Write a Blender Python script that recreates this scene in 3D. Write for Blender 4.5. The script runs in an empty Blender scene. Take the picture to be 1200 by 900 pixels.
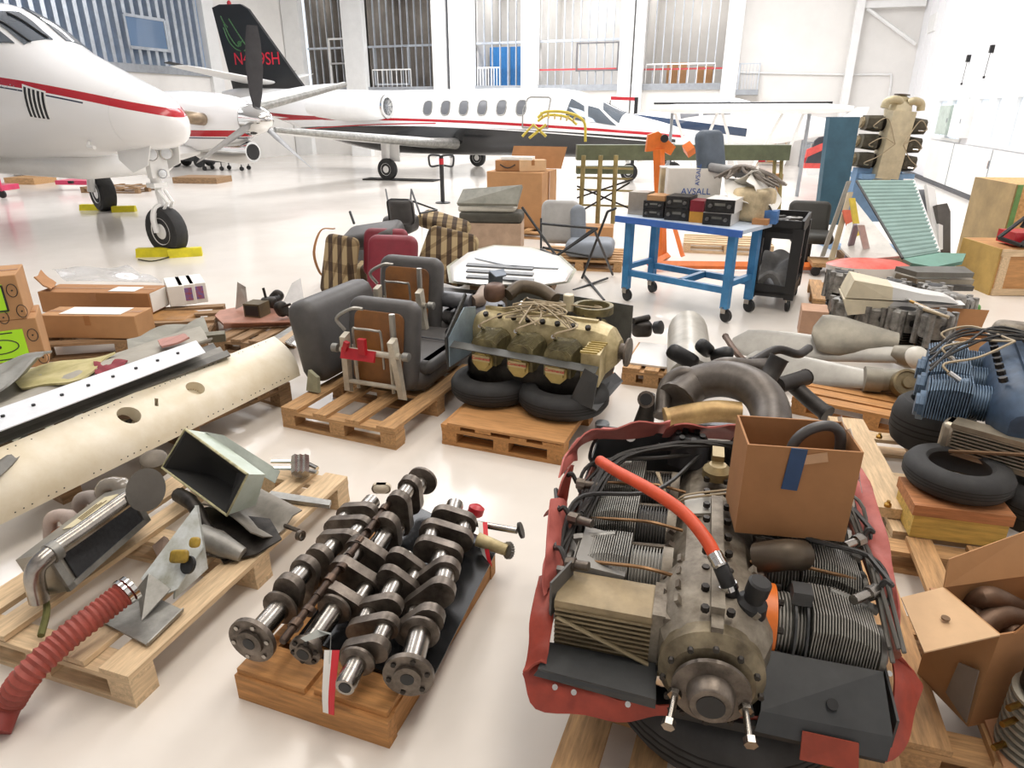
import bpy, math, random
from mathutils import Vector, Matrix, Euler

random.seed(7)
SC = bpy.context.scene
COL = SC.collection
# ---------------------------------------------------------------- camera
CAM_H, FPX = 1.85, 786.0
PITCH = math.atan(320 / FPX)
cam = bpy.data.cameras.new('camera'); cam.lens = 36 * FPX / 1200; cam.sensor_width = 36
cam.clip_start = .05; cam.clip_end = 300
co = bpy.data.objects.new('camera', cam); COL.objects.link(co)
co.location = (0, 0, CAM_H); co.rotation_euler = (math.pi / 2 - PITCH, 0, 0)
SC.camera = co
# ---------------------------------------------------------------- world, light, exposure
wd = bpy.data.worlds.new('sky'); SC.world = wd; wd.use_nodes = True
bg = wd.node_tree.nodes['Background']; bg.inputs[0].default_value = (.80, .89, 1, 1); bg.inputs[1].default_value = 3.0
SC.view_settings.view_transform = 'Standard'; SC.view_settings.look = 'None'
SC.view_settings.gamma = 1; SC.view_settings.exposure = -0.85
def area(name, loc, size, power, col, rot=(0, 0, 0)):
    l = bpy.data.lights.new(name, 'AREA'); l.shape = 'RECTANGLE'; l.size, l.size_y = size; l.energy = power; l.color = col
    o = bpy.data.objects.new(name, l); COL.objects.link(o); o.location = loc; o.rotation_euler = rot
HR = math.radians(-18.6)       # the hangar's own bearing
area('ceiling_lamp', (1.6, 2.2, 7.2), (2.0, 5.0), 430, (1, .92, .82), (0, 0, HR))
area('ceiling_lamp', (-3.4, 5.0, 7.4), (1.5, 6.0), 330, (1, .94, .87), (0, 0, HR))
area('ceiling_lamp', (4.0, 9.5, 7.4), (1.5, 7.0), 560, (1, .97, .94), (0, 0, HR))
area('ceiling_lamp', (-2.0, 12.5, 7.4), (1.5, 7.0), 560, (.98, .98, 1), (0, 0, HR))
area('ceiling_lamp', (5.5, 18.5, 7.4), (1.5, 8.0), 1350, (.98, .98, 1), (0, 0, HR))
area('ceiling_lamp', (-4.5, 21.5, 7.4), (1.5, 8.0), 900, (.98, .98, 1), (0, 0, HR))
area('ceiling_lamp', (-9.5, 14.5, 7.4), (1.5, 8.0), 620, (.98, .98, 1), (0, 0, HR))
area('ceiling_lamp', (0.5, 26.5, 7.4), (6.0, 1.5), 1250, (.98, .98, 1), (0, 0, HR))

# ---------------------------------------------------------------- photograph pixel -> place in the world
_S, _C = math.sin(PITCH), math.cos(PITCH)
def P(x, y, z=0.0):
    u = (x - 600) / FPX; v = (y - 450) / FPX
    k = (CAM_H - z) / (_S + v * _C)
    return Vector((u * k, (_C - v * _S) * k, z))
def PY(x, y, Y):
    u = (x - 600) / FPX; v = (y - 450) / FPX
    k = Y / (_C - v * _S)
    return Vector((u * k, Y, CAM_H - (_S + v * _C) * k))

# ---------------------------------------------------------------- materials
def lin(h):
    h = h.lstrip('#'); o = []
    for i in (0, 2, 4):
        c = int(h[i:i + 2], 16) / 255
        o.append(c / 12.92 if c <= .04045 else ((c + .055) / 1.055) ** 2.4)
    return (*o, 1)
MATS = {}
def mat(name, h, rough=.5, metal=0, var=.12, scale=6, bump=0, stretch=None, spec=.5, coat=0, h2=None, alpha=None, emit=None, trans=0):
    if name in MATS: return MATS[name]
    m = bpy.data.materials.new(name); m.use_nodes = True; MATS[name] = m
    nt = m.node_tree; N = nt.nodes; Lk = nt.links; b = N['Principled BSDF']
    c = lin(h)
    b.inputs['Base Color'].default_value = c; b.inputs['Roughness'].default_value = rough
    b.inputs['Metallic'].default_value = metal; b.inputs['Specular IOR Level'].default_value = spec
    b.inputs['Coat Weight'].default_value = coat; b.inputs['Transmission Weight'].default_value = trans
    if alpha is not None: b.inputs['Alpha'].default_value = alpha
    if emit: b.inputs['Emission Color'].default_value = c; b.inputs['Emission Strength'].default_value = emit
    if var or bump:
        tc = N.new('ShaderNodeTexCoord'); mp = N.new('ShaderNodeMapping'); oi = N.new('ShaderNodeObjectInfo')
        ad = N.new('ShaderNodeVectorMath'); ad.operation = 'ADD'
        mu = N.new('ShaderNodeMath'); mu.operation = 'MULTIPLY'; mu.inputs[1].default_value = 37
        Lk.new(oi.outputs['Random'], mu.inputs[0]); Lk.new(tc.outputs['Object'], ad.inputs[0]); Lk.new(mu.outputs[0], ad.inputs[1])
        Lk.new(ad.outputs[0], mp.inputs[0])
        if stretch: mp.inputs['Scale'].default_value = stretch
        nz = N.new('ShaderNodeTexNoise'); nz.inputs['Scale'].default_value = scale; nz.inputs['Detail'].default_value = 5
        nz.inputs['Roughness'].default_value = .65
        Lk.new(mp.outputs[0], nz.inputs['Vector'])
        rp = N.new('ShaderNodeValToRGB'); rp.color_ramp.elements[0].position = .3; rp.color_ramp.elements[1].position = .72
        lo = lin(h2) if h2 else tuple(x * (1 - 2 * var) for x in c[:3]) + (1,)
        hi = tuple(min(1, x * (1 + var)) for x in c[:3]) + (1,)
        rp.color_ramp.elements[0].color = lo; rp.color_ramp.elements[1].color = hi
        Lk.new(nz.outputs['Fac'], rp.inputs[0]); Lk.new(rp.outputs[0], b.inputs['Base Color'])
        if bump:
            bp = N.new('ShaderNodeBump'); bp.inputs['Strength'].default_value = bump; bp.inputs['Distance'].default_value = .01
            Lk.new(nz.outputs['Fac'], bp.inputs['Height']); Lk.new(bp.outputs[0], b.inputs['Normal'])
    return m
def bands(name, base, rules, rough=.22):
    """paint scheme: rules = (hex, a, b, c, halfwidth lower, upper): stripe where z lies between curves a+b*x+c*x*x -lo .. +up (object space)"""
    m = bpy.data.materials.new(name); m.use_nodes = True; MATS[name] = m
    nt = m.node_tree; N = nt.nodes; Lk = nt.links; b = N['Principled BSDF']
    b.inputs['Roughness'].default_value = rough; b.inputs['Coat Weight'].default_value = .3
    tc = N.new('ShaderNodeTexCoord'); sp = N.new('ShaderNodeSeparateXYZ'); Lk.new(tc.outputs['Object'], sp.inputs[0])
    def M(op, a, c):
        n = N.new('ShaderNodeMath'); n.operation = op
        for i, q in enumerate((a, c)):
            if isinstance(q, (int, float)): n.inputs[i].default_value = q
            else: Lk.new(q, n.inputs[i])
        return n.outputs[0]
    cur = None
    for (h, a, bb, c, lo, up, x0, x1) in rules:
        x = sp.outputs[0]; z = sp.outputs[2]
        cv = M('ADD', M('ADD', M('MULTIPLY', x, bb), M('MULTIPLY', M('MULTIPLY', x, x), c)), a)
        d = M('SUBTRACT', z, cv)
        k = M('MULTIPLY', M('GREATER_THAN', d, -lo), M('LESS_THAN', d, up))
        k = M('MULTIPLY', k, M('MULTIPLY', M('GREATER_THAN', x, x0), M('LESS_THAN', x, x1)))
        mx = N.new('ShaderNodeMix'); mx.data_type = 'RGBA'
        Lk.new(k, mx.inputs[0]); mx.inputs[7].default_value = lin(h)
        if cur is None: mx.inputs[6].default_value = lin(base)
        else: Lk.new(cur, mx.inputs[6])
        cur = mx.outputs[2]
    Lk.new(cur, b.inputs['Base Color'])
    return m

WOODX = mat('pallet_wood_x', 'c3996a', .75, var=.22, scale=3, stretch=(2, 22, 22), bump=.25)
WOODY = mat('pallet_wood_y', 'c3996a', .75, var=.22, scale=3, stretch=(22, 2, 22), bump=.25)
ORWX = mat('orange_wood_x', 'c48d54', .7, var=.2, scale=3, stretch=(2, 20, 20), bump=.2)
ORWY = mat('orange_wood_y', 'c48d54', .7, var=.2, scale=3, stretch=(20, 2, 20), bump=.2)
PALEX = mat('pale_wood_x', 'dcc09a', .75, var=.16, scale=3, stretch=(2, 22, 22), bump=.2)
PALEY = mat('pale_wood_y', 'dcc09a', .75, var=.16, scale=3, stretch=(22, 2, 22), bump=.2)
OLDX = mat('old_wood_x', '9c7d5c', .85, var=.25, scale=3, stretch=(2, 20, 20), bump=.3)
OLDY = mat('old_wood_y', '9c7d5c', .85, var=.25, scale=3, stretch=(20, 2, 20), bump=.3)
PLY = mat('plywood', 'c6925c', .65, var=.15, scale=2.5, stretch=(2, 14, 14))
OSB = mat('strand_board', 'd3ad78', .75, var=.3, scale=28, h2='b98a52', bump=.3)
KRAFT = mat('kraft_card', 'b98c60', .8, var=.06, scale=5)
KRAFTD = mat('kraft_card_brown', 'ab7b50', .8, var=.07, scale=5)
KRAFTL = mat('kraft_card_pale', 'dcb991', .8, var=.06, scale=5)
WHITE = mat('white_paint', 'eeeeec', .3, var=.03, scale=3, coat=.2)
PAPER = mat('white_paper', 'f0eee8', .8, var=.03)
CREAM = mat('aged_cream_paint', 'ece5d4', .4, var=.06, scale=4, h2='ddd0b4')
BLACK = mat('black_plastic', '1c1c1d', .5, var=.1)
BLACKM = mat('black_panel', '26282a', .42, var=.2, scale=9, h2='3c3e3f')
RUBBER = mat('tyre_rubber', '222223', .75, var=.2, scale=14, h2='333333')
STEEL = mat('polished_steel', 'a8a39c', .26, 1, var=.15, scale=20)
IRON = mat('dark_forged_iron', '7a7168', .42, .7, var=.3, scale=15, bump=.15, h2='4a433c')
DARKIRON = mat('oily_dark_iron', '3a3632', .5, .6, var=.3, scale=18, bump=.2)
ALU = mat('dull_aluminium', '9b9a95', .45, .7, var=.18, scale=12)
ALUG = mat('grimy_case_grey', '8f887b', .55, .35, var=.28, scale=11, h2='54493c', bump=.15)
FIN = mat('cylinder_fin_grey', '98968f', .5, .2, var=.2, scale=12)
FIND = mat('barrel_fin_dark', '4c4a47', .5, .3, var=.2, scale=12)
OLIVE = mat('olive_gold_paint', '7d7450', .5, .2, var=.25, scale=12, h2='4b452f')
GOLDC = mat('pale_gold_case', 'c9bb93', .5, .3, var=.22, scale=9, h2='93835a')
REDR = mat('red_baffle_rubber', 'a0402e', .55, var=.22, scale=7, h2='7a2d22', bump=.2)
PINKR = mat('faded_red_rubber', 'b5635a', .6, var=.15, scale=7, h2='9b4a42', bump=.2)
ORANGE = mat('orange_hose', 'd8512b', .5, var=.12, scale=14)
ORANGEP = mat('orange_paint', 'e5772a', .4, var=.1)
REDP = mat('red_paint', 'b8202c', .4, var=.12)
CHROME = mat('chrome', 'd6d6d4', .12, 1, var=0)
BRASS = mat('brass', 'a98546', .35, 1, var=.15)
GLASSD = mat('dark_window', '6d7275', .08, var=0, coat=.5)
TAPEB = mat('blue_tape', '25456f', .5, var=.1)
BLUEP = mat('blue_paint', '3f83b5', .4, var=.12, h2='2f6a98')
GREYLEA = mat('grey_leather', '5b5b60', .55, var=.12, scale=10, bump=.08)
YELLOW = mat('yellow_chock', 'e3d51f', .5, var=.12)
WIREB = mat('dark_wire', '2d2b29', .5, var=0)
BEIGEW = mat('beige_wire', 'a8987c', .5, var=0)

# ---------------------------------------------------------------- mesh builder
def cr(pts, n=6):
    pts = [Vector(p) for p in pts]; q = [pts[0] * 2 - pts[1]] + pts + [pts[-1] * 2 - pts[-2]]; o = []
    for i in range(1, len(q) - 2):
        a, b, c, d = q[i - 1:i + 3]
        for j in range(n):
            t = j / n
            o.append(.5 * (2 * b + (c - a) * t + (2 * a - 5 * b + 4 * c - d) * t * t + (3 * b - a - 3 * c + d) * t ** 3))
    o.append(pts[-1]); return o
def frame(p, z, x=None):
    z = Vector(z).normalized(); x = Vector(x) if x is not None else (Vector((1, 0, 0)) if abs(z.x) < .9 else Vector((0, 1, 0)))
    y = z.cross(x).normalized(); x = y.cross(z)
    m = Matrix((x, y, z)).transposed().to_4x4(); m.translation = Vector(p); return m
def TR(loc=(0, 0, 0), rot=(0, 0, 0)):
    return Matrix.Translation(Vector(loc)) @ Euler([math.radians(a) for a in rot]).to_matrix().to_4x4()
def W(o):
    m = o.matrix_basis.copy()
    while o.parent: o = o.parent; m = o.matrix_basis @ m
    return m
def props(o, label=None, cat=None, group=None, kind=None):
    if label: o['label'] = label
    if cat: o['category'] = cat
    if group: o['group'] = group
    if kind: o['kind'] = kind
    return o
class MB:
    def __init__(s, M=None): s.v = []; s.f = []; s.M = M or Matrix()
    def add(s, vs, fs):
        k = len(s.v); s.v += [s.M @ Vector(p) for p in vs]; s.f += [[i + k for i in f] for f in fs]; return s
    def box(s, c, d, rot=None, M=None):
        m = Matrix.Translation(Vector(c))
        if rot: m = m @ Euler([math.radians(a) for a in rot]).to_matrix().to_4x4()
        if M is not None: m = M @ m
        x, y, z = (q / 2 for q in d)
        return s.hexa([m @ Vector(p) for p in ((-x, -y, -z), (x, -y, -z), (x, y, -z), (-x, y, -z), (-x, -y, z), (x, -y, z), (x, y, z), (-x, y, z))])
    def hexa(s, p): return s.add(p, [(3, 2, 1, 0), (4, 5, 6, 7), (0, 1, 5, 4), (1, 2, 6, 5), (2, 3, 7, 6), (3, 0, 4, 7)])
    def loft(s, rings, cap=True, closed=True):
        n = len(rings[0]); vs = [p for r in rings for p in r]; fs = []
        for i in range(len(rings) - 1):
            for j in range(n if closed else n - 1):
                a = i * n + j; b = i * n + (j + 1) % n; fs.append((a, b, b + n, a + n))
        if cap and closed: fs.append(tuple(range(n))[::-1]); fs.append(tuple(range((len(rings) - 1) * n, len(rings) * n)))
        return s.add(vs, fs)
    def tube(s, pts, r, n=8, cap=True, flat=1):
        pts = [Vector(p) for p in pts]; rings = []; up = None
        for i, p in enumerate(pts):
            t = (pts[min(i + 1, len(pts) - 1)] - pts[max(i - 1, 0)]).normalized()
            if up is None: up = Vector((0, 0, 1)) if abs(t.z) < .9 else Vector((1, 0, 0))
            x = up - t * up.dot(t); x.normalize(); up = x; y = t.cross(x)
            rr = r[i] if isinstance(r, (list, tuple)) else r
            rings.append([p + x * (math.cos(2 * math.pi * j / n) * rr * flat) + y * (math.sin(2 * math.pi * j / n) * rr) for j in range(n)])
        return s.loft(rings, cap)
    def lathe(s, prof, p=(0, 0, 0), ax=(0, 0, 1), n=16, cap=True):
        F = frame(p, ax)
        return s.loft([[F @ Vector((r * math.cos(2 * math.pi * j / n), r * math.sin(2 * math.pi * j / n), h)) for j in range(n)] for r, h in prof], cap)
    def ring(s, ro, ri, h, p=(0, 0, 0), ax=(0, 0, 1), n=20):
        F = frame(p, ax); R = []
        for r, z in ((ri, 0), (ro, 0), (ro, h), (ri, h), (ri, 0)):
            R.append([F @ Vector((r * math.cos(2 * math.pi * j / n), r * math.sin(2 * math.pi * j / n), z)) for j in range(n)])
        return s.loft(R, False)
    def prism(s, poly, h, F=None):
        F = F or Matrix(); n = len(poly)
        if sum(poly[i][0] * poly[(i + 1) % n][1] - poly[(i + 1) % n][0] * poly[i][1] for i in range(n)) < 0: poly = poly[::-1]
        vs = [F @ Vector((a, b, 0)) for a, b in poly] + [F @ Vector((a, b, h)) for a, b in poly]
        return s.add(vs, [tuple(range(n))[::-1], tuple(range(n, 2 * n))] + [(i, (i + 1) % n, n + (i + 1) % n, n + i) for i in range(n)])
    def slab(s, pts, th):
        """planar-ish world polygon thickened along its own normal"""
        pts = [Vector(p) for p in pts]; n = len(pts); c = sum(pts, Vector()) / n
        nr = Vector()
        for i in range(n): nr += (pts[i] - c).cross(pts[(i + 1) % n] - c)
        nr.normalize(); vs = pts + [p + nr * th for p in pts]
        return s.add(vs, [tuple(range(n))[::-1], tuple(range(n, 2 * n))] + [(i, (i + 1) % n, n + (i + 1) % n, n + i) for i in range(n)])
    def sheet(s, g, th=.006):
        """grid of points (rows of columns) as a thin two-sided sheet"""
        R, Cn = len(g), len(g[0]); g = [[Vector(p) for p in r] for r in g]; top = []; bot = []
        for i in range(R):
            for j in range(Cn):
                a = g[min(i + 1, R - 1)][j] - g[max(i - 1, 0)][j]; b = g[i][min(j + 1, Cn - 1)] - g[i][max(j - 1, 0)]
                n = a.cross(b); n = n.normalized() if n.length > 1e-9 else Vector((0, 0, 1))
                top.append(g[i][j] + n * th / 2); bot.append(g[i][j] - n * th / 2)
        N = R * Cn; fs = []
        for i in range(R - 1):
            for j in range(Cn - 1):
                a = i * Cn + j; fs.append((a, a + Cn, a + Cn + 1, a + 1)); fs.append((N + a, N + a + 1, N + a + Cn + 1, N + a + Cn))
        ed = [i for i in range(Cn)] + [r * Cn + Cn - 1 for r in range(1, R)] + [(R - 1) * Cn + j for j in range(Cn - 2, -1, -1)] + [r * Cn for r in range(R - 2, 0, -1)]
        for k in range(len(ed)):
            a, b = ed[k], ed[(k + 1) % len(ed)]; fs.append((a, b, N + b, N + a))
        return s.add(top + bot, fs)
    def rbox(s, c, d, r=.03, n=4, M=None, pw=None):
        """cushion: a box with rounded corners in plan (x,y) and softened top and bottom"""
        m = Matrix.Translation(Vector(c)); m = M @ m if M is not None else m
        x, y, z = (q / 2 for q in d); rings = []
        e = min(r, z)
        for hz, ins in [(-z, e)] + [(-z + e * (1 - math.cos(t)), e * (1 - math.sin(t))) for t in (.5, 1, 1.571)] + [(z - e * (1 - math.cos(t)), e * (1 - math.sin(t))) for t in (1.571, 1, .5)] + [(z, e)]:
            ring = []; R = pw or r * 1.6
            for cx, cy, a0 in ((x, y, 0), (-x, y, 90), (-x, -y, 180), (x, -y, 270)):
                for k in range(n + 1):
                    a = math.radians(a0 + 90 * k / n)
                    ring.append(m @ Vector((cx - math.copysign(R, cx) + (R - ins) * math.cos(a), cy - math.copysign(R, cy) + (R - ins) * math.sin(a), hz)))
            rings.append(ring)
        return s.loft(rings)
    def mesh(s, name, m, inv=None, ang=38):
        me = bpy.data.meshes.new(name)
        me.from_pydata([inv @ v for v in s.v] if inv is not None else s.v, [], s.f)
        me.polygons.foreach_set('use_smooth', [True] * len(me.polygons)); me.set_sharp_from_angle(angle=math.radians(ang))
        me.materials.append(m); return me
    def part(s, name, m, par, world=True, label=None, ang=38, kind=None):
        """part of par; vertices given in world space unless world=False"""
        o = bpy.data.objects.new(name, s.mesh(name, m, W(par).inverted() if world else None, ang)); COL.objects.link(o); o.parent = par
        return props(o, label, None, None, kind)
    def thing(s, name, m, label, cat, group=None, kind=None, ang=38, rz=0):
        lo = [min(v[i] for v in s.v) for i in range(3)]; hi = [max(v[i] for v in s.v) for i in range(3)]
        M = Matrix.Translation(((lo[0] + hi[0]) / 2, (lo[1] + hi[1]) / 2, lo[2])) @ Matrix.Rotation(rz, 4, 'Z')
        o = bpy.data.objects.new(name, s.mesh(name, m, M.inverted(), ang)); o.matrix_basis = M; COL.objects.link(o)
        return props(o, label, cat, group, kind)
def struct(name, mb, m, ang=38):
    o = bpy.data.objects.new(name, mb.mesh(name, m, None, ang)); COL.objects.link(o); o['kind'] = 'structure'; return o
def thing(name, label, cat, loc=(0, 0, 0), rz=0, group=None, rot=None):
    o = bpy.data.objects.new(name, None); COL.objects.link(o); o.empty_display_size = .1
    o.location = loc; o.rotation_euler = rot or (0, 0, rz)
    return props(o, label, cat, group)
_bc = {}
def bpart(name, dims, loc, m, par, rot=(0, 0, 0), bev=0):
    """a box part whose mesh is shared by alike pieces"""
    k = (tuple(round(d, 4) for d in dims), m.name)
    if k not in _bc: _bc[k] = MB().box((0, 0, 0), dims).mesh(name, m)
    o = bpy.data.objects.new(name, _bc[k]); COL.objects.link(o); o.parent = par; o.location = loc; o.rotation_euler = rot
    return o
def dup(root, loc=None, rot=None, label=None, M=None):
    def cp(o, par):
        c = o.copy(); COL.objects.link(c)
        if par: c.parent = par
        for k in kids.get(o, []): cp(k, c)
        return c
    kids = {}
    for o in COL.objects:
        if o.parent: kids.setdefault(o.parent, []).append(o)
    r = cp(root, None)
    if M is not None: r.matrix_basis = M
    if loc is not None: r.location = loc
    if rot is not None: r.rotation_euler = rot
    if label: r['label'] = label
    return r
def bevel(o, w=.004, seg=2):
    b = o.modifiers.new('bevel', 'BEVEL'); b.width = w; b.segments = seg; b.limit_method = 'ANGLE'; b.angle_limit = math.radians(40); return o
def cut(o, mbs):
    """carve real holes through a mesh"""
    for mb in mbs:
        c = bpy.data.objects.new('cutter', mb.mesh('cutter', MATS['black_plastic'], W(o).inverted())); COL.objects.link(c)
        if o.parent: c.parent = o.parent
        c.matrix_basis = o.matrix_basis
        b = o.modifiers.new('cut', 'BOOLEAN'); b.operation = 'DIFFERENCE'; b.object = c; b.solver = 'EXACT'
        bpy.context.view_layer.update()
        me = bpy.data.meshes.new_from_object(o.evaluated_get(bpy.context.evaluated_depsgraph_get()))
        o.modifiers.clear(); me.set_sharp_from_angle(angle=math.radians(25)); o.data = me; bpy.data.objects.remove(c)
    return o
def text(body, size, M, m, par=None, name='lettering', ext=.001):
    cu = bpy.data.curves.new(name, 'FONT'); cu.body = body; cu.size = size; cu.extrude = ext; cu.align_x = 'CENTER'; cu.align_y = 'CENTER'
    cu.materials.append(m)
    o = bpy.data.objects.new(name, cu); COL.objects.link(o)
    bpy.context.view_layer.update()
    me = bpy.data.meshes.new_from_object(o.evaluated_get(bpy.context.evaluated_depsgraph_get())); bpy.data.objects.remove(o)
    me.materials.clear(); me.materials.append(m)
    o = bpy.data.objects.new(name, me); COL.objects.link(o); o['kind'] = 'thing'
    if par: o.parent = par; M = W(par).inverted() @ M
    o.matrix_basis = M; return o
def wob(a): return random.uniform(-a, a)
def ell(n, a, b, cx=0, cy=0): return [(cx + a * math.cos(2 * math.pi * i / n), cy + b * math.sin(2 * math.pi * i / n)) for i in range(n)]
def PV(O, u, x, y):
    """pixel ray on the vertical plane through O along u"""
    a = (x - 600) / FPX; v = (y - 450) / FPX; w = _C - v * _S
    k = (O[0] * u[1] - O[1] * u[0]) / (a * u[1] - w * u[0])
    return Vector((a * k, w * k, CAM_H - (_S + v * _C) * k))
HM = Matrix.Rotation(HR, 4, 'Z')     # local x: across the hangar, local y: along it
# ================================================================ the hangar
FLOOR = mat('epoxy_floor', 'e8e2da', .16, var=.05, scale=.7, spec=.5, h2='dfd8cf')
WALLM = mat('white_metal_siding', 'eeeef0', .5, var=.02, scale=2)
WALLC = mat('cream_drywall', 'ebe8e3', .7, var=.03, scale=1)
STUD = mat('galvanised_stud', 'c9cfd6', .35, .6, var=.1, scale=4)
DECK = mat('deck_edge_grey', '9a9ea3', .5, var=.1)
ROOMD = mat('room_board_shaded', '9c948c', .8, var=.15, scale=1.5)  # darker board: the dimness of two rooms is put into its colour
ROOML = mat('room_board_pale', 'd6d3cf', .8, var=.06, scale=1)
BLUEB = mat('blue_insulation_sheet', 'b4c9e2', .4, var=.25, scale=1.2, h2='7f9cc0')
PANE = mat('window_pane', 'f4f9ff', .05, var=0, alpha=.25)
def hb(x0, x1, y0, y1, z0, z1): return MB(HM).box(((x0 + x1) / 2, (y0 + y1) / 2, (z0 + z1) / 2), (x1 - x0, y1 - y0, z1 - z0))
BX, LX, AY, NY, TOP = 4.86, -19.8, 28.0, -6.0, 8.2
fl = struct('floor', hb(LX - .3, BX + .3, NY, AY + 6, -.2, 0), FLOOR)
struct('ceiling', hb(LX - .3, BX + .3, NY, AY + 6, TOP, TOP + .2), WALLM)
struct('wall_near', hb(LX - .3, BX + .3, NY - .2, NY, 0, TOP), WALLM)
# right wall: metal siding with two window openings
def wall_right():
    m = MB(HM); zb, zt = 1.16, 2.14
    def q(y0, y1, z0, z1): m.box((BX + .1, (y0 + y1) / 2, (z0 + z1) / 2), (.2, y1 - y0, z1 - z0))
    for (y0, y1) in ((NY, 14.2), (19.35, 20.2), (23.2, AY + .2)): q(y0, y1, 0, TOP)
    for (y0, y1) in ((14.2, 19.35), (20.2, 23.2)): q(y0, y1, 0, zb); q(y0, y1, zt, TOP)
    w = struct('wall_right', m, WALLM)
    y = 12.0; i = 0
    while y < AY:                                   # standing seams of the siding
        h = MB(HM).box((BX - .006, y, (2.3 + TOP) / 2), (.012, .03, TOP - 2.3)).part('panel_seam', WALLM, w); y += 1.0
    for k, (y0, y1) in enumerate(((14.2, 19.35), (20.2, 23.2))):
        f = MB(HM)
        n = 4 if k == 0 else 2
        for j in range(n + 1): f.box((BX + .03, y0 + (y1 - y0) * j / n, (zb + zt) / 2), (.1, .1, zt - zb))
        for z in (zb, zt): f.box((BX + .03, (y0 + y1) / 2, z), (.12, y1 - y0 + .1, .07))
        wo = struct('window_%d' % (k + 1), f, WHITE)
        for j in range(n):
            MB(HM).box((BX + .05, y0 + (y1 - y0) * (j + .5) / n, (zb + zt) / 2), (.01, (y1 - y0) / n - .1, zt - zb - .07)).part('pane', PANE, wo)
    # the big sliding door leaf below the windows
    d = struct('door_1', MB(HM).box((BX - .04, 17.6, .6), (.06, 10.5, 1.0)), WHITE)
    for y in (14.2, 17.2, 20.3): MB(HM).box((BX - .075, y, .6), (.012, .025, 1.0)).part('seam', DECK, d)
    MB(HM).box((BX - .08, 17.25, .8), (.03, .04, .16)).part('handle', CHROME, d)
    struct('baseboard_right', MB(HM).box((BX - .05, 18, .045), (.1, 20, .09)), mat('rubber_seal', '55565a', .6))
wall_right()
# back wall: columns, mezzanine deck and open stud bays with rooms behind
struct('wall_back', hb(LX, BX, AY, AY + .2, 0, 2.6).box((2.05, AY + .1, TOP / 2 + 1.3), (5.64, .2, TOP - 2.6)), WALLC)
struct('wall_left', hb(LX - .2, LX, NY, AY, 0, 3.1).box((LX - .1, (23.4 + AY) / 2, 5.6), (.2, AY - 23.4, 5)), WALLC)
dk = struct('trim_1', hb(LX, -.75, AY - .12, AY + .1, 2.58, 2.80), DECK)
struct('trim_2', hb(LX - .1, LX + .12, NY, 23.4, 3.05, 3.3), DECK)
struct('floor_upper', hb(LX, -.75, AY + .1, AY + 5, 2.5, 2.6), DECK)
for k, (x0, x1) in enumerate(((-19.75, -18.9), (-16.85, -15.9), (-12.74, -12.15), (-12.0, -10.98), (-8.96, -8.3), (-5.1, -4.62), (-4.55, -4.18), (-1.32, -.77))):
    hb(x0, x1, AY - .3, AY + .05, 0, TOP).part('column', WHITE, bpy.data.objects['wall_back'])
hb(2.75, 3.0, AY - .45, AY - .15, 0, TOP).part('column', WHITE, bpy.data.objects['wall_back'])
hb(-12.1, -12.04, AY - .2, AY - .1, 0, TOP).part('downpipe', mat('dark_pipe', '54555a', .5), bpy.data.objects['wall_back'])
hb(3.0, 4.8, AY - .35, AY - .2, 5.0, 5.2).part('beam', WHITE, bpy.data.objects['wall_back'])
MB(HM).tube([(3.1, AY - .25, 5.0), (4.75, AY - .25, 3.9)], .06, 6).part('brace', WHITE, bpy.data.objects['wall_back'])
MB(HM).tube(cr([(-.7, AY - .06, 3.14), (2.7, AY - .06, 3.02), (4.0, AY - .06, 3.0), (4.25, AY - .06, 2.85), (4.28, AY - .06, 1.4)], 5), .035, 6).part('pipe', WHITE, bpy.data.objects['wall_back'])
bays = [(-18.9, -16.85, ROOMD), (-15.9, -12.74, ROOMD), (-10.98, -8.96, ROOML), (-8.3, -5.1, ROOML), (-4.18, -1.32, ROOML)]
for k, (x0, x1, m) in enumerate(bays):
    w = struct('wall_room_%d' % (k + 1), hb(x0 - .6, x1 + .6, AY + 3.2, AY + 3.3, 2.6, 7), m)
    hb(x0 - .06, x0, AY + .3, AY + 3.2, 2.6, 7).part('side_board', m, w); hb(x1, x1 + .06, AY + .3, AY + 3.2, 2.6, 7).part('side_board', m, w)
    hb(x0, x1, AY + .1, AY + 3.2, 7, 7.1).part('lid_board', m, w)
    n = int((x1 - x0) / .31)
    for j in range(1, n): hb(x0 + (x1 - x0) * j / n - .018, x0 + (x1 - x0) * j / n + .018, AY + .1, AY + .2, 2.8, 7).part('stud', STUD, w)
    if k < 4: hb(x0, x1, AY + .1, AY + .22, 4.32, 4.4).part('stud_rail', STUD, w)
def vframe(x0, x1, z0, z1, par, m, t=.07, y=AY + .05):
    f = MB(HM)
    for x in (x0, x1): f.box((x, y, (z0 + z1) / 2), (t, .08, z1 - z0 + t))
    for z in (z0, z1): f.box(((x0 + x1) / 2, y, z), (x1 - x0, .08, t))
    return f.part('window_frame', m, par)
wr = [bpy.data.objects['wall_room_%d' % (k + 1)] for k in range(5)]
vframe(-17.75, -16.9, 3.75, 4.7, wr[0], WHITE); vframe(-17.75, -16.9, 2.85, 3.75, wr[0], WHITE)
vframe(-15.6, -14.0, 2.9, 4.35, wr[1], STUD)
vframe(-6.8, -5.2, 3.3, 4.25, wr[3], mat('dark_frame', '6c6a6c', .5), .05)
struct('door_2', hb(-10.8, -9.05, AY + 1.2, AY + 1.26, 2.6, 4.3), mat('blue_door', '2f78b8', .45, var=.08))
hb(-9.98, -9.9, AY + 1.15, AY + 1.2, 2.6, 4.3).part('seam', DECK, bpy.data.objects['door_2'])
struct('trim_3', hb(-8.3, -5.1, AY + .06, AY + .1, 3.32, 3.38).box((-2.75, AY + .08, 3.3), (2.86, .04, .06)), mat('red_rail', 'c04a4e', .4))
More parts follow.
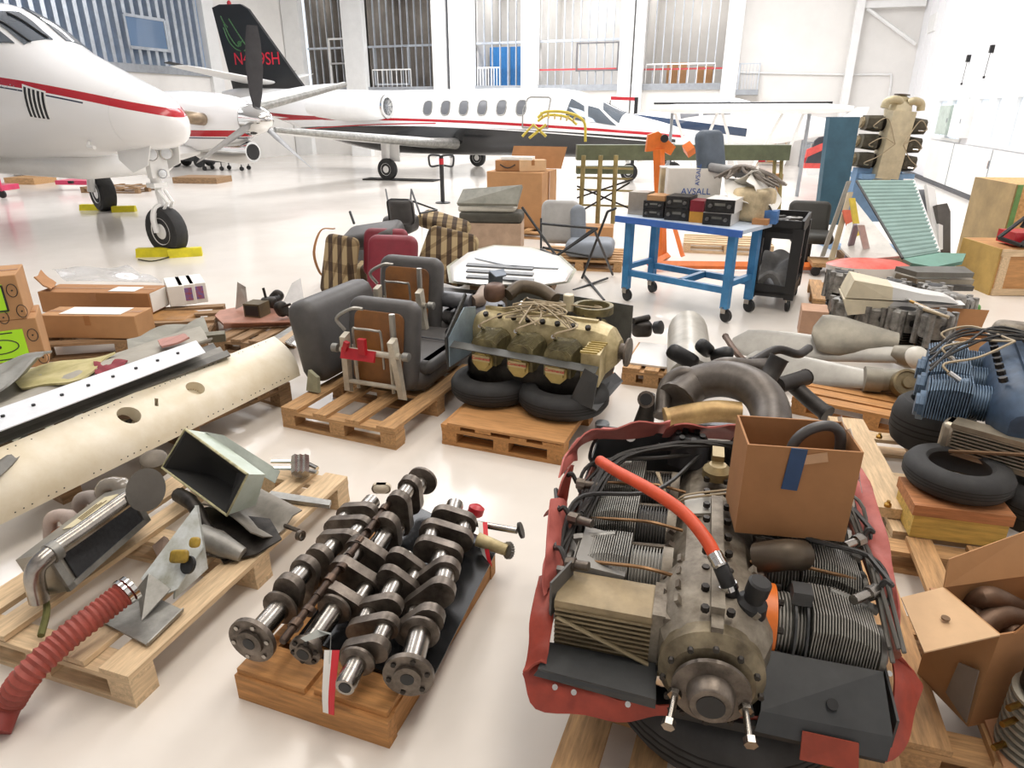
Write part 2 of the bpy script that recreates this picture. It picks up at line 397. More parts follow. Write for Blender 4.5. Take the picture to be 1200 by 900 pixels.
for x0, x1, nm in ((-15.7, -13.9, 'trim_4'), (-10.9, -9.95, 'trim_5'), (-4.1, -1.6, 'trim_6')):
    m = hb(x0, x1, AY - .02, AY + .02, 3.44, 3.49)
    for j in range(9): m.box((x0 + (x1 - x0) * j / 8, AY, 3.1), (.025, .025, .7))
    struct(nm, m, WHITE)
# small landing on the plain wall beside the last column
g = MB(HM)
for x in (-.72, -.05):
    for y in (AY - .8, AY - .05): g.box((x, y, 2.95), (.04, .04, .9))
for z in (3.38,): g.box((-.39, AY - .8, z), (.7, .04, .04)).box((-.06, AY - .4, z), (.04, .75, .04))
for j in range(6): g.box((-.7 + .11 * j, AY - .8, 2.95), (.015, .015, .85))
ld = struct('trim_7', hb(-.77, 0, AY - .85, AY, 2.38, 2.55), DECK); g.part('railing', STUD, ld)
# stacked crates seen on the mezzanine
for (x, z, s, lab) in ((-3.4, 2.8, .75, 'brown crate stored on the mezzanine behind the white railing, nearer the white post'), (-2.3, 2.8, .6, 'small brown crate stored on the mezzanine deck, farther right of two')):
    hb(x, x + s, AY + .6, AY + 1.2, z, z + s).thing('crate', KRAFT, lab, 'crate', 'crates on the mezzanine', rz=HR)
# left wall: bare studs over blue-white sheeting, a framed window, white column
lw = bpy.data.objects['wall_left']
struct('wall_left_upper', hb(LX - .5, LX - .4, NY, 23.4, 3.1, TOP), BLUEB)
y = 12.5
while y < 22.8:
    hb(LX - .28, LX - .02, y, y + .14, 3.3, TOP).part('stud', STUD, lw); y += .36
hb(LX - .1, LX + .15, 22.85, 23.45, 0, TOP).part('column', WHITE, lw)
f = MB(HM)
for yy in (19.3, 21.0): f.box((LX + .02, yy, 4.25), (.08, .09, 1.0))
for z in (3.8, 4.75): f.box((LX + .02, 20.15, z), (.08, 1.7, .09))
wl = struct('window_3', f, STUD)
MB(HM).box((LX + .02, 20.15, 4.27), (.02, 1.6, .9)).part('pane', mat('blue_grey_pane', '6f86a3', .08, var=0), wl)
# panelboards and pull switches on the right wall
def rwbox(y0, y1, z0, z1, d, m, name, lab, cat, grp=None):
    t = thing(name, lab, cat, HM @ Vector((BX, (y0 + y1) / 2, z0)), HR, grp); z0 += 0
    MB(HM).box((BX - d / 2, (y0 + y1) / 2, (z0 + z1) / 2), (d, y1 - y0, z1 - z0)).part('case', m, t)
    MB(HM).box((BX - d - .005, (y0 + y1) / 2, (z0 + z1) / 2), (.012, y1 - y0 - .06, z1 - z0 - .06)).part('cover', m, t)
    MB(HM).box((BX - d - .018, y0 + .09, (z0 + z1) / 2), (.02, .03, .1)).part('latch', DECK, t); return t
rwbox(20.75, 21.9, 1.28, 1.98, .22, mat('grey_green_panel', 'b9c6bd', .4), 'electrical_panel', 'grey green electrical panel on the white wall between the windows', 'electrical panel')
rwbox(19.55, 20.6, 1.25, 2.0, .2, WHITE, 'electrical_panel', 'white electrical cabinet on the wall beside the grey green panel', 'electrical panel')
for (yy, zz, lab) in ((21.0, 3.05, 'small dark pull switch high on the white wall, farther of two'), (19.2, 3.13, 'small dark pull switch high on the white wall, nearer of two')):
    t = thing('pull_switch', lab, 'switch', HM @ Vector((BX, yy, zz)), HR, 'pull switches on the side wall')
    MB(HM).box((BX - .04, yy, zz), (.08, .1, .16)).part('switch_box', BLACK, t)
    MB(HM).tube([(BX - .05, yy, zz - .08), (BX - .05, yy + .05, zz - .55)], .008, 5).part('cord', WIREB, t)
    MB(HM).lathe([(.02, 0), (.03, .05)], (BX - .05, yy + .05, zz - .6), n=8).part('cord_pull', BLACK, t)
MB(HM).box((BX - .03, 26.2, 4.35), (.06, .9, .5)).thing('vent_hood', WHITE, 'small white vent high in the far corner of the wall', 'vent', rz=HR)

for x, p in ((-9.97, 60), (-6.7, 120), (-2.75, 100), (-14.3, 45), (-17.9, 30)):      # unseen fill lights added to brighten the rooms behind the studs
    v = HM @ Vector((x, AY + 1.7, 6.7)); area('room_fill', v, (1.2, .4), p, (1, .98, .95), (0, 0, HR))
# ================================================================ aircraft
class Body:
    """fuselage from sections (x, half width, z low, z high)"""
    def __init__(s, sec, n=28, e=2.15): s.sec = sorted(sec); s.n = n; s.e = e
    def at(s, x):
        q = s.sec
        if x <= q[0][0]: return q[0][1:]
        for i in range(len(q) - 1):
            if x <= q[i + 1][0]:
                t = (x - q[i][0]) / (q[i + 1][0] - q[i][0])
                p0 = q[max(i - 1, 0)]; p1 = q[i]; p2 = q[i + 1]; p3 = q[min(i + 2, len(q) - 1)]
                h = p2[0] - p1[0]; o = []
                for k in (1, 2, 3):
                    m1 = (p2[k] - p0[k]) / max(p2[0] - p0[0], 1e-6) * h; m2 = (p3[k] - p1[k]) / max(p3[0] - p1[0], 1e-6) * h
                    o.append((2 * t ** 3 - 3 * t * t + 1) * p1[k] + (t ** 3 - 2 * t * t + t) * m1 + (-2 * t ** 3 + 3 * t * t) * p2[k] + (t ** 3 - t * t) * m2)
                return o
        return q[-1][1:]
    def pt(s, x, a, off=0):
        """a in degrees: 0 = far side (+y), 90 = top, 180 = near side (-y), 270 = keel"""
        hw, zl, zh = s.at(x); t = math.radians(a); c, sn = math.cos(t), math.sin(t)
        f = lambda q: math.copysign(abs(q) ** (2 / s.e), q)
        return Vector((x, (hw + off) * f(c), (zl + zh) / 2 + ((zh - zl) / 2 + off) * f(sn)))
    def loft(s, mb, x0, x1, k=30): return mb.loft([[s.pt(x0 + (x1 - x0) * i / k, 360 * j / s.n) for j in range(s.n)] for i in range(k + 1)])
    def patch(s, mb, quad, off=.006, th=.012, n=5):
        """quad of four (x, angle) corners laid on the skin"""
        (a, b, c, d) = quad; g = []
        for i in range(n + 1):
            r = []
            for j in range(n + 1):
                u, v = i / n, j / n
                q = [(1 - u) * ((1 - v) * a[k] + v * b[k]) + u * ((1 - v) * d[k] + v * c[k]) for k in (0, 1)]
                r.append(s.pt(q[0], q[1], off))
            g.append(r)
        return mb.sheet(g, th)
def wheel(T, p, ax, r, w, hubm=None, rub=None, name='tyre'):
    """tyre with a hub, standing upright; p = centre, ax = axle"""
    t = MB(T.matrix_basis).lathe([(r * .55, -w * .42), (r * .8, -w * .5), (r * .95, -w * .42), (r, -w * .25), (r, w * .25), (r * .95, w * .42), (r * .8, w * .5), (r * .55, w * .42)], p, ax, 28).part(name, rub or RUBBER, T)
    h = MB(T.matrix_basis).lathe([(r * .2, -w * .46), (r * .5, -w * .36), (r * .56, -w * .46), (r * .56, w * .46), (r * .5, w * .36), (r * .2, w * .46)], p, ax, 24)
    for k in range(8):
        F = frame(p, ax); a = k * math.pi / 4
        for z in (-w * .38, w * .38): h.lathe([(r * .05, -.006), (r * .05, .006)], F @ Vector((r * .36 * math.cos(a), r * .36 * math.sin(a), z)), ax, 6)
    h.part('wheel_hub', hubm or WHITE, t); return t
def wing(mb, A, B, ca, cb, ta=.14, tb=.1, dirx=(-1, 0, 0), n=10):
    """tapered aerofoil from leading edge A to leading edge B"""
    A, B, d = Vector(A), Vector(B), Vector(dirx); rings = []
    for k in range(7):
        u = k / 6; p = A.lerp(B, u); c = ca + (cb - ca) * u; t = ta + (tb - ta) * u
        if k == 6: t *= .35; c *= .93
        r = []
        for j in range(2 * n):
            a = 2 * math.pi * j / (2 * n); xx = (1 - math.cos(a)) / 2
            y = t * .5 * (1.9 * math.sqrt(max(xx, 0)) * (1 - xx)) * (1 if math.sin(a) >= 0 else -.8) * 1.3
            r.append(p + d * (xx * c) + Vector((0, 0, y)))
        rings.append(r)
    return mb.loft(rings)
# ---------------------------------------------------------------- the twin turboprop, nose in the frame
KA_BAND = bands('twin_prop_paint', 'f0f0f0', [('b3202b', 1.955, -.185, -.022, .045, .045, -9, 2), ('3a3f52', 1.955, -.185, -.022, .085, -.066, -9, -.35), ('b3202b', 1.955, -.185, -.022, .16, -.145, -9, -1.8)])
ka = thing('twin_turboprop', 'white twin turboprop aircraft with a red stripe along its nose, on yellow chocks', 'aircraft', (-4.75, 9.34, 0), math.radians(-27))
KM = ka.matrix_basis
kb = Body([(.71, .02, 1.64, 1.70), (.65, .14, 1.51, 1.83), (.5, .25, 1.43, 1.96), (.2, .42, 1.38, 2.11), (-.3, .56, 1.34, 2.28), (-.9, .66, 1.28, 2.50), (-1.42, .71, 1.23, 2.72), (-1.9, .73, 1.2, 3.02), (-2.5, .74, 1.17, 3.22), (-4, .74, 1.15, 3.28), (-7, .7, 1.2, 3.25), (-10, .4, 1.8, 3.1), (-12, .1, 2.4, 2.9)])
kb.loft(MB(KM), -12, 0.0, 60).part('fuselage', KA_BAND, ka)
kb.loft(MB(KM), .004, .71, 16).part('nose_cone', KA_BAND, ka)
m = MB(KM)
for i in range(5): kb.patch(m, ((-1.28 + i * .075, 166), (-1.245 + i * .075, 166), (-1.245 + i * .075, 192), (-1.28 + i * .075, 192)), .004, .012)
m.part('air_louver', BLACK, ka)
lv = MB(KM); kb.patch(lv, ((-1.31, 164), (-.92, 164), (-.92, 194), (-1.31, 194)), .0, .008); lv.part('louver_panel', WHITE, ka)
for q in (((-2.25, 96), (-1.42, 96), (-1.5, 125), (-2.2, 124)), ((-2.25, 84), (-1.42, 84), (-1.5, 55), (-2.2, 56)), ((-2.2, 129), (-1.6, 130), (-1.95, 150), (-2.6, 150)), ((-3.3, 130), (-2.45, 132), (-2.75, 152), (-3.3, 152))):
    m = MB(KM); kb.patch(m, q, .008, .014); m.part('windscreen', mat('windscreen_glass', '5c6670', .06, var=0, coat=1, metal=.4), ka)
m = MB(KM)
for x0, a0, x1, a1 in ((-1.42, 100, -2.0, 108), (-1.45, 118, -2.1, 122)):
    m.tube([kb.pt(x0 + (x1 - x0) * i / 5, a0 + (a1 - a0) * i / 5, .03) for i in range(6)], .014, 6)
m.part('wiper', BLACK, ka)
m = MB(KM)
for i in range(26): m.lathe([(.009, 0), (.009, .004)], kb.pt(-2.9 + i * .06, 172 + 3 * math.sin(i), .0), (0, -1, 0), 6)
m.part('rivet', DECK, ka, kind='stuff')
MB(KM).tube([kb.pt(-.55, 222, -.02), kb.pt(-.5, 222, .08), kb.pt(-.38, 222, .1)], .025, 8).part('pitot_tube', WHITE, ka)
# nose gear
ng = MB(KM).tube([(-.05, 0, 1.5), (-.02, 0, .95)], .075, 10).tube([(-.02, 0, 1.0), (0, 0, .66)], .045, 10).part('nose_strut', WHITE, ka)
m = MB(KM)
for s in (-1, 1): m.slab([(-.42, s * .2, 1.5), (.3, s * .2, 1.5), (.2, s * .24, 1.2), (-.1, s * .25, 1.1), (-.35, s * .24, 1.25)], .015)
m.part('gear_door', WHITE, ka)
for (y, z, r) in ((-.11, 1.33, .085), (.11, 1.33, .085), (0, 1.08, .06)):
    l = MB(KM).lathe([(r * .6, -.06), (r, -.02), (r, .03)], (.12, y, z), (1, -.25, 0), 16).part('landing_light', CHROME, ka)
    MB(KM).lathe([(r * .85, .031), (r * .5, .045), (.001, .05)], (.12, y, z), (1, -.25, 0), 16).part('lens', mat('lens_glass', 'd5d9dc', .08, var=0, coat=1), l)
m = MB(KM)
for s in (-1, 1): m.tube([(.05, s * .05, .86), (.18, s * .04, .72), (.06, s * .05, .58)], .022, 6)
m.box((.05, 0, 1.2), (.1, .26, .34)).box((-.02, 0, .93), (.16, .2, .06)).part('torque_link', WHITE, ka)
MB(KM).tube(cr([(0, 0, .68), (-.02, -.1, .62), (-.02, -.15, .5), (0, -.15, .32)], 5), .04, 8).tube(cr([(0, 0, .68), (-.02, .1, .62), (-.02, .15, .5), (0, .15, .32)], 5), .04, 8).part('wheel_fork', WHITE, ka)
wheel(ka, (0, 0, .325), (0, 1, 0), .325, .22)
# far nacelle, propeller, wing
NY0 = 2.6
nb = Body([(-.95, .24, 1.47, 1.95), (-1.15, .34, 1.34, 2.06), (-1.7, .46, 1.2, 2.14), (-2.6, .5, 1.14, 2.18), (-4.5, .5, 1.14, 2.1), (-6.5, .25, 1.3, 1.9)], 24)
mb = MB(KM @ Matrix.Translation((0, NY0, 0))); nb.loft(mb, -6.5, -.95, 30)
bands('nacelle_paint', 'efefef', [('b3202b', 1.50, 0, 0, .05, .05, -9, 2), ('3a3f52', 1.50, 0, 0, .085, -.065, -9, 2)])
na = mb.part('nacelle', MATS['nacelle_paint'], ka)
MB(KM).lathe([(.25, 0), (.24, .12), (.19, .3), (.1, .44), (.01, .5)], (-.92, NY0, 1.71), (1, 0, 0), 24).part('spinner', CHROME, ka)
PRB = mat('propeller_dark_grey', '3c3b3d', .45, .3, var=.1)
for k in range(3):
    F = KM @ Matrix.Translation((-.75, NY0, 1.71)) @ Matrix.Rotation(math.radians(-6 + 120 * k), 4, 'X')
    mb = MB(F); rings = []
    for r, c, t, tw in ((.18, .11, .06, 25), (.4, .2, .045, 35), (.8, .27, .03, 48), (1.2, .24, .02, 56), (1.42, .17, .012, 60)):
        a = math.radians(tw); rings.append([Vector((c * .5 * math.cos(q) * math.sin(a) + t * .5 * math.sin(q) * math.cos(a), c * .5 * math.cos(q) * math.cos(a) - t * .5 * math.sin(q) * math.sin(a), r)) for q in [2 * math.pi * j / 10 for j in range(10)]])
    mb.loft(rings).part('propeller_blade', PRB if k == 0 else mat('propeller_lit_grey', '8d8d8d', .35, .6, var=.1), ka)  # lower blades paler: the light falling on them is put into the colour
MB(KM).tube(cr([(-1.55, NY0 - .4, 1.72), (-1.5, NY0 - .62, 1.74), (-1.75, NY0 - .75, 1.78), (-2.15, NY0 - .78, 1.82)], 5), .1, 12).part('exhaust_stack', mat('heat_stained_steel', 'a5937c', .35, .7, var=.25, scale=5), ka)
ci = MB(KM).tube([(-.95, NY0, 1.2), (-1.2, NY0, 1.2), (-2.2, NY0, 1.25)], [.17, .22, .2], 16).part('chin_intake', CHROME, ka)
MB(KM).lathe([(.13, 0), (.13, .02)], (-.955, NY0, 1.2), (1, 0, 0), 16).part('intake_mouth', BLACK, ci)
mb = MB(KM); tip = ka.matrix_basis.inverted() @ PV((-4.75 + 7.2 * .454, 9.34 + 7.2 * .891), (.891, -.454), 404, 99)
wing(mb, (-2.2, NY0 + .3, 1.72), tip, 2.1, 1.0, .26, .16); mb.part('outer_wing', mat('wing_white_bright', 'e6e7e9', .3, var=.03), ka)
MB(KM).tube([(-2.2, NY0 + .4, 1.72), tip + Vector((.0, 0, 0))], [.1, .06], 10).part('deicing_boot', ALU, ka)
mb = MB(KM); wing(mb, (-2.0, .5, 1.1), (-2.0, NY0, 1.2), 3.4, 3.0, .5, .45); mb.part('inner_wing', WHITE, ka)
MB(KM).rbox((-3.0, .55, 1.13), (3.6, 1.6, .36), .16, 5).part('belly_fairing', WHITE, ka)
mb = MB(KM); wing(mb, (-2.9, -.5, 1.3), (-2.5, -3.6, 1.45), 2.6, 2.0, .5, .4); mb.part('near_wing', WHITE, ka)
wheel(ka, ka.matrix_basis.inverted() @ (P(125, 247) + Vector((0, 0, .36))), (0.25, 1, 0), .36, .3)
MB(KM).tube([(-4.87, 2.1, .4), (-4.8, 2.2, 1.3)], .07, 8).part('main_strut', WHITE, ka)
def chock(p, rz, lab, L=.42):
    M = Matrix.Translation(p) @ Matrix.Rotation(rz, 4, 'Z')
    o = MB(M).prism([(-.09, 0), (.09, 0), (.05, .11), (-.05, .11)], L, TR((-L / 2, 0, 0), (90, 0, 90))).thing('wheel_chock', YELLOW, lab, 'wheel chock', 'yellow wheel chocks', rz=rz); return o
chock(P(181, 300), .1, 'yellow chock behind the nose wheel, the left one of that pair'); chock(P(218, 300), .35, 'long yellow chock in front of the nose wheel, the right one of that pair')
chock(P(108, 246), 0, 'yellow chock half hidden behind the main wheel of the twin turboprop'); chock(P(146, 248), .2, 'yellow chock in front of the main wheel of the twin turboprop')
MB().tube(cr([P(162, 304, .01), P(178, 306, .01), P(196, 302, .015), P(200, 299, .02)], 5), .008, 5).thing('chock_rope', WIREB, 'dark rope joining the two yellow chocks at the nose wheel', 'rope')
# ---------------------------------------------------------------- the business jet
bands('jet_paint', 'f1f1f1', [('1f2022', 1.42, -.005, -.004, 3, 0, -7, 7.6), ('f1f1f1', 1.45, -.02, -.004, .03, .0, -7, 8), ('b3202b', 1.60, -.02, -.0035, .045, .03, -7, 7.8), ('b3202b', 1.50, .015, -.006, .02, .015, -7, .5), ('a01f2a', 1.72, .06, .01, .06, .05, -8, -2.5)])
jet = thing('business_jet', 'white business jet with a black belly, red stripe and tall black tail fin', 'aircraft', (-2.4, 22.5, 0), math.radians(-25))
JM = jet.matrix_basis
jb = Body([(8.2, .02, 1.08, 1.14), (8.0, .16, .98, 1.28), (7.4, .38, .84, 1.5), (6.5, .58, .72, 1.72), (6.0, .66, .66, 1.84), (5.3, .73, .62, 2.16), (4.7, .77, .6, 2.37), (3.8, .8, .6, 2.45), (0, .8, .58, 2.46), (-2, .78, .62, 2.46), (-4, .62, .95, 2.52), (-6, .4, 1.5, 2.56), (-8, .18, 2.1, 2.6), (-8.8, .04, 2.35, 2.5)], 32)
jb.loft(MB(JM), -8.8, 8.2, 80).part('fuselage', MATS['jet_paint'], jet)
for i in range(6):
    x = .2 + i * .615; m = MB(JM); g = []
    for r in (.001, .6, .85, 1):
        g.append([jb.pt(x + .15 * r * math.copysign(abs(math.cos(a)) ** .7, math.cos(a)), 180 - 13.5 * r * math.copysign(abs(math.sin(a)) ** .7, math.sin(a)) - 25, .008) for a in [2 * math.pi * k / 16 for k in range(17)]])
    m.sheet(g, .012); w = m.part('cabin_window', mat('cabin_glass', '6a6c70', .25, var=0, spec=.3), jet)
    m = MB(JM); m.tube(g[3][:-1] + [g[3][0]], .018, 5); m.part('window_rim', ALU, w)
m = MB(JM); dr = [jb.pt(x, a, .01) for x, a in ((3.35, 180 + 6), (3.35, 160), (3.42, 138), (3.5, 134), (4.05, 134), (4.12, 138), (4.12, 160), (4.12, 186), (3.35, 186))]
m.tube(dr, .022, 6).part('emergency_door_frame', ALU, jet)
for q in (((4.62, 170), (5.2, 170), (5.1, 140), (4.7, 132)), ((5.28, 168), (6.05, 158), (5.5, 132), (5.2, 136)), ((5.6, 128), (6.1, 150), (6.15, 100), (5.5, 100)), ((5.5, 80), (6.15, 80), (6.1, 40), (5.6, 52))):
    m = MB(JM); jb.patch(m, q, .01, .014); m.part('cockpit_window', MATS['windscreen_glass'], jet)
for s, nm in ((-1, 'engine_pod'), (1, 'engine_pod')):
    m = MB(JM).lathe([(.27, 0), (.33, -.06), (.38, -.3), (.42, -1), (.4, -1.8), (.3, -2.6), (.22, -2.9)], (-.86, s * 1.35, 1.97), (1, 0, 0), 28)
    pd = m.part(nm, WHITE, jet)
    MB(JM).ring(.335, .25, .06, (-.86, s * 1.35, 1.97), (1, 0, 0), 28).part('inlet_lip', CHROME, pd)
    f = MB(JM).lathe([(.25, -.02), (.25, .0)], (-.86, s * 1.35, 1.97), (1, 0, 0), 24)
    f.part('fan_disc', BLACK, pd)
    f = MB(JM)
    for k in range(12):
        a = k * math.pi / 6; f.box((-.845, s * 1.35 + .15 * math.cos(a), 1.97 + .15 * math.sin(a)), (.01, .2, .02), (math.degrees(a), 0, 0))
    f.lathe([(.06, 0), (.01, .08)], (-.85, s * 1.35, 1.97), (1, 0, 0), 12).part('fan_blades', DECK, pd)
    MB(JM).box((-2.2, s * .9, 1.95), (1.4, .5, .12)).part('pylon', WHITE, jet)
FINB = mat('fin_black', '202122', .3, var=.03)
fin = MB(JM).prism([(-8.65, 5.12), (-8.3, 5.2), (-7.35, 5.16), (-7.05, 5.0), (-5.3, 2.9), (-4.9, 2.45), (-8.2, 2.45)], .12, TR((0, .06, 0), (90, 0, 0))).part('tail_fin', FINB, jet)
MB(JM).lathe([(.07, 0), (.07, .08), (.03, .13)], (-7.9, 0, 5.17), n=10).part('beacon', REDP, fin)
RL = mat('red_lettering', 'd3283c', .4, var=0)
FMx = JM @ Matrix.Translation((0, -.068, 0)) @ Matrix.Rotation(math.pi / 2, 4, 'X')
text('N4', .55, FMx @ Matrix.Translation((-7.62, 3.5, 0)), RL, fin); text('9SH', .55, FMx @ Matrix.Translation((-6.36, 3.47, 0)), RL, fin)
GL = mat('green_emblem', '4c7d4a', .5, var=.35, scale=20)
m = MB(JM)
for p in ([(-8.2, 4.6), (-8.0, 4.2), (-7.7, 3.9), (-7.45, 4.1)], [(-7.95, 4.75), (-7.7, 4.4), (-7.4, 4.0), (-7.3, 3.85), (-7.45, 3.75)], [(-8.25, 4.5), (-8.1, 4.1), (-7.85, 3.85), (-7.6, 3.75)], [(-8.3, 4.85), (-8.2, 4.65), (-8.05, 4.5)]):
    m.tube(cr([(x, -.064, z) for x, z in p], 5), .022, 5)
m.lathe([(.09, 0), (.09, .01)], (-7.62, -.06, 3.98), (0, -1, 0), 10).part('emblem', GL, fin)
tipw = JM.inverted() @ PY(212, 77, 23)
for s in (-1, 1):
    mb = MB(JM); wing(mb, (-6.2, s * .1, 2.75), (tipw.x + .3, s * 2.9, 3.15), 1.5, .85, .18, .12); mb.part('tailplane', WHITE, jet)
    mb = MB(JM); mb.slab([(-7.6, s * .15, 2.9), (-8.0, s * .15, 2.88), (tipw.x - .75, s * 2.85, 3.24), (tipw.x - .5, s * 2.85, 3.27)], .02 * -s); mb.part('elevator_gap', BLACK, jet)
    mb = MB(JM); wing(mb, (1.1, s * .6, .92), (-.2, s * 6.9, 1.45), 2.4, 1.0, .34, .18); mb.part('wing', WHITE, jet)
    MB(JM).tube([(1.12, s * .7, .94), (.7, s * 2.5, 1.05), (-.17, s * 6.8, 1.45)], [.16, .11, .06], 10).part('leading_edge', ALU, jet)
def jw(x, y, r=.3):
    c = JM.inverted() @ (P(x, y) + Vector((0, 0, r))); wheel(jet, c, (0, 1, 0), r, .2); return c
c = jw(455, 211); MB(JM).box((c.x, c.y + .2, .85), (.6, .05, .7)).part('gear_door', WHITE, jet); MB(JM).tube([c, c + Vector((0, .12, .9))], .06, 8).part('main_strut', WHITE, jet)
c = jw(560, 195); MB(JM).tube([c, c + Vector((0, -.12, .8))], .06, 8).part('main_strut', BLACK, jet)
wheel(jet, (6.3, 0, .24), (0, 1, 0), .24, .16); MB(JM).tube([(6.3, 0, .3), (6.2, 0, .9)], .05, 8).part('nose_strut', WHITE, jet)
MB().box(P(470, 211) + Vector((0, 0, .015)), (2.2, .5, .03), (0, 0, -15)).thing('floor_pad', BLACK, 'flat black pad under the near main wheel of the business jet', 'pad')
# ---------------------------------------------------------------- high-wing light aircraft far right
hw = thing('light_aircraft', 'white light aircraft with navy trim, under the long white wing right of the jet', 'aircraft', (4.3, 21.0, 0), math.radians(-8))
LM = hw.matrix_basis
lb = Body([(-1.4, .1, 1.3, 1.6), (-.9, .4, 1.0, 1.75), (0, .52, .9, 1.85), (.9, .55, .85, 2.1), (2.0, .55, .85, 2.2), (3.2, .45, .95, 1.9), (5, .2, 1.25, 1.6), (5.6, .06, 1.4, 1.55)], 20)
bands('light_plane_paint', 'eff0f1', [('2c3e58', 1.62, -.12, 0, .16, .06, -1.4, 2.4)])
lb.loft(MB(LM), -1.4, 5.6, 30).part('fuselage', MATS['light_plane_paint'], hw)
for s in (-1, 1):
    wheel(hw, (.4, s * 1.05, .26), (0, 1, 0), .26, .16); MB(LM).tube([(.4, s * .4, 1.0), (.4, s * 1.0, .3)], .04, 6).part('gear_leg', WHITE, hw)
for q in (((.5, 125), (1.0, 125), (1.05, 160), (.55, 160)), ((1.15, 125), (1.9, 125), (1.9, 162), (1.15, 160)), ((.1, 60), (.75, 65), (.75, 115), (.1, 120))):
    m = MB(LM); lb.patch(m, q, .008, .012); m.part('cabin_window', MATS['cabin_glass'], hw)
MB(LM).prism([(4.8, 1.5), (5.4, 1.95), (5.7, 1.95), (5.6, 1.45)], .06, TR((0, .03, 0), (90, 0, 0))).part('tail_fin', WHITE, hw)
m = MB(LM)
for k in range(2): m.box((-1.45, 0, 1.45), (.03, .1, 1.7), (40 + 90 * k * 2, 0, 0))
m.part('propeller', BLACK, hw)
# the light aircraft's long white wing, built apart, with its struts, the red and black tail behind it
wA, wB = PY(765, 125, 17.5), PY(1000, 130, 15.6)
sw = thing('light_aircraft_wing', 'long white wing with a black upper edge and braces, part of the light aircraft', 'aircraft wing', (wA + wB) / 2 - Vector((0, 0, .2)), math.atan2(wB.y - wA.y, wB.x - wA.x))
SMx = sw.matrix_basis; L = (wB - wA).length / 2
rings = []
for k in range(9):
    x = -L + 2 * L * k / 8; e = .5 if k in (0, 8) else 1
    rings.append([Vector((x, -.45 + .9 * t, .2 + .11 * e * math.sin(math.pi * t) ** .6)) for t in (0, .1, .3, .6, 1)] + [Vector((x, -.45 + .9 * t, .2 - .11 * e * math.sin(math.pi * t) ** .6)) for t in (.8, .4, .15)])
MB(SMx).loft(rings).part('wing_skin', WHITE, sw)
MB(SMx).tube([(-L, .1, .32), (L * .8, .1, .32)], .025, 6).part('upper_edge', BLACK, sw)
for x0, x1 in ((-L * .75, -L * .5), (-L * .3, -L * .5), (-L * .25, -L * .02), (.35 * L, .1 * L), (L * .55, L * .4)): MB(SMx).tube([(x0, 0, .1), (x1, .1, -1.2)], .035, 6).part('brace', WHITE, sw)
for x in (-L * .8, L * .6): MB(SMx).tube([(x, .2, .1), (x, .2, -sw.location.z)], .04, 6).part('stand_post', DECK, sw)
tl = thing('tail_section', 'aircraft tail painted red, white and black, standing behind the teal panel', 'aircraft tail', P(960, 205) , math.radians(-10))
TM = tl.matrix_basis
MB(TM).prism([(-.5, .2), (.5, .2), (.55, 1.2), (.2, 1.5), (-.3, 1.0)], .1, TR((0, .05, 0), (90, 0, 0))).part('fin', mat('tail_charcoal', '3b3c42', .4), tl)
MB(TM).prism([(-.5, .5), (.5, 1.0), (.5, 1.2), (-.48, .75)], .12, TR((0, .06, 0), (90, 0, 0))).prism([(-.5, .2), (.1, .2), (.1, .35), (-.5, .35)], .12, TR((0, .06, 0), (90, 0, 0))).part('red_band', mat('coral_red', 'd9564f', .4), tl)
MB(TM).box((0, 0, .1), (.9, .5, .2)).part('stand', WHITE, tl)
for k, (x, y, h, c, lab) in enumerate(((902, 194, 1.35, 'c7b29a', 'tan parts rack behind the white light aircraft'), (952, 196, 1.2, '8f9295', 'grey parts rack behind the white light aircraft'), (850, 190, 1.5, 'b9bcc0', 'pale grey shelving unit behind the aircraft struts'))):
    p = P(x, y); rk = thing('parts_rack', lab, 'rack', p, HR); RM = rk.matrix_basis; mm = mat('rack_paint_%s' % 'abc'[k], c, .6)
    for s in (-.45, .45):
        for q in (-.2, .2): MB(RM).box((s, q, h / 2), (.05, .05, h)).part('post', mm, rk)
    for j in range(4): MB(RM).box((0, 0, .1 + (h - .12) * j / 3), (.95, .45, .03)).part('shelf', mm, rk)
    for j in range(5): MB(RM).box((-.3 + .3 * (j % 3), -.02, .28 + (h - .12) * (j // 3) / 3), (.24, .36, .28)).part('parts_bin', (REDP, KRAFT, WHITE, DECK, KRAFTD)[j], rk)
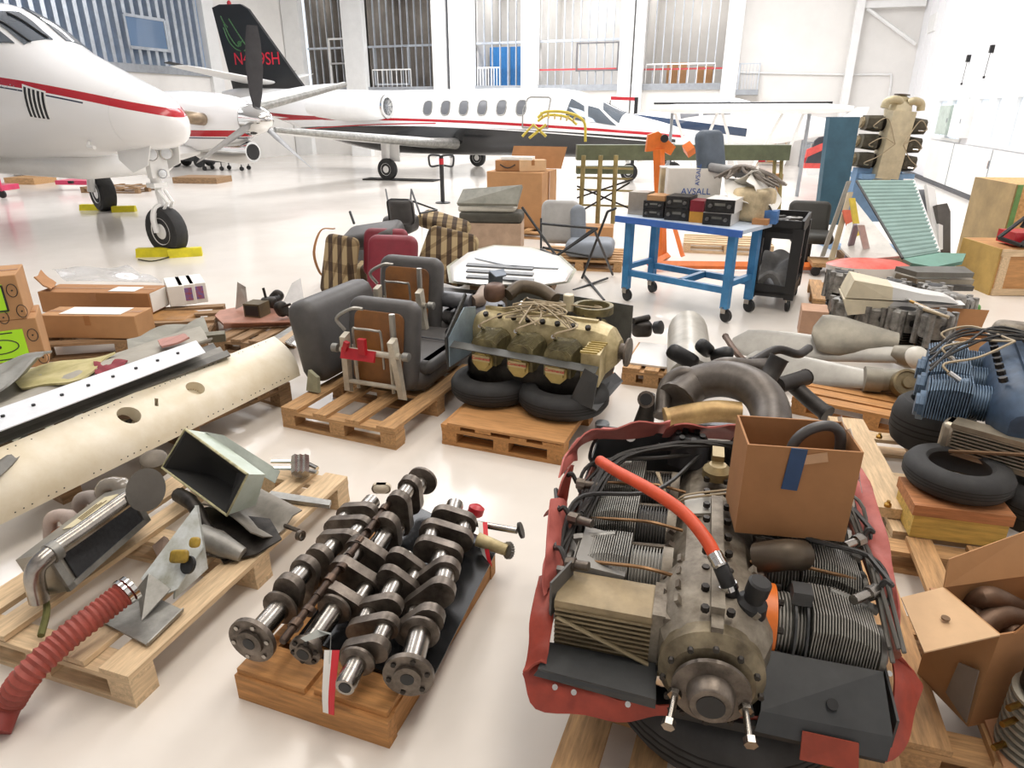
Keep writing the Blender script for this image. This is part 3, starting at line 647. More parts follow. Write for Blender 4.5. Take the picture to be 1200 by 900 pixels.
# ================================================================ pallets
def pallet(FL, deg, w, l, label, X=WOODX, Y=WOODY, h=.14, n=5, along='y', skip=(), beam=False, bw=.1, group='wooden pallets on the hangar floor', name='pallet'):
    rz = math.radians(deg); T = thing(name, label, 'pallet', FL, rz, group)
    R = lambda: (wob(.008), wob(.008), wob(.006))
    if beam:                                       # solid front and side beams under loose top planks
        bh = h - .022
        bpart('beam', (w, .05, bh), (w / 2, .025, bh / 2), X, T); bpart('beam', (w, .05, bh), (w / 2, l - .025, bh / 2), X, T)
        for x in (.03, w / 2, w - .03): bpart('beam', (.05, l - .1, bh), (x, l / 2, bh / 2), Y, T)
        yy = .075; k = 0
        while yy < l:
            bpart('plank', (w * .46, .13, .022), (w * .24 + (.02 if k % 2 else 0), yy, h - .011), X, T, R()); bpart('plank', (w * .46, .13, .022), (w * .75, yy + .012, h - .011), X, T, R()); yy += .17; k += 1
        return T
    ys = (bw / 2, l / 2, l - bw / 2); xs = (bw / 2, w / 2, w - bw / 2); bl = h - .066
    for y in ys:
        bpart('bottom_plank', (w, bw, .022), (w / 2, y, .011), X, T)
        for x in xs: bpart('block', (bw * wob(.1) + bw, bw, bl), (x, y, .022 + bl / 2), Y, T)
    if along == 'y':
        for y in ys: bpart('cross_plank', (w, bw, .022), (w / 2, y, h - .033), X, T, R())
        for i in range(n):
            if i in skip: continue
            b = bw * (1.25 if i in (0, n - 1) else 1); x = b / 2 + (w - b) * i / (n - 1)
            bpart('plank', (b, l, .022), (x, l / 2, h - .011), Y, T, R())
    else:
        for x in xs: bpart('stringer', (bw, l, .022), (x, l / 2, h - .033), Y, T)
        for i in range(n):
            if i in skip: continue
            bpart('plank', (w, bw, .022), (w / 2, bw / 2 + (l - bw) * i / (n - 1), h - .011), X, T, R())
    return T
def off(v, deg, dx, dy, z=0): a = math.radians(deg); return Vector((v[0] + dx * math.cos(a) - dy * math.sin(a), v[1] + dx * math.sin(a) + dy * math.cos(a), z))
pallet(P(280, 818), -19.8, .58, .92, 'orange wood pallet under the crankshafts, short planks over solid beams', ORWX, ORWY, h=.125, beam=True)
FRh = P(160, 830); pallet(off(FRh, -18.2, -.84, 0), -18.2, .84, 1.36, 'pale pallet under the heat exchanger and the red corrugated hose', PALEX, PALEY, n=5, skip=(2,))
FRw = P(343, 472); pallet(off(off(FRw, -31, 0, -1.5), -31, -.95, 0), -31, .95, 1.5, 'weathered brown pallet under the long cream wing panel', OLDX, OLDY, h=.15, n=9, along='x')
pallet(P(332, 500), -22.7, .83, 1.12, 'orange brown pallet under the tipped grey aircraft seats', WOODX, WOODY, n=4, skip=())
pallet(P(518, 520), -21, .76, 1.2, 'orange brown pallet with a plywood sheet under the olive engine', ORWX, ORWY, h=.13, n=4)
pallet((-.02 + .06, 1.16, 0), -21, .92, 1.15, 'pallet under the red skirted engine and its tyre', WOODX, WOODY, n=5, skip=(2,))
pallet(P(1040, 650), -14, .95, 1.1, 'pale pallet with bolted planks under the blue engine', PALEX, PALEY, h=.13, n=4)
pallet(P(925, 484), -33, .95, .75, 'orange pallet under the aircraft propellers', ORWX, ORWY, h=.12, n=6, along='x')
pallet(P(1050, 905), -17, .8, 1.15, 'pallet under the open carton at the lower right', WOODX, WOODY, h=.13, n=4)
pallet(P(728, 450), -21, .42, .62, 'small pallet beside the olive engine with a white sheet on it', WOODX, WOODY, h=.13, n=3)
pallet(P(45, 425), 12, 1.25, 1.0, 'brown pallet under the long kraft boxes at the left', OLDX, OLDY, h=.14, n=5, along='x')
pallet(P(252, 412), -14, .6, .55, 'brown pallet under the small tray of black parts', OLDX, OLDY, h=.12, n=4)
pallet(P(630, 303, .13).xy.to_3d(), -12, 1.05, .9, 'orange pallet under the grey seat with a steel frame', WOODX, WOODY, h=.13, n=6, along='x')
pallet(P(566, 267, .13).xy.to_3d(), -20, 1.1, .9, 'pallet hidden under the big brown carton', WOODX, WOODY, h=.13, n=4)
pallet(P(800, 296), -14, 1.2, .8, 'pale pallet on the floor behind the blue workbench', PALEX, PALEY, h=.14, n=5, along='x')
pallet(P(95, 226), -6, 1.5, .9, 'brown pallet with a red lid behind the nose wheel of the twin turboprop', OLDX, OLDY, h=.14, n=4)
pallet(P(950, 365), -20, 1.1, .9, 'pallet under the stacked engine cylinders', WOODX, WOODY, h=.13, n=4)
MB().box(P(232, 214) + Vector((.1, .1, .08)), (1.3, .8, .16), (0, 0, -8)).thing('timber_stack', OLDX, 'low stack of brown timber behind the nose gear', 'timber')
MB().box(P(30, 215) + Vector((.1, .1, .08)), (.9, .8, .18), (0, 0, -8)).thing('timber_stack', WOODX, 'low stack of tan timber beside the pink trolley at the frame edge', 'timber')
def M_(p, deg): return Matrix.Translation(Vector(p)) @ Matrix.Rotation(math.radians(deg), 4, 'Z')
# plywood sheets
pm = M_(off(P(518, 520), -21, .38, .38), -21)
MB(pm).box((0.02, -.02, .138), (.72, .72, .014)).thing('plywood_sheet', PLY, 'plywood sheet lying on the pallet below the two tyres of the olive engine', 'plywood', rz=math.radians(-21))
pm = M_(P(728, 450), -21)
MB(pm).box((.2, .33, .138), (.36, .5, .014)).thing('white_sheet', WHITE, 'white board lying on the small pallet beside the olive engine', 'board', rz=math.radians(-21))
# ================================================================ crankshafts
def crankshaft(A, B, label, flange=.068, scale=1.0, ph=0, throws=4, end=.03):
    A, B = Vector(A), Vector(B); L = (B - A).length
    T = thing('crankshaft', label, 'crankshaft', A, 0, 'crankshafts on the orange pallet')
    T.matrix_basis = frame(A, B - A, (0, 0, 1)); T.rotation_mode = 'XYZ'
    M = T.matrix_basis; S = scale
    if flange:
        f = MB(M).lathe([(.03, -.012), (flange * .55, -.012), (flange * .55, 0), (flange, 0), (flange, .018), (.04, .024), (.036, .05)], n=28).part('flange', IRON, T)
        h = MB(M); hb_ = MB(M)
        for k in range(6):
            a = k * math.pi / 3 + .3; h.lathe([(.0085, -.006), (.0085, .001)], (flange * .78 * math.cos(a), flange * .78 * math.sin(a), 0), n=8)
        h.part('flange_bolt', STEEL if ph < 2 else DARKIRON, f, kind='stuff')
        MB(M).lathe([(.022, -.0135), (.022, -.012)], n=16).part('shaft_bore', BLACK, f)
    else:
        f = MB(M).lathe([(.03, 0), (.034, .01), (.034, .05)], n=20).part('shaft_nose', STEEL, T); MB(M).lathe([(.02, -.002), (.02, .001)], n=14).part('shaft_bore', BLACK, f)
    z = .03; nose = .22 * L
    MB(M).lathe([(.034 * S, z), (.034 * S, nose)], n=18).part('main_journal', STEEL, T)
    MB(M).lathe([(.05 * S, nose - .035), (.058 * S, nose - .03), (.058 * S, nose - .02), (.05 * S, nose - .015)], n=20).part('oil_slinger', IRON, T)
    z = nose; step = (L - nose - .05) / (throws + throws // 2); ang = [0, 180, 60, 240, 120, 300][:throws]
    wt = step * .34
    def web(z, a, a2=None):
        a = math.radians(a + ph * 57); b = math.radians((a2 if a2 is not None else 0) + ph * 57); e = .052 * S
        c = Vector((math.cos(a), math.sin(a))) * e
        if a2 is not None: d = Vector((math.cos(b), math.sin(b))) * e
        else: d = -c * .55
        ax = (c - d).normalized(); n = Vector((-ax.y, ax.x)); ring = []
        for cc, sg in ((c, 1), (d, -1)):
            for k in range(9):
                t = math.radians(-90 + 180 * k / 8); q = cc + (ax * math.cos(t) * sg + n * math.sin(t) * sg) * (.046 * S); ring.append((q.x, q.y))
        MB(M @ Matrix.Translation((0, 0, z))).prism(ring, wt).part('crank_web', IRON, T)
    def pin(z, a, ln):
        a = math.radians(a + ph * 57); e = .052 * S
        MB(M).lathe([(.032 * S, z), (.032 * S, z + ln)], (e * math.cos(a), e * math.sin(a), 0), n=16).part('crank_pin', STEEL, T)
    i = 0
    while i < throws:
        web(z, ang[i]); z += wt * .98; pin(z, ang[i], step - wt); z += step - wt
        if i + 1 < throws:
            web(z, ang[i], ang[i + 1]); z += wt * .98; pin(z, ang[i + 1], step - wt); z += step - wt
            web(z, ang[i + 1]); z += wt * .98
        else: web(z, ang[i]); z += wt
        i += 2
        ln = min(step, L - z); MB(M).lathe([(.033 * S, z), (.033 * S, z + max(ln, .02))], n=18).part('main_journal', STEEL, T); z += max(ln, .02)
    if end > .04: MB(M).lathe([(.04, z), (end, z + .012), (end, z + .026), (.03, z + .03)], n=28).part('rear_flange', IRON, T)
    return T
ZC = .235
crankshaft(P(294, 752, ZC), P(436, 588, ZC), 'crankshaft at the left edge of the orange pallet, six bolts in its big round flange', .084, ph=.3, scale=1.16)
crankshaft(P(357, 764, ZC), P(493, 566, ZC + .05), 'middle crankshaft with the tall round flange at its far end, bent tag on top', .055, ph=2.1, end=.07, scale=1.08)
crankshaft(P(404, 806, ZC), P(474, 660, ZC + .02), 'short crankshaft without a flange, red and white tag beside its polished nose', 0, ph=1.2, throws=3, scale=1.0)
crankshaft(P(478, 793, ZC), P(533, 592, ZC), 'crankshaft at the right edge of the orange pallet, plain flange with a dark bore', .08, ph=4.0, scale=1.16)
A, B = P(331, 752, .30), P(462, 582, .33)
cs = thing('camshaft', 'thin dark camshaft lying across the crankshafts with oval lobes along it', 'camshaft', A); cs.matrix_basis = frame(A, B - A, (0, 0, 1))
LL = (B - A).length; MB(cs.matrix_basis).lathe([(.012, 0), (.014, .01), (.014, LL), (.012, LL + .01)], n=12).part('shaft', mat('brown_steel', '4d3e34', .4, .7, var=.25, scale=20), cs)
for k in range(11):
    z = .06 + (LL - .1) * k / 10; a = k * 1.9
    if k % 3 == 0: MB(cs.matrix_basis).lathe([(.021, z), (.021, z + .03)], n=14).part('bearing_journal', mat('brown_steel2', '5d4c40', .35, .8, var=.2), cs)
    else: MB(cs.matrix_basis @ Matrix.Translation((0, 0, z)) @ Matrix.Rotation(a, 4, 'Z')).prism(ell(14, .024, .017, .006), .022).part('cam_lobe', MATS['brown_steel'], cs)
# end fittings at the right of the pallet
gs = thing('gear_shaft', 'drive shaft with a small flange and a toothed gear beside the right crankshaft', 'gear shaft', P(585, 640, .2))
MB().tube([P(548, 612, .2), P(606, 622, .23)], .014, 10).part('shaft', STEEL, gs)
MB().lathe([(.034, 0), (.034, .012), (.012, .014)], P(612, 621, .24), P(606, 622, .23) - P(614, 620, .24), 18).part('end_flange', DARKIRON, gs)
gm = MB(frame(P(594, 645, .18), P(604, 645, .17) - P(590, 645, .19)))
gm.prism([(r * math.cos(t), r * math.sin(t)) for k in range(40) for r, t in (((.036 if k % 2 else .031), 2 * math.pi * k / 40),)], .016).part('gear', ALU, gs)
MB().tube([P(560, 632, .2), P(594, 645, .18)], [.03, .024], 12).part('gear_hub', GOLDC, gs)
MB().lathe([(.028, 0), (.036, .01), (.036, .04), (.02, .05)], P(556, 604, .17), (.3, .2, 1), 16).thing('magneto_cap', REDP, 'red cap standing behind the right crankshaft', 'cap')
MB().slab([P(350, 745, .14), P(500, 810, .14), P(585, 640, .14), P(470, 585, .14)], .004).thing('plastic_sheet', mat('black_sheet', '17181a', .25, var=.1), 'black plastic sheet under the crankshafts', 'plastic sheet')
def tag(pts, label, z=.2):
    T = thing('shipping_tag', label, 'tag', pts[0], 0, 'red and white tags on the crankshafts')
    a, b, c, d = [Vector(p) for p in pts]; n = 5; g1 = []; g2 = []
    for i in range(n + 1):
        u = i / n; l = a.lerp(d, u); r = b.lerp(c, u); bul = (l - r).cross(d - a).normalized() * .012 * math.sin(3 * u)
        g1.append([l + bul, l.lerp(r, .5) + bul]); g2.append([l.lerp(r, .5) + bul, r + bul])
    MB().sheet(g1, .002).part('white_face', PAPER, T); MB().sheet(g2, .002).part('red_face', mat('tag_red', 'd8303a', .4, var=.05), T); return T
tag([P(380, 762, .29), P(398, 762, .285), P(392, 838, .10), P(379, 834, .10)], 'red and white tag hanging over the front beam of the orange pallet')
tag([P(560, 612, .24), P(571, 612, .24), P(577, 664, .14), P(566, 650, .15)], 'red and white tag at the right end of the crankshaft pallet')
MB().sheet([[P(352, 748, .315), P(358, 752, .31)], [P(372, 738, .33), P(388, 742, .315)], [P(388, 744, .325), P(386, 778, .26)]], .002).thing('bent_tag', mat('grey_green_card', 'b9bdb8', .5, var=.1), 'bent grey card lying on the near flange of the middle crankshaft', 'tag')
MB().rbox(P(447, 572, .2), (.09, .05, .05), .022).thing('rag', mat('cream_rag', 'd9cdb8', .9, var=.15, bump=.4), 'small cream rag behind the crankshafts', 'rag')

# ================================================================ heat exchanger pallet (left)
HX0, HX1 = P(74, 694, .20), P(168, 606, .22)
ax = (HX1 - HX0); dirx = ax.normalized(); Lh = ax.length
hx = thing('heat_exchanger', 'silver heat exchanger box with a dark core face and a cream label', 'heat exchanger', HX0)
F = frame(HX0, (0, 0, 1), dirx); hx.matrix_basis = F @ Matrix.Rotation(math.radians(-18), 4, 'X')
F = hx.matrix_basis
MB(F).box((Lh / 2, .045, .085), (Lh, .13, .17)).part('casing', mat('dull_silver', 'a9a59b', .4, .8, var=.15, scale=6), hx)
MB(F).box((Lh / 2 + .01, -.022, .08), (Lh - .09, .012, .125)).part('core_face', mat('core_black', '2c2d30', .6, var=.3, scale=60), hx)
fm = MB(F)
for z in (.008, .158): fm.box((Lh / 2, -.026, z), (Lh, .018, .022))
for x in (.015, Lh - .015): fm.box((x, -.026, .08), (.03, .018, .16))
fm.part('frame', ALU, hx)
MB(F).box((Lh * .62, .02, .172), (Lh * .5, .07, .004)).part('label_plate', mat('cream_label', 'ddd2ae', .5, var=.08), hx)
for k in range(3): MB(F).box((Lh * .62, .004 + .016 * k, .1752), (Lh * (.3 - .04 * k), .006, .002)).part('label_line', mat('label_ink', '7a6a45', .6, var=0), hx)
t0, t1 = P(44, 660, .36), P(150, 584, .39)
sd = thing('silver_duct', 'polished silver tube lying along the top of the heat exchanger', 'duct', t0)
MB().tube(cr([t0 + Vector((-.02, -.02, -.15)), t0 + Vector((-.015, -.01, -.04)), t0 + (t1 - t0) * .08, t0 + (t1 - t0) * .5, t1], 8), .033, 16).part('tube', STEEL, sd)
MB().lathe([(.04, 0), (.04, .03)], t0 + (t1 - t0) * .12, t1 - t0, 16).part('collar', ALU, sd)
dc = P(171, 574, .42)
MB(frame(dc, P(171, 574, .42) * -1 + Vector((.2, -.1, 2.1)))).prism(ell(28, .072, .088), .008).thing('metal_disc', mat('dark_tin', '6a6660', .5, .6, var=.15), 'grey egg shaped metal disc at the end of the silver tube', 'disc')
bp = thing('base_plate', 'flat grey metal plate lying at the front of the pale pallet', 'plate', P(170, 730, .145))
MB().slab([P(120, 730, .15), P(172, 757, .15), P(214, 716, .15), P(160, 690, .15)], .006).part('plate', ALU, bp)
MB().slab([P(172, 757, .15), P(214, 716, .15), P(214, 712, .165), P(172, 753, .165)], .005).part('lip', ALU, bp)
br = thing('triangular_bracket', 'pale blue triangular bracket smeared with yellow sealant, standing by the red hose', 'bracket', P(205, 690, .15))
SEAL = mat('yellow_sealant', 'b09238', .5, var=.25, scale=15)
blm = mat('pale_blue_sealed', 'c0c6c8', .5, var=.2, scale=9, h2='8f8f80')
MB().slab([P(165, 678, .2), P(230, 592, .38), P(238, 640, .27), P(208, 690, .2), P(180, 702, .18)], .008).part('web', blm, br)
MB().slab([P(230, 592, .38), P(233, 592, .375), P(244, 666, .17), P(205, 702, .15), P(206, 690, .19), P(237, 645, .25)], .008).part('flange', blm, br)
MB().rbox((0, 0, 0), (.09, .05, .02), .01, M=frame(P(210, 652, .29), (-.4, -.75, .6))).rbox((.07, .05, 0), (.05, .04, .02), .01, M=frame(P(210, 652, .29), (-.4, -.75, .6))).part('sealant_smear', SEAL, br)
MB().lathe([(.034, 0), (.034, .012)], P(222, 662, .26), (-.4, -.75, .6), 18).part('lightening_hole', BLACK, br)
MB().slab([P(160, 690, .2), P(174, 672, .26), P(200, 690, .2), P(166, 727, .16)], .008).part('foot', ALU, br)
rh = thing('corrugated_hose', 'red corrugated duct hose running off the pale pallet down to the floor', 'hose', P(60, 740, .1))
hp = cr([P(152, 690, .27), P(120, 715, .25), P(75, 750, .22), P(32, 792, .17), P(10, 826, .07), P(-4, 858, .03)], 26)
RH = mat('red_silicone_hose', 'a14c40', .55, var=.15, scale=14)
MB().tube(hp[:-26], [.044 + .0035 * math.cos(i * 1.55) for i in range(len(hp) - 26)], 14).part('corrugated_tube', RH, rh)
MB().tube(hp[-27:], .041, 14).part('plain_end', mat('red_hose_end', '8f3a33', .6, var=.15), rh)
MB().lathe([(.051, 0), (.051, .016)], P(150, 692, .27), hp[0] - hp[8], 18).lathe([(.051, 0), (.051, .014)], P(143, 696, .27), hp[0] - hp[8], 18).part('hose_clamp', CHROME, rh)
# mint green air box, open mouth towards the camera
ab = thing('air_box', 'open mint green air box with a black inside, tilted on the pale pallet', 'air box', P(270, 590, .15))
MINT = mat('mint_paint', 'c9d5cd', .4, var=.08, h2='b3bfae')
q = [P(217, 503, .47), P(290, 556, .44), P(266, 604, .27), P(190, 548, .30)]
bk = [P(243, 507, .44), P(311, 556, .38), P(300, 592, .22), P(240, 560, .16)]
inn = [a.lerp(sum(q, Vector()) / 4, .07) for a in q]; ibk = [a.lerp(sum(bk, Vector()) / 4, .3).lerp(sum(q, Vector()) / 4, .35) for a in bk]
rg = [bk, q]; MB().loft([bk, q], False).add(bk, [(0, 1, 2, 3)]).part('shell', MINT, ab)
MB().add(q + inn + ibk, [(i, (i + 1) % 4, 4 + (i + 1) % 4, 4 + i) for i in range(4)] + [(4 + i, 4 + (i + 1) % 4, 8 + (i + 1) % 4, 8 + i) for i in range(4)] + [(8, 9, 10, 11)]).part('lining', mat('matt_black', '1b1b1a', .7, var=.15), ab)
MB().tube(q + [q[0]], .006, 6).part('sealant_rim', mat('mint_rim', 'c8c39a', .5, var=.25, scale=30), ab)
MB().slab([P(240, 506, .45), P(262, 510, .47), P(328, 552, .33), P(322, 566, .30), P(300, 553, .36)], .006).thing('side_panel', mat('grey_green_sheet', 'a9b1a9', .45, .2, var=.15), 'bent grey green panel leaning on the back of the mint air box', 'panel')
g = []
for i in range(7):
    u = i / 6; a = P(232 + 62 * u, 590 + 35 * u - 8 * math.sin(3 * u), .24); b = P(292 + 62 * u, 566 + 32 * u, .20); r = []
    for j in range(6): v = j / 5; r.append(a.lerp(b, v) + Vector((0, 0, -.07 * math.sin(math.pi * min(v * 1.2, 1)) * (.6 + .4 * u))))
    g.append(r)
MB().sheet(g, .006).thing('air_scoop', mat('brown_grey_tin', '8d877d', .45, .4, var=.2, scale=7), 'dished grey metal scoop under the mint air box', 'scoop')
MB().ring(.022, .015, .02, P(350, 627, .20), (1, -.5, .1), 14).tube([P(334, 616, .2), P(350, 622, .21)], .01, 6).thing('hook_bracket', IRON, 'dark metal bracket with a curled end at the right edge of the pale pallet', 'bracket')
MB().slab([P(318, 575, .17), P(388, 586, .16), P(386, 592, .16), P(312, 582, .17)], .02).thing('metal_channel', ALU, 'thin grey metal channel across the far end of the pale pallet', 'channel')
ft = thing('hydraulic_fitting', 'chrome hydraulic fittings joined in a pair at the far end of the pale pallet', 'fitting', P(345, 548, .16))
for dy in (0, 8):
    m = MB().tube([P(318, 541 + dy, .18), P(342, 541 + dy, .18)], .010, 8).tube([P(342, 541 + dy, .18), P(360, 543 + dy, .18)], .017, 8).tube([P(360, 543 + dy, .18), P(372, 549 + dy * .6, .18)], .011, 8)
    m.part('fitting_body', CHROME, ft)
m = MB()
for x in (346, 352, 358): m.tube([P(x, 536, .185), P(x, 556, .185)], .021, 6)
m.part('hex_nut', STEEL, ft)
# broken castings behind the exchanger
for k, (px, py, z, r, nm, lab, mm) in enumerate(((66, 622, .2, .05, 'exhaust_elbow', 'pinkish grey curved pipe elbow left of the silver tube', mat('pink_grey_cast', 'b3a39a', .6, var=.2)), (100, 600, .22, .055, 'exhaust_elbow', 'grey curved pipe elbow behind the silver tube', mat('warm_grey_cast', '9a9089', .6, var=.2)), (128, 585, .28, .06, 'glass_bowl', 'smoky bowl shaped lens cover behind the metal disc', mat('smoky_cover', '8d857a', .2, var=.25, scale=5, coat=.5)))):
    c = P(px, py, z)
    MB().tube(cr([c + Vector((-.05, .02, -.05)), c + Vector((-.03, .03, .04)), c + Vector((.04, .03, .05)), c + Vector((.09, 0, -.03))], 6), [r * .55] * 12 + [r * .7] * 7, 12).thing(nm, mm, lab, 'pipe' if k < 2 else 'cover')
MB().lathe([(.05, 0), (.062, .01), (.062, .09), (.045, .1), (.02, .1)], P(183, 552, .2), (.2, -.3, 1), 20).thing('round_canister', mat('brown_can', '6f665a', .5, .4, var=.25), 'brown ribbed canister between the disc and the mint air box', 'canister')
MB().tube(cr([P(210, 580, .22), P(225, 590, .24), P(240, 612, .2), P(262, 640, .17)], 5), [.035] * 5 + [.03] * 5 + [.02] * 6, 10).thing('black_duct', DARKIRON, 'black crumpled duct below the mint air box', 'duct')
MB().slab([P(238, 615, .2), P(262, 622, .22), P(284, 640, .2), P(262, 655, .16), P(240, 650, .16)], .012).thing('scrap_casting', mat('scrap_grey', '7f7a72', .5, .4, var=.3, scale=12), 'grey scrap metal casting between the bracket and the scoop', 'scrap')
MB().slab([P(178, 640, .2), P(192, 628, .24), P(200, 640, .22), P(188, 660, .18)], .02).thing('scrap_block', mat('pinkish_block', '8f7a6c', .6, var=.2), 'brownish block between the heat exchanger and the bracket', 'scrap')
MB().tube(cr([P(60, 665, .2), P(52, 690, .2), P(55, 715, .17), P(48, 745, .15)], 5), .012, 6).thing('loose_strap', mat('olive_strap', '6b6a3a', .8, var=.2), 'olive strap hanging at the near end of the heat exchanger', 'strap')

# ================================================================ long cream wing panel
B0, B1 = P(352, 440, .20), P(-150, 690, .18)
T0, T1 = P(321, 394, .40), P(-150, 585, .46)
wp = thing('wing_section', 'long cream painted wing panel with round holes, lying across a brown pallet', 'wing panel', P(180, 520, .15))
rings = []
for i in range(15):
    u = i / 14; b = B0.lerp(B1, u); t = T0.lerp(T1, u); c = t - b; nr = c.cross(B1 - B0).normalized()
    if nr.z < 0: nr = -nr
    ring = [b + c * v + nr * (.055 * math.sin(math.pi * v ** .8)) for v in [j / 9 for j in range(10)]] + [b + c * v - nr * (.05 * math.sin(math.pi * v)) for v in (.85, .65, .45, .25, .1)]
    rings.append(ring)
pn = MB().loft(rings).part('skin', CREAM, wp)
def hole(px, py, r, sx=1):
    c0 = P(px, py, .33); d = (Vector((0, 0, CAM_H)) - c0); nn = (T0 - B0).cross(B1 - B0).normalized(); nn = nn if nn.z > 0 else -nn
    uax = (B1 - B0).normalized()
    return frame(c0, nn, uax), r
cutters = []
for px, py, r, dp in ((149, 494, .058, .5), (227, 460, .052, .03)):
    Fh, r = hole(px, py, r); cutters.append(MB(Fh).lathe([(r, -.03 if dp < .1 else -.06), (r, .2)], n=24))
    MB(Fh).ring(r + .012, r, .012, (0, 0, -.035 if dp < .1 else -.07), n=28).part('hole_flange', mat('cream_dark', 'b9a987', .5, var=.15), wp)
Fs, _ = hole(181, 479, .02); cutters.append(MB(Fs @ Matrix.Rotation(.9, 4, 'Z')).box((0, 0, 0), (.06, .018, .4)))
Fs, _ = hole(11, 602, .02); cutters.append(MB(Fs).box((0, 0, 0), (.018, .018, .4)))
cut(pn, cutters)
Fh, r = hole(149, 494, .055)
for k in range(3): MB(Fh).tube([(-.05, -.025 + .025 * k, -.045), (.06, -.02 + .025 * k, -.045)], .011, 8).part('tube_inside', CHROME if k == 1 else DARKIRON, wp)
m = MB()
for i in range(60):
    u = .03 + .94 * i / 60
    for v in (.06, .93):
        b = B0.lerp(B1, u); t = T0.lerp(T1, u); c = t - b; nr = c.cross(B1 - B0).normalized(); nr = nr if nr.z > 0 else -nr
        if random.random() < .6: m.lathe([(.003, -.002), (.003, .002)], b + c * v + nr * .055 * math.sin(math.pi * v ** .8), nr, 6)
m.part('screw_hole', BLACK, wp, kind='stuff')
# bare white strip with screw holes
st = thing('metal_strip', 'long white metal strip with small dark holes lying over the grey upholstery', 'metal strip', P(120, 450, .4))
a0, a1, b1, b0 = P(-40, 492, .52), P(230, 399, .50), P(241, 413, .50), P(-40, 520, .52)
s1 = MB().slab([a0, a1, b1, b0], .005).part('strip', mat('white_anodised', 'dfe2e6', .35, .2, var=.04), st)
MB().slab([a0, a1, a1 + Vector((0, .0, -.05)), a0 + Vector((0, 0, -.05))], .004).part('folded_edge', MATS['white_anodised'], st)
for i in range(8):
    c = a0.lerp(b0, .45).lerp(a1.lerp(b1, .45), .12 + .86 * i / 8); nn = (a1 - a0).cross(b0 - a0).normalized(); nn = nn if nn.z > 0 else -nn
    MB().lathe([(.009, -.004), (.009, .009)], c, nn, 10).part('screw_hole', BLACK, s1)
# limp upholstery behind the strip
def drape(name, c, mm, label, cat, amp=.03, n=10, th=.012, seed=1):
    """c: four corner points; a rumpled panel"""
    rnd = random.Random(seed); a, b, d, e = [Vector(p) for p in c]; k1, k2, k3 = rnd.uniform(4, 9), rnd.uniform(4, 9), rnd.uniform(0, 6); g = []
    for i in range(n + 1):
        u = i / n; r = []
        for j in range(n + 1):
            v = j / n; p = a.lerp(b, v).lerp(e.lerp(d, v), u)
            r.append(p + Vector((0, 0, amp * (math.sin(k1 * u + k3) * math.cos(k2 * v) + .5 * math.sin(9 * u + 5 * v)))))
        g.append(r)
    return MB().sheet(g, th).thing(name, mm, label, cat, ang=60)
GREYBE = mat('grey_beige_vinyl', 'a49f93', .6, var=.12, scale=5)
drape('seat_cover', [P(-60, 470, .34), P(235, 384, .40), P(250, 402, .42), P(-60, 505, .40)], GREYBE, 'long grey beige vinyl cover behind the white metal strip', 'seat cover', .025, 14, seed=3)
drape('foam_pad', [P(10, 440, .34), P(135, 412, .40), P(96, 446, .45), P(25, 455, .40)], mat('olive_foam', 'c4b98c', .8, var=.12, h2='a39a64'), 'olive yellow foam pad under the grey vinyl at the left', 'foam pad', .012, seed=5)
drape('seat_cover', [P(-40, 440, .44), P(60, 408, .47), P(40, 424, .5), P(-40, 490, .46)], mat('grey_vinyl', '86857f', .6, var=.12), 'dark grey vinyl flap hanging over the olive foam', 'seat cover', .02, seed=8)
drape('seat_cover', [P(150, 400, .30), P(236, 372, .34), P(248, 392, .36), P(150, 416, .38)], mat('grey_leather_pale', '8d8b80', .6, var=.15), 'folded pale grey cover at the far end of the white strip', 'seat cover', .03, seed=11)
drape('red_cloth', [P(110, 426, .42), P(150, 420, .42), P(142, 436, .46), P(112, 440, .44)], mat('maroon_cloth', '8f2f3a', .8, var=.2), 'dark red cloth peeking from under the grey vinyl', 'cloth', .012, seed=2)
drape('red_sheet', [P(185, 400, .44), P(215, 391, .45), P(222, 396, .45), P(190, 408, .44)], mat('salmon_panel', 'b98478', .5, var=.12), 'pinkish red triangular panel beside the far end of the strip', 'panel', .005, seed=4)
for k, (y0, y1) in enumerate(((506, 406), (512, 410), (519, 414))):
    MB().slab([P(-30, y0 + 5, .44), P(250 + 8 * k, y1 - 4, .43), P(254 + 8 * k, y1 + 2, .43), P(-30, y0 + 12, .44)], .008).thing('trim_channel', (mat('dark_trim', '66645f', .5, .3, var=.2), mat('grey_trim', '8a877e', .45, .4, var=.2), mat('dull_trim', '75726b', .5, .3, var=.2))[k], ('blackish', 'light grey', 'dull grey')[k] + ' trim channel between the white strip and the cream wing panel', 'trim channel')
drape('sheet_metal', [P(-40, 560, .42), P(30, 510, .42), P(42, 520, .4), P(-40, 590, .38)], mat('grey_panel_m', '77756f', .5, .2, var=.15), 'dark grey sheet panel at the left edge of the photo above the cream wing panel', 'panel', .006, seed=9)
MB().box(P(250, 395, .36), (.16, .06, .06), (10, 0, 20)).thing('end_fitting', mat('olive_grey', '7c7866', .5, var=.2), 'olive grey block at the far end of the white strip', 'fitting')

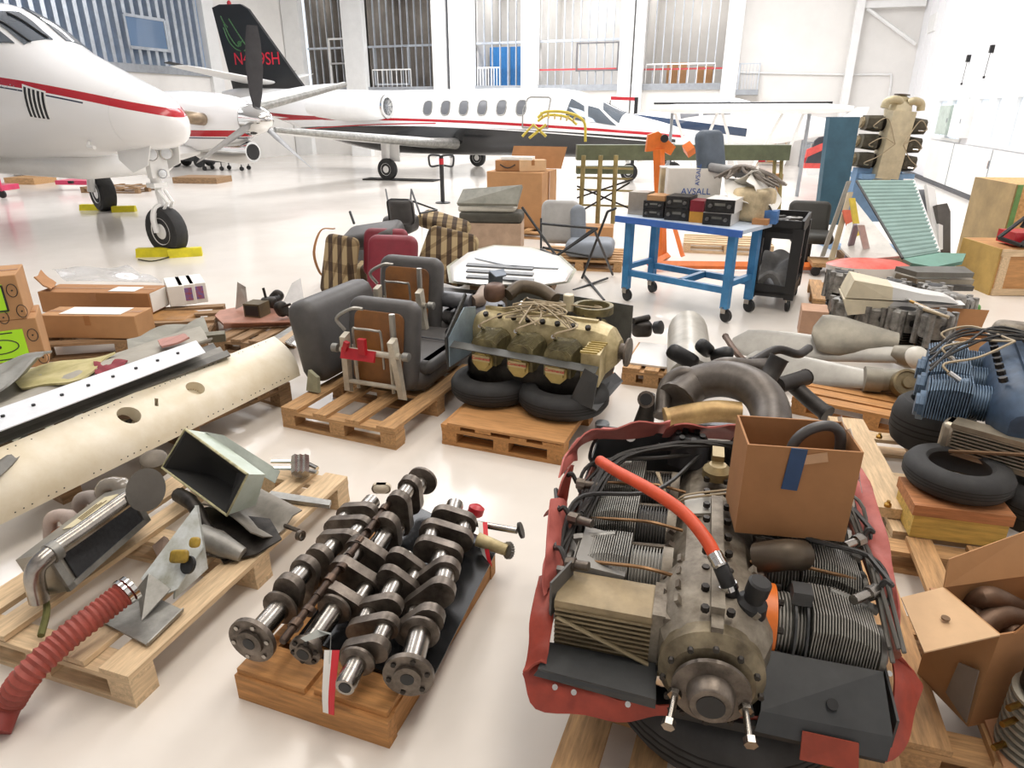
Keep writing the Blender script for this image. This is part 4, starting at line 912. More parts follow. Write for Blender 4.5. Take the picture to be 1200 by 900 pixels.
MB().sheet([[P(226, 598, .15), P(262, 592, .16), P(310, 598, .16)], [P(235, 622, .17), P(275, 622, .18), P(322, 618, .17)], [P(262, 660, .15), P(300, 650, .155), P(330, 632, .15)]], .01).thing('black_tray', DARKIRON, 'black bent tray under the air box, its edge on the long pale plank', 'tray')
MB().tube([P(236, 628, .19), P(262, 640, .2), P(284, 650, .17)], [.05, .045, .03], 14).thing('grey_funnel', mat('pale_grey_tin2', 'a5a39d', .45, .4, var=.2), 'pale grey funnel lying right of the triangular bracket', 'funnel')
MB().box(P(85, 640, .15) + Vector((0, .05, .02)), (.2, .12, .05), (0, 0, 20)).thing('reddish_block', mat('reddish_wood', 'b07a5c', .7, var=.2), 'reddish wood offcut behind the heat exchanger', 'offcut')
# ================================================================ engine building blocks (local: x across, y along the crank, z up)
def barrel(mb, p, ax, r, L, n=13, seg=20):
    pr = []; st = L / n
    for i in range(n): pr += [(r * .84, i * st), (r, i * st + st * .12), (r, i * st + st * .5), (r * .84, i * st + st * .62)]
    return mb.lathe(pr, p, ax, seg)
def head_fins(mb, F, L, hw, z0, z1, n=18, drop=.45, th=.4):
    """stack of upright fin plates along local z of F; local x = across, local y = up; the outer plates get lower"""
    st = L / n
    for i in range(n):
        u = i / (n - 1); top = z1 * (1 - drop * max(0, u - .35) ** 1.5); w = hw * (1 - .12 * u); c = w * .35
        poly = [(-w, z0), (w, z0), (w, top - c), (w - c, top), (-w + c, top), (-w, top - c)]
        mb.prism(poly, st * th, F @ Matrix.Translation((0, 0, i * st)))
    return mb
def flat_tyre(c, R, h, label, deg=0, group=None, m=None, tilt=(0, 0)):
    T = thing('tyre', label, 'tyre', c, math.radians(deg), group, rot=(tilt[0], tilt[1], 0)); M = T.matrix_basis
    MB(M).lathe([(R * .56, h * .12), (R * .62, 0), (R * .78, 0), (R * .92, h * .1), (R, h * .32), (R, h * .68), (R * .92, h * .9), (R * .78, h), (R * .62, h), (R * .56, h * .88), (R * .64, h * .6), (R * .64, h * .4), (R * .56, h * .12)], n=40, cap=False).part('tyre_body', m or RUBBER, T)
    g = MB(M)
    for z in (.38, .5, .62): g.ring(R * 1.004, R * .99, h * .03, (0, 0, h * z), n=40)
    g.part('tread_rib', mat('tread_line', '121212', .8, var=0), T); return T
# ---------------------------------------------------------------- the red skirted engine in front
E0 = Vector((.507, 1.297, 0)); ED = -15.5
flat_tyre(off(E0, ED, .06, .30, .142), .34, .20, 'worn aircraft tyre lying on the pallet under the red skirted engine', ED, None, mat('worn_rubber', '3b3a39', .8, var=.15, scale=12))
en = thing('piston_engine', 'big six cylinder aircraft engine with a torn red rubber skirt and an orange hose', 'engine', Vector((E0.x, E0.y, .342)), math.radians(ED))
EM = Matrix.Translation(E0) @ Matrix.Rotation(math.radians(ED), 4, 'Z')
EI = EM.inverted()
def Q(x, y, z): return P(x, y, z)
ZK = .50
def octo(y, hw, zl, zh, c=.3):
    k = hw * c; q = (zh - zl) * c
    return [Vector(p) for p in ((hw, y, zl + q), (hw, y, zh - q), (hw - k, y, zh - q * .3), (hw * .3, y, zh), (-hw * .3, y, zh), (-hw + k, y, zh - q * .3), (-hw, y, zh - q), (-hw, y, zl + q), (-hw + k, y, zl), (hw - k, y, zl))]
cc = [(.03, .085, .42, .58), (.06, .125, .38, .625), (.12, .15, .36, .65), (.24, .155, .36, .665), (.30, .15, .36, .66), (.32, .125, .36, .645), (.6, .125, .36, .635), (.85, .12, .37, .62), (1.02, .11, .38, .60), (1.08, .07, .42, .56)]
case = MB(EM).loft([octo(*q) for q in cc]).part('crankcase', ALUG, en, ang=30)
MB(EM).box((0, .36, .655), (.035, .56, .035)).box((0, .08, .63), (.03, .1, .04)).part('case_spine', ALUG, en)
m = MB(EM)
for y in [.08 + .085 * k for k in range(9)]:
    for s in (-.032, .032): m.lathe([(.011, 0), (.011, .016)], (s, y, .655), n=6)
m.part('case_bolt', DARKIRON, en, kind='stuff')
m = MB(EM)
for s in (-1, 1):
    for y in (.2, .28, .36, .44, .52, .6, .7, .8): m.lathe([(.014, 0), (.014, .02)], (s * .125, y, .585), (s, 0, .6), 6)
m.part('through_bolt', IRON, en, kind='stuff')
# nose ring, propeller flange with two long bolts
MB(EM).lathe([(.135, -.04), (.135, 0), (.11, .03), (.085, .035)], (0, .03, ZK), (0, -1, 0), 32).part('nose_case', mat('nose_case_olive', '857a63', .5, .4, var=.25, scale=10, h2='4e4434'), en)
pf = MB(EM).lathe([(.06, 0), (.06, .02), (.098, .022), (.098, .034), (.06, .036), (.055, .075), (.05, .08)], (0, -.0, ZK), (0, -1, 0), 32).part('propeller_flange', IRON, en)
MB(EM).lathe([(.035, 0), (.035, .002)], (0, -.08, ZK), (0, -1, 0), 24).part('shaft_bore', BLACK, pf)
for s in (-1, 1):
    m = MB(EM).lathe([(.009, 0), (.009, .10)], (s * .082, -.02, ZK - .02), (s * .12, -1, -.15), 10).lathe([(.018, 0), (.018, .016)], (s * .085, -.03, ZK - .022), (s * .12, -1, -.15), 6).lathe([(.017, 0), (.017, .018)], (s * .094, -.115, ZK - .034), (s * .12, -1, -.15), 6).part('flange_bolt', STEEL, pf)
# six cylinders
ys = {-1: (.36, .60, .84), 1: (.25, .49, .73)}
for s in (-1, 1):
    for k, y in enumerate(ys[s]):
        z = ZK + .02
        b = barrel(MB(EM), (s * .15, y, z), (s, 0, 0), .088, .10, 11).part('cylinder_barrel', FIND if (s < 0 and k) else FIN, en)
        F = EM @ frame((s * .25, y, z), (s, 0, 0), (0, 1, 0))
        # local y of frame must point up
        if (F.to_3x3() @ Vector((0, 1, 0))).z < 0: F = F @ Matrix.Rotation(math.pi, 4, 'Z')
        h = head_fins(MB(F), Matrix(), .17, .098, -.09, .105, 23, .75, .42).part('cylinder_head', FIN, en)
        MB(EM).box((s * .335, y, z - .03), (.16, .13, .12)).part('head_core', FIND, h)
        MB(EM).lathe([(.05, 0), (.066, .006), (.066, .02), (.045, .03)], (s * .425, y, z - .03), (s, 0, 0), 12).part('rocker_cover', ALU, h)
        if (s, k) == (1, 0):
            MB(EM).ring(.105, .085, .035, (s * .128, y, z), (s, 0, 0), 28).part('orange_flange', ORANGEP, en, label='bright orange cylinder base flange')
            m = MB(EM)
            for q in range(8):
                a = q * math.pi / 4 + .3; m.lathe([(.009, 0), (.009, .016)], (s * .163, y + .096 * math.cos(a), z + .096 * math.sin(a)), (s, 0, 0), 6)
            m.part('flange_nut', DARKIRON, en, kind='stuff')
            m = MB(EM)
            for x in (.205, .235): m.ring(.112, .09, .006, (x, y, z), (1, 0, 0), 28)
            m.box((.22, y - .02, z + .125), (.05, .05, .04)).part('clamp_band', BLACKM, en)
        else: MB(EM).ring(.097, .085, .03, (s * .122, y, z), (s, 0, 0), 24).part('base_flange', ALUG, en)
        # spark plug and its lead
        pl = MB(EM).tube([(s * .30, y + .045, z + .10), (s * .40, y + .05, z + .07)], .013, 8).tube([(s * .40, y + .05, z + .07), (s * .43, y + .05, z + .06)], .016, 6).part('spark_plug', ALU, en)
        MB(EM).tube(cr([(s * .43, y + .05, z + .06), (s * .47, y + .1, z + .08), (s * .43, y + .2, z + .13), (s * .2, y + .28, z + .14), (s * .05, .98, z + .13)], 6), .0075, 6).part('ignition_lead', WIREB, pl)
# grey wrap on the first left head
MB(EM).box((-.33, .345, ZK + .075), (.15, .2, .05), (0, 6, 0)).box((-.36, .25, ZK + .02), (.2, .02, .12)).part('head_wrap', mat('pale_wrap', '8f8d88', .5, .2, var=.1), en)
m = MB(EM)
for s in (-1, 1):
    MB(EM).tube(cr([(s * .455, ys[s][0] - .08, .55), (s * .46, ys[s][1], .56), (s * .455, ys[s][2] + .08, .55)], 6), .014, 8).part('fuel_rail', mat('rust_red_tube', '7d4636', .5, .4, var=.2), en)
# more wire looms
def loom(pts, n, spread, r, mt, nm='wire_loom'):
    mm = MB(EM); rnd = random.Random(len(pts) * 7 + n)
    for k in range(n):
        mm.tube(cr([Vector(p) + Vector((rnd.uniform(-1, 1), rnd.uniform(-1, 1), rnd.uniform(-.4, 1))) * spread for p in pts], 6), r, 6)
    return mm.part(nm, mt, en, kind='stuff')
loom([(-.43, .5, .60), (-.36, .78, .66), (-.18, .93, .68), (-.04, .95, .70), (.1, 1.0, .68), (.16, 1.04, .66)], 8, .02, .007, WIREB)
loom([(.46, .15, .55), (.43, .36, .63), (.46, .55, .60), (.42, .72, .66), (.30, .9, .66)], 4, .03, .006, mat('grey_wire', '55524c', .5, var=0))
loom([(-.46, .32, .56), (-.45, .5, .60), (-.44, .7, .58), (-.40, .86, .60)], 4, .02, .007, WIREB)
loom([(-.2, .78, .66), (-.15, .66, .60), (-.1, .62, .655), (.04, .68, .66)], 2, .012, .004, BEIGEW)
# oil cooler, left front
oc = MB(EM).box((-.295, .165, .575), (.27, .14, .025)).part('oil_cooler_top', mat('tan_grime', 'a08f70', .5, .3, var=.2, scale=7), en)
m = MB(EM)
for k in range(9): m.box((-.295, .165, .435 + .0158 * k), (.265, .15, .007))
m.part('cooler_fin', mat('tan_fin', '96876b', .45, .4, var=.2), oc)
MB(EM).box((-.295, .17, .50), (.25, .125, .15)).part('cooler_core', mat('core_dark', '2c2822', .7, var=.2), oc)
MB(EM).tube([(-.42, .085, .54), (-.16, .08, .44)], .008, 6, flat=.5).part('brace_bar', mat('brace_tan', 'a5977a', .45, .4), oc)
m = MB(EM).box((-.145, .165, .515), (.035, .14, .17))
for k in range(4): m.box((-.12, .11, .45 + .045 * k), (.025, .03, .02))
m.part('cooler_end', ALUG, oc)
MB(EM).lathe([(.017, 0), (.017, .05), (.02, .05), (.02, .07)], (-.12, .1, .44), (0, -1, 0), 8).part('drain_plug', CHROME, oc)
MB(EM).slab([(-.44, .1, .64), (-.40, .22, .64), (-.40, .22, .55), (-.44, .1, .52)], .006).part('side_flap', mat('grey_flap', '5d5b58', .6, var=.2), en)
# oil filler with cap, hose coupling, accessory lumps
MB(EM).lathe([(.045, 0), (.04, .03), (.026, .04), (.026, .06), (.03, .062), (.03, .10), (.024, .105)], (.085, .16, .62), (.15, -.1, 1), 18).part('oil_filler', BLACK, en)
hz = [Q(703, 540, .74), Q(722, 552, .77), Q(762, 574, .80), Q(800, 600, .79), Q(826, 630, .77), Q(840, 655, .74)]
oh = MB().tube(cr(hz, 8), .019, 12).part('orange_hose', ORANGE, en, label='orange hose arching over the engine')
MB().lathe([(.0215, 0), (.0215, .014)], hz[-1], hz[-2] - hz[-1], 12).lathe([(.015, -.025), (.02, -.02), (.02, 0)], hz[-1], hz[-2] - hz[-1], 12).part('hose_clamp', CHROME, oh)
bh = [Q(842, 658, .73), Q(848, 672, .71), Q(855, 690, .67), Q(858, 700, .64)]
MB().tube(cr(bh, 5), .021, 12).part('black_coupling', BLACK, oh); MB().ring(.025, .02, .014, bh[2], bh[1] - bh[2], 14).part('hose_clamp', CHROME, oh)
MB(EM).tube(cr([(.12, .40, .62), (.19, .38, .66), (.24, .42, .64)], 5), .045, 14).part('intake_elbow', mat('brown_cast', '5e5345', .5, .4, var=.25), en)
m = MB(EM)
for (x, y, r, h) in ((-.10, 1.0, .075, .10), (.12, 1.02, .075, .10)): m.lathe([(r, 0), (r, h), (r * .8, h + .02), (.02, h + .022)], (x, y, .58), (0, .25, 1), 20)
m.part('magneto', mat('magneto_black', '2e2e30', .45, .2, var=.15), en)
m = MB(EM)
for k in range(6): m.lathe([(.011, 0), (.011, .03)], (-.10 + .045 * math.cos(k), 1.0 + .045 * math.sin(k), .69), (0, -.3, 1), 8)
m.part('lead_socket', BLACK, en)
MB(EM).box((.0, .86, .68), (.04, .08, .09)).lathe([(.05, 0), (.05, .03), (.03, .05)], (.0, .80, .655), n=12).part('fuel_divider', mat('pale_brass', '9c8a62', .45, .5, var=.2), en)
MB(EM).box((-.055, .62, .64), (.09, .12, .012), (0, -8, 6)).part('data_plate', mat('pale_plate', 'a7a49c', .5, .3, var=.1), en)
# black baffle panels
MB(EM).slab([(-.45, -.01, .43), (-.13, -.03, .43), (-.13, -.032, .405), (-.46, -.018, .415)], .006).slab([(-.45, -.01, .43), (-.13, -.03, .43), (-.14, .09, .435), (-.44, .09, .435)], .006).part('front_baffle', BLACKM, en)
rb = MB(EM).slab([(.14, .14, .515), (.425, .14, .515), (.44, .02, .425), (.13, .01, .43)], .007).slab([(.13, .01, .43), (.44, .02, .425), (.43, -.01, .375), (.12, -.015, .385)], .007).part('front_baffle', BLACKM, en)
MB(EM).lathe([(.014, 0), (.014, .006)], (.30, .05, .46), (0, -.6, .8), 14).part('baffle_hole', BLACK, rb)
MB(EM).slab([(.23, -.012, .415), (.36, -.01, .412), (.365, -.04, .35), (.23, -.04, .35)], .005).part('red_patch', mat('rust_red_sheet', '9a3f2a', .5, var=.2), rb)
MB(EM).box((0, .5, .37), (.86, 1.0, .03)).part('under_tray', BLACK, en)
MB(EM).slab([(-.47, .1, .36), (-.47, 1.1, .36), (-.47, 1.1, .58), (-.47, .1, .52)], .006).part('side_baffle', BLACKM, en); MB(EM).slab([(.45, .05, .36), (.45, 1.05, .36), (.45, 1.05, .58), (.45, .05, .45)], .006).part('side_baffle', BLACKM, en)
MB(EM).slab([(-.47, 1.1, .36), (.49, 1.05, .36), (.49, 1.05, .66), (-.47, 1.1, .66)], .006).part('rear_baffle', BLACKM, en)
for x in (-.33, -.2): MB(EM).lathe([(.022, 0), (.022, .006)], (x, 1.09, .63), (0, -1, .3), 12).part('access_hole', WHITE, en)
# torn rubber skirt in strips along the baffle edges: pairs of (inner, outer) points
def skirt(pairs, mt, nm='rubber_skirt', n=5, amp=.008):
    I = cr([p[0] for p in pairs], n); O = cr([p[1] for p in pairs], n); g = []
    for k, (a, b) in enumerate(zip(I, O)):
        mid = a.lerp(b, .5) + Vector((0, 0, .012 + amp * math.sin(k * 1.3))); g.append([a, a.lerp(mid, .5) + Vector((0, 0, .008)), mid, mid.lerp(b, .6), b + Vector((0, 0, amp * math.sin(k * .9)))])
    return MB().sheet(g, .006).part(nm, mt, en, ang=60)
skirt([(Q(664, 590, .60), Q(645, 585, .66)), (Q(660, 628, .58), Q(640, 640, .64)), (Q(654, 668, .56), Q(636, 676, .60)), (Q(648, 690, .54), Q(638, 700, .56))], PINKR)
skirt([(Q(650, 678, .55), Q(632, 676, .56)), (Q(648, 720, .52), Q(622, 720, .52)), (Q(643, 760, .47), Q(619, 765, .44)), (Q(640, 778, .44), Q(613, 790, .40))], REDR)
skirt([(Q(632, 758, .43), Q(613, 790, .38)), (Q(640, 786, .41), Q(628, 828, .34)), (Q(690, 808, .40), Q(700, 842, .34)), (Q(740, 822, .39), Q(760, 842, .35)), (Q(785, 830, .38), Q(795, 833, .37))], REDR)
skirt([(Q(795, 826, .39), Q(797, 832, .37)), (Q(840, 836, .39), Q(850, 846, .36)), (Q(890, 842, .39), Q(905, 855, .35)), (Q(935, 850, .38), Q(950, 858, .35))], REDR)
skirt([(Q(935, 846, .38), Q(930, 850, .36)), (Q(985, 858, .38), Q(975, 873, .31)), (Q(1018, 852, .38), Q(1022, 890, .30)), (Q(1042, 832, .39), Q(1058, 880, .30)), (Q(1048, 800, .42), Q(1072, 830, .33)), (Q(1044, 772, .45), Q(1080, 800, .38)), (Q(1032, 758, .50), Q(1056, 772, .46))], REDR)
skirt([(Q(1036, 770, .49), Q(1050, 764, .50)), (Q(1034, 720, .54), Q(1056, 740, .55)), (Q(1018, 660, .58), Q(1050, 690, .60)), (Q(1010, 620, .60), Q(1042, 640, .62)), (Q(1002, 585, .62), Q(1028, 590, .65)), (Q(990, 555, .62), Q(1012, 552, .66)), (Q(982, 535, .62), Q(996, 525, .66))], PINKR)
skirt([(Q(676, 540, .62), Q(655, 560, .70)), (Q(678, 524, .63), Q(668, 524, .72)), (Q(700, 514, .64), Q(700, 504, .74)), (Q(740, 514, .65), Q(740, 498, .75)), (Q(784, 506, .65), Q(786, 492, .76))], PINKR, amp=.012)
skirt([(Q(776, 512, .65), Q(790, 498, .75)), (Q(830, 513, .65), Q(830, 499, .75)), (Q(872, 517, .65), Q(872, 500, .75)), (Q(930, 524, .64), Q(930, 504, .74)), (Q(985, 540, .62), Q(990, 520, .70))], PINKR)
skirt([(Q(672, 545, .62), Q(660, 560, .68)), (Q(666, 575, .60), Q(650, 590, .62)), (Q(664, 596, .58), Q(637, 606, .50))], REDR)
m = MB()
for p in (Q(650, 806, .405), Q(672, 812, .405), Q(735, 826, .395), Q(1040, 790, .44), Q(1040, 815, .42), Q(1010, 852, .385), Q(960, 856, .385), Q(1030, 840, .40)): m.lathe([(.008, 0), (.008, .012)], p, (0, -.6, .8), 8)
m.part('skirt_rivet', CHROME, en, kind='stuff')
# the carton standing on the engine
def open_box(c, rz, w, d, h, label, mt, t=.006, flaps=(), tilt=(0, 0)):
    T = thing('cardboard_box', label, 'box', c, math.radians(rz), rot=(math.radians(tilt[0]), math.radians(tilt[1]), math.radians(rz))); M = T.matrix_basis
    MB(M).box((0, -d / 2, h / 2), (w, t, h)).part('front_panel', mt, T); MB(M).box((0, d / 2, h / 2), (w, t, h)).part('back_panel', mt, T)
    for s in (-1, 1): MB(M).box((s * (w / 2 - t / 2), 0, h / 2), (t, d - t, h)).part('side_panel', mt, T)
    MB(M).box((0, 0, t / 2), (w - t, d - t, t)).part('bottom_panel', mt, T); return T
cb = open_box(off((P(866, 622, .66) + P(985, 638, .66)) / 2, -9, .0, .105, .66), -9, .315, .2, .30, 'open brown carton with blue tape, standing on the red skirted engine', KRAFTD)
CM = cb.matrix_basis
MB(CM).box((-.02, -.106, .232), (.045, .003, .135), (0, 4, 0)).part('blue_tape', TAPEB, cb); MB(CM).box((.025, -.1055, .27), (.08, .002, .03), (0, -14, 0)).part('clear_tape', mat('clear_tape', 'c59a72', .15, var=.1), cb)
g = []
MB(CM).tube(cr([(-.02, -.03, .1), (-.01, -.02, .27), (.06, .0, .325), (.125, .01, .30), (.135, .01, .15)], 6), .016, 10).thing('black_hose', mat('black_hose', '4a4848', .4, var=.1), 'black hose looping inside the brown carton on the engine', 'hose')
MB(CM).sheet([[(.15 + .012 * i, -.02 + .03 * j, .31 - .035 * i + .012 * math.sin(j * 2 + i)) for j in range(6)] for i in range(6)], .002).thing('plastic_film', mat('plastic_film', 'd9dadb', .1, var=.1, alpha=.45, coat=.5), 'clear plastic bag hanging out of the carton on the engine', 'plastic bag')
# lower right: open carton with parts, engine cylinder beside it
ob = thing('cardboard_box', 'open brown carton with spread flaps and grey tape at the lower right', 'box', P(1110, 810, .132))
za, zb = .48, .132
fF, fL = P(1172, 744, za), P(1105, 688, za); dn = Vector((0, 0, zb - za))
d_ = fL - fF; pr = Vector((d_.y, -d_.x, 0)).normalized() * .36; fR, fB = fF + pr, fL + pr
def face(a, b): return MB().hexa([a + dn, b + dn, b + dn + Vector((.004, .006, 0)), a + dn + Vector((.004, .006, 0)), a, b, b + Vector((.004, .006, 0)), a + Vector((.004, .006, 0))])
face(fL, fF).part('front_panel', KRAFT, ob); face(fF, fR).part('side_panel', KRAFTD, ob); face(fL, fB).part('back_panel', KRAFT, ob); face(fR, fB).part('side_panel', KRAFTD, ob)
MB().slab([fF + dn, fL + dn, fB + dn, fR + dn], .006).part('bottom_panel', KRAFT, ob)
MB().slab([fL, fF, P(1083, 764, .45), P(1056, 700, .46)], .005).part('flap', KRAFTL, ob)
MB().slab([fL, fB, fB + Vector((-.02, .06, .13)), P(1111, 655, .56)], .005).part('flap', KRAFT, ob)
MB().slab([fF + pr * .12, fR, fR + Vector((.06, -.03, .17)), fF + pr * .2 + Vector((.05, -.03, .17))], .005).part('flap', KRAFTD, ob)
MB().slab([fF.lerp(fL, .1) + Vector((-.012, -.012, -.14)), fF.lerp(fL, .4) + Vector((-.012, -.012, -.17)), fF.lerp(fL, .45) + Vector((-.012, -.012, -.30)), fF.lerp(fL, .03) + Vector((-.012, -.012, -.33))], .004).part('grey_tape', mat('grey_tape', '8b8178', .5, var=.1), ob)
MB().lathe([(.012, 0), (.012, .004)], P(1108, 725, .475), (0, 0, 1), 12).part('grease_spot', mat('grease_mark', '7a5d3f', .6, var=.1), ob)
for k, (a, b, c) in enumerate((((1140, 710), (1160, 700), (1195, 715)), ((1150, 735), (1175, 722), (1205, 730)), ((1135, 722), (1165, 730), (1190, 745)))):
    MB().tube(cr([P(*a, .40), P(*b, .46 - .04 * k), P(*c, .38)], 6), .035, 12).thing('exhaust_stub', mat('scorched_steel', '6d5747', .5, .6, var=.25, scale=8), ('topmost', 'lowest', 'nearest')[k] + ' scorched exhaust pipe inside the open carton at the lower right', 'pipe')
cy = thing('engine_cylinder', 'grey engine cylinder with studs standing at the lower right corner', 'engine cylinder', P(1206, 894, 0))
c0 = P(1210, 884, .13); barrel(MB(), c0 - Vector((0, 0, .13)), (0, 0, 1), .10, .36, 14, 24).part('barrel', mat('pale_cast', 'a39f93', .5, .4, var=.2), cy)
MB().ring(.085, .06, .05, c0 + Vector((0, 0, .23)), (0, 0, 1), 24).part('skirt', DARKIRON, cy)
for z in (.05, .14, .2): MB().tube([c0 + Vector((-.14, -.02, z)), c0 + Vector((-.08, 0, z))], .009, 6).part('stud', BRASS, cy)
MB(M_(P(1050, 905, .131), -17)).box((.52, .50, .006), (.46, .8, .01)).thing('fibreboard', mat('pink_tan_board', 'c0906c', .75, var=.1), 'pinkish tan board lying under the open carton at the lower right', 'board', rz=math.radians(-17))

# bright plug ends, drain pipes and small fittings between the cylinders
for (a, b, c) in (((1000, 703, .64), (1028, 692, .63), (1044, 684, .66)), ((990, 640, .64), (1010, 632, .64), (1022, 622, .66)), ((690, 664, .63), (664, 660, .62), (650, 640, .62)), ((694, 614, .64), (668, 606, .63), (654, 596, .64)), ((700, 570, .64), (676, 566, .64), (664, 556, .66))):
    MB().tube([P(*a), P(*a).lerp(P(*b), .6)], .014, 10).tube([P(*a).lerp(P(*b), .6), P(*b)], .02, 8).part('plug_terminal', STEEL if a[0] > 900 else IRON, en); MB().tube(cr([P(*b), P(*b).lerp(P(*c), .5) + Vector((0, 0, .02)), P(*c), P(*c) + Vector((0, .12, .0))], 5), .008, 6).part('terminal_lead', WIREB, en)
for s in (-1, 1):
    for k, y in enumerate(ys[s]):
        if s > 0 and k == 0: continue
        MB(EM).tube([(s * .14, y + .09, .57), (s * .36, y + .1, .545)], .011, 8).part('pushrod_tube', mat('dull_tube', '6e655a', .45, .5, var=.2), en)
        MB(EM).tube(cr([(s * .10, y - .10, .61), (s * .2, y - .11, .63), (s * .3, y - .09, .61), (s * .40, y - .06, .58)], 5), .006, 6).part('fuel_line', mat('copper_line', '8a6a4a', .4, .6), en)
m = MB(EM)
for k in range(12):
    a = 2 * math.pi * k / 12; m.lathe([(.008, 0), (.008, .012)], (.12 * math.cos(a), -.008, ZK + .12 * math.sin(a)), (0, -1, 0), 6)
m.part('nose_bolt', DARKIRON, en, kind='stuff')
m = MB(EM)
for s in (-1, 1):
    for y in (.13, .19, .25, .31): m.box((s * .10, y, .635), (.012, .03, .02), (0, s * 35, 0))
m.part('case_rib', ALUG, en, kind='stuff')
# ================================================================ tipped aircraft seats
LEA = mat('charcoal_leather', '504e4d', .5, var=.12, scale=8, bump=.1)
BOARD = mat('seat_board_brown', '8a5a2a', .5, var=.2, scale=3, h2='55351a')
FRAMEP = mat('worn_white_frame', 'c9c2b2', .45, .2, var=.15, scale=12)
def tipped_seat(c, deg, label, red=False, sc=1.0):
    T = thing('aircraft_seat', label, 'seat', c, math.radians(deg), 'tipped grey aircraft seats on one pallet'); M = T.matrix_basis @ Matrix.Scale(sc, 4)
    Mp = M @ TR((0, .07, .30), (80, 0, 0))              # seat pan on edge, underside to the front
    MB(Mp).rbox((0, .02, -.02), (.50, .58, .13), .05, 5).part('seat_pan', LEA, T)
    MB(Mp).rbox((0, 0, .053), (.36, .46, .014), .006, 4, pw=.05).part('base_board', BOARD, T)
    MB(M).rbox((.02, .52, .09), (.54, .95, .17), .07, 5).part('backrest', LEA, T)
    for s in (-1, 1): MB(M).rbox((s * .25 + .02, .52, .17), (.10, .86, .10), .045, 4).part('side_bolster', LEA, T)
    MB(M).tube(cr([(-.2, .62, .185), (-.1, .63, .19), (.1, .63, .19), (.24, .62, .185)], 4), .006, 5).part('seam_piping', mat('dark_piping', '3a3b40', .5, var=0), T)
    for s in (-1, 1):
        f = MB(M).hexa([Vector(p) for p in ((s * .20 - .02, -.08, .02), (s * .20 + .02, -.08, .02), (s * .20 + .02, -.04, .0), (s * .20 - .02, -.04, .0), (s * .17 - .02, -.12, .40), (s * .17 + .02, -.12, .40), (s * .17 + .02, -.06, .42), (s * .17 - .02, -.06, .42))])
        f.part('leg', FRAMEP, T)
        MB(M).tube([(s * .13, -.05, .04), (s * .13, -.06, .34)], .012, 6).part('leg_brace', FRAMEP, T)
    MB(M).tube([(-.21, -.09, .31), (.22, -.09, .31)], .02, 10).tube([(-.19, -.07, .09), (.19, -.07, .09)], .016, 8).part('cross_tube', FRAMEP, T)
    MB(M).tube(cr([(-.12, -.06, .20), (-.12, -.07, .43), (-.09, -.07, .45), (.05, -.07, .45), (.08, -.07, .43), (.08, -.06, .2)], 4), .008, 6).part('wire_spring', mat('grey_rod', 'a5a39d', .35, .7), T)
    MB(M).tube(cr([(-.20, -.04, .42), (-.24, -.06, .5), (-.15, -.02, .56), (-.08, .0, .56)], 5), .012, 6).part('hinge_rod', mat('grey_rod', 'a5a39d', .35, .7), T); MB(M).tube([(.15, -.04, .4), (.15, -.04, .56)], .02, 8).part('hinge_post', mat('grey_rod', 'a5a39d', .35, .7), T)
    for s in (-1, 1): MB(M).lathe([(.028, 0), (.028, .04), (.015, .045)], (s * .235, -.08, .31), (s, 0, 0), 12).part('pivot', ALU, T)
    if red:
        MB(M).box((-.06, -.125, .30), (.24, .02, .07), (-20, 0, 0)).box((-.02, -.13, .36), (.05, .03, .10)).box((-.14, -.13, .35), (.03, .03, .06), (0, 20, 0)).part('red_bracket', REDP, T, label='red painted bracket')
    return T
tipped_seat(P(446, 461, .145), -21, 'tipped grey seat nearest the camera, underside with white legs and a red bracket', True)
tipped_seat(P(478, 404, .145) + Vector((0, 0, .04)), -21, 'tipped grey seat behind the one with the red bracket, brown underside board showing', False, 1.05)
sb = thing('aircraft_seat', 'big grey leather seat back standing at the left of the tipped seats', 'seat', P(378, 452, .145), math.radians(-21), 'tipped grey aircraft seats on one pallet')
MB(sb.matrix_basis @ TR((-.08, .36, .29), (0, -10, 0))).rbox((0, 0, 0), (.22, .80, .56), .09, 6, pw=.09).part('backrest', LEA, sb)
MB(sb.matrix_basis).slab([(-.04, -.09, .0), (.06, -.1, .0), (.05, -.08, .1), (-.02, -.07, .14)], .03).part('torn_webbing', mat('pale_green_web', 'a3a287', .7, var=.2), sb)
bs = thing('seat_cushion', 'low grey seat cushion at the right end of the tipped seats', 'seat', P(556, 420, .145), math.radians(-21), 'tipped grey aircraft seats on one pallet')
MB(bs.matrix_basis).rbox((-.10, .28, .09), (.42, .62, .18), .07, 5).part('cushion', mat('blue_grey_leather', '6f737b', .5, var=.12), bs)
MB(bs.matrix_basis).rbox((-.12, .4, .26), (.34, .36, .1), .05, 5).part('upper_cushion', mat('blue_grey_leather', '6f737b', .5), bs)
tb = thing('starter_tube', 'grey cylinder with a brown fitting lying between the seats and the olive engine', 'canister', P(548, 372, .5))
MB().tube([P(520, 350, .50), P(553, 354, .50)], .062, 16).part('cylinder', mat('grey_tube', '6a6b6f', .4, .3), tb); MB().tube([P(553, 354, .5), P(562, 352, .5), P(566, 338, .52)], [.05, .055, .03], 12).part('fitting', mat('brown_fitting', '8d7b6c', .5, .4, var=.2), tb)
MB().tube([P(530, 392, .42), P(545, 380, .42)], .055, 14).thing('black_canister', BLACK, 'black canister end on, left of the olive engine', 'canister')

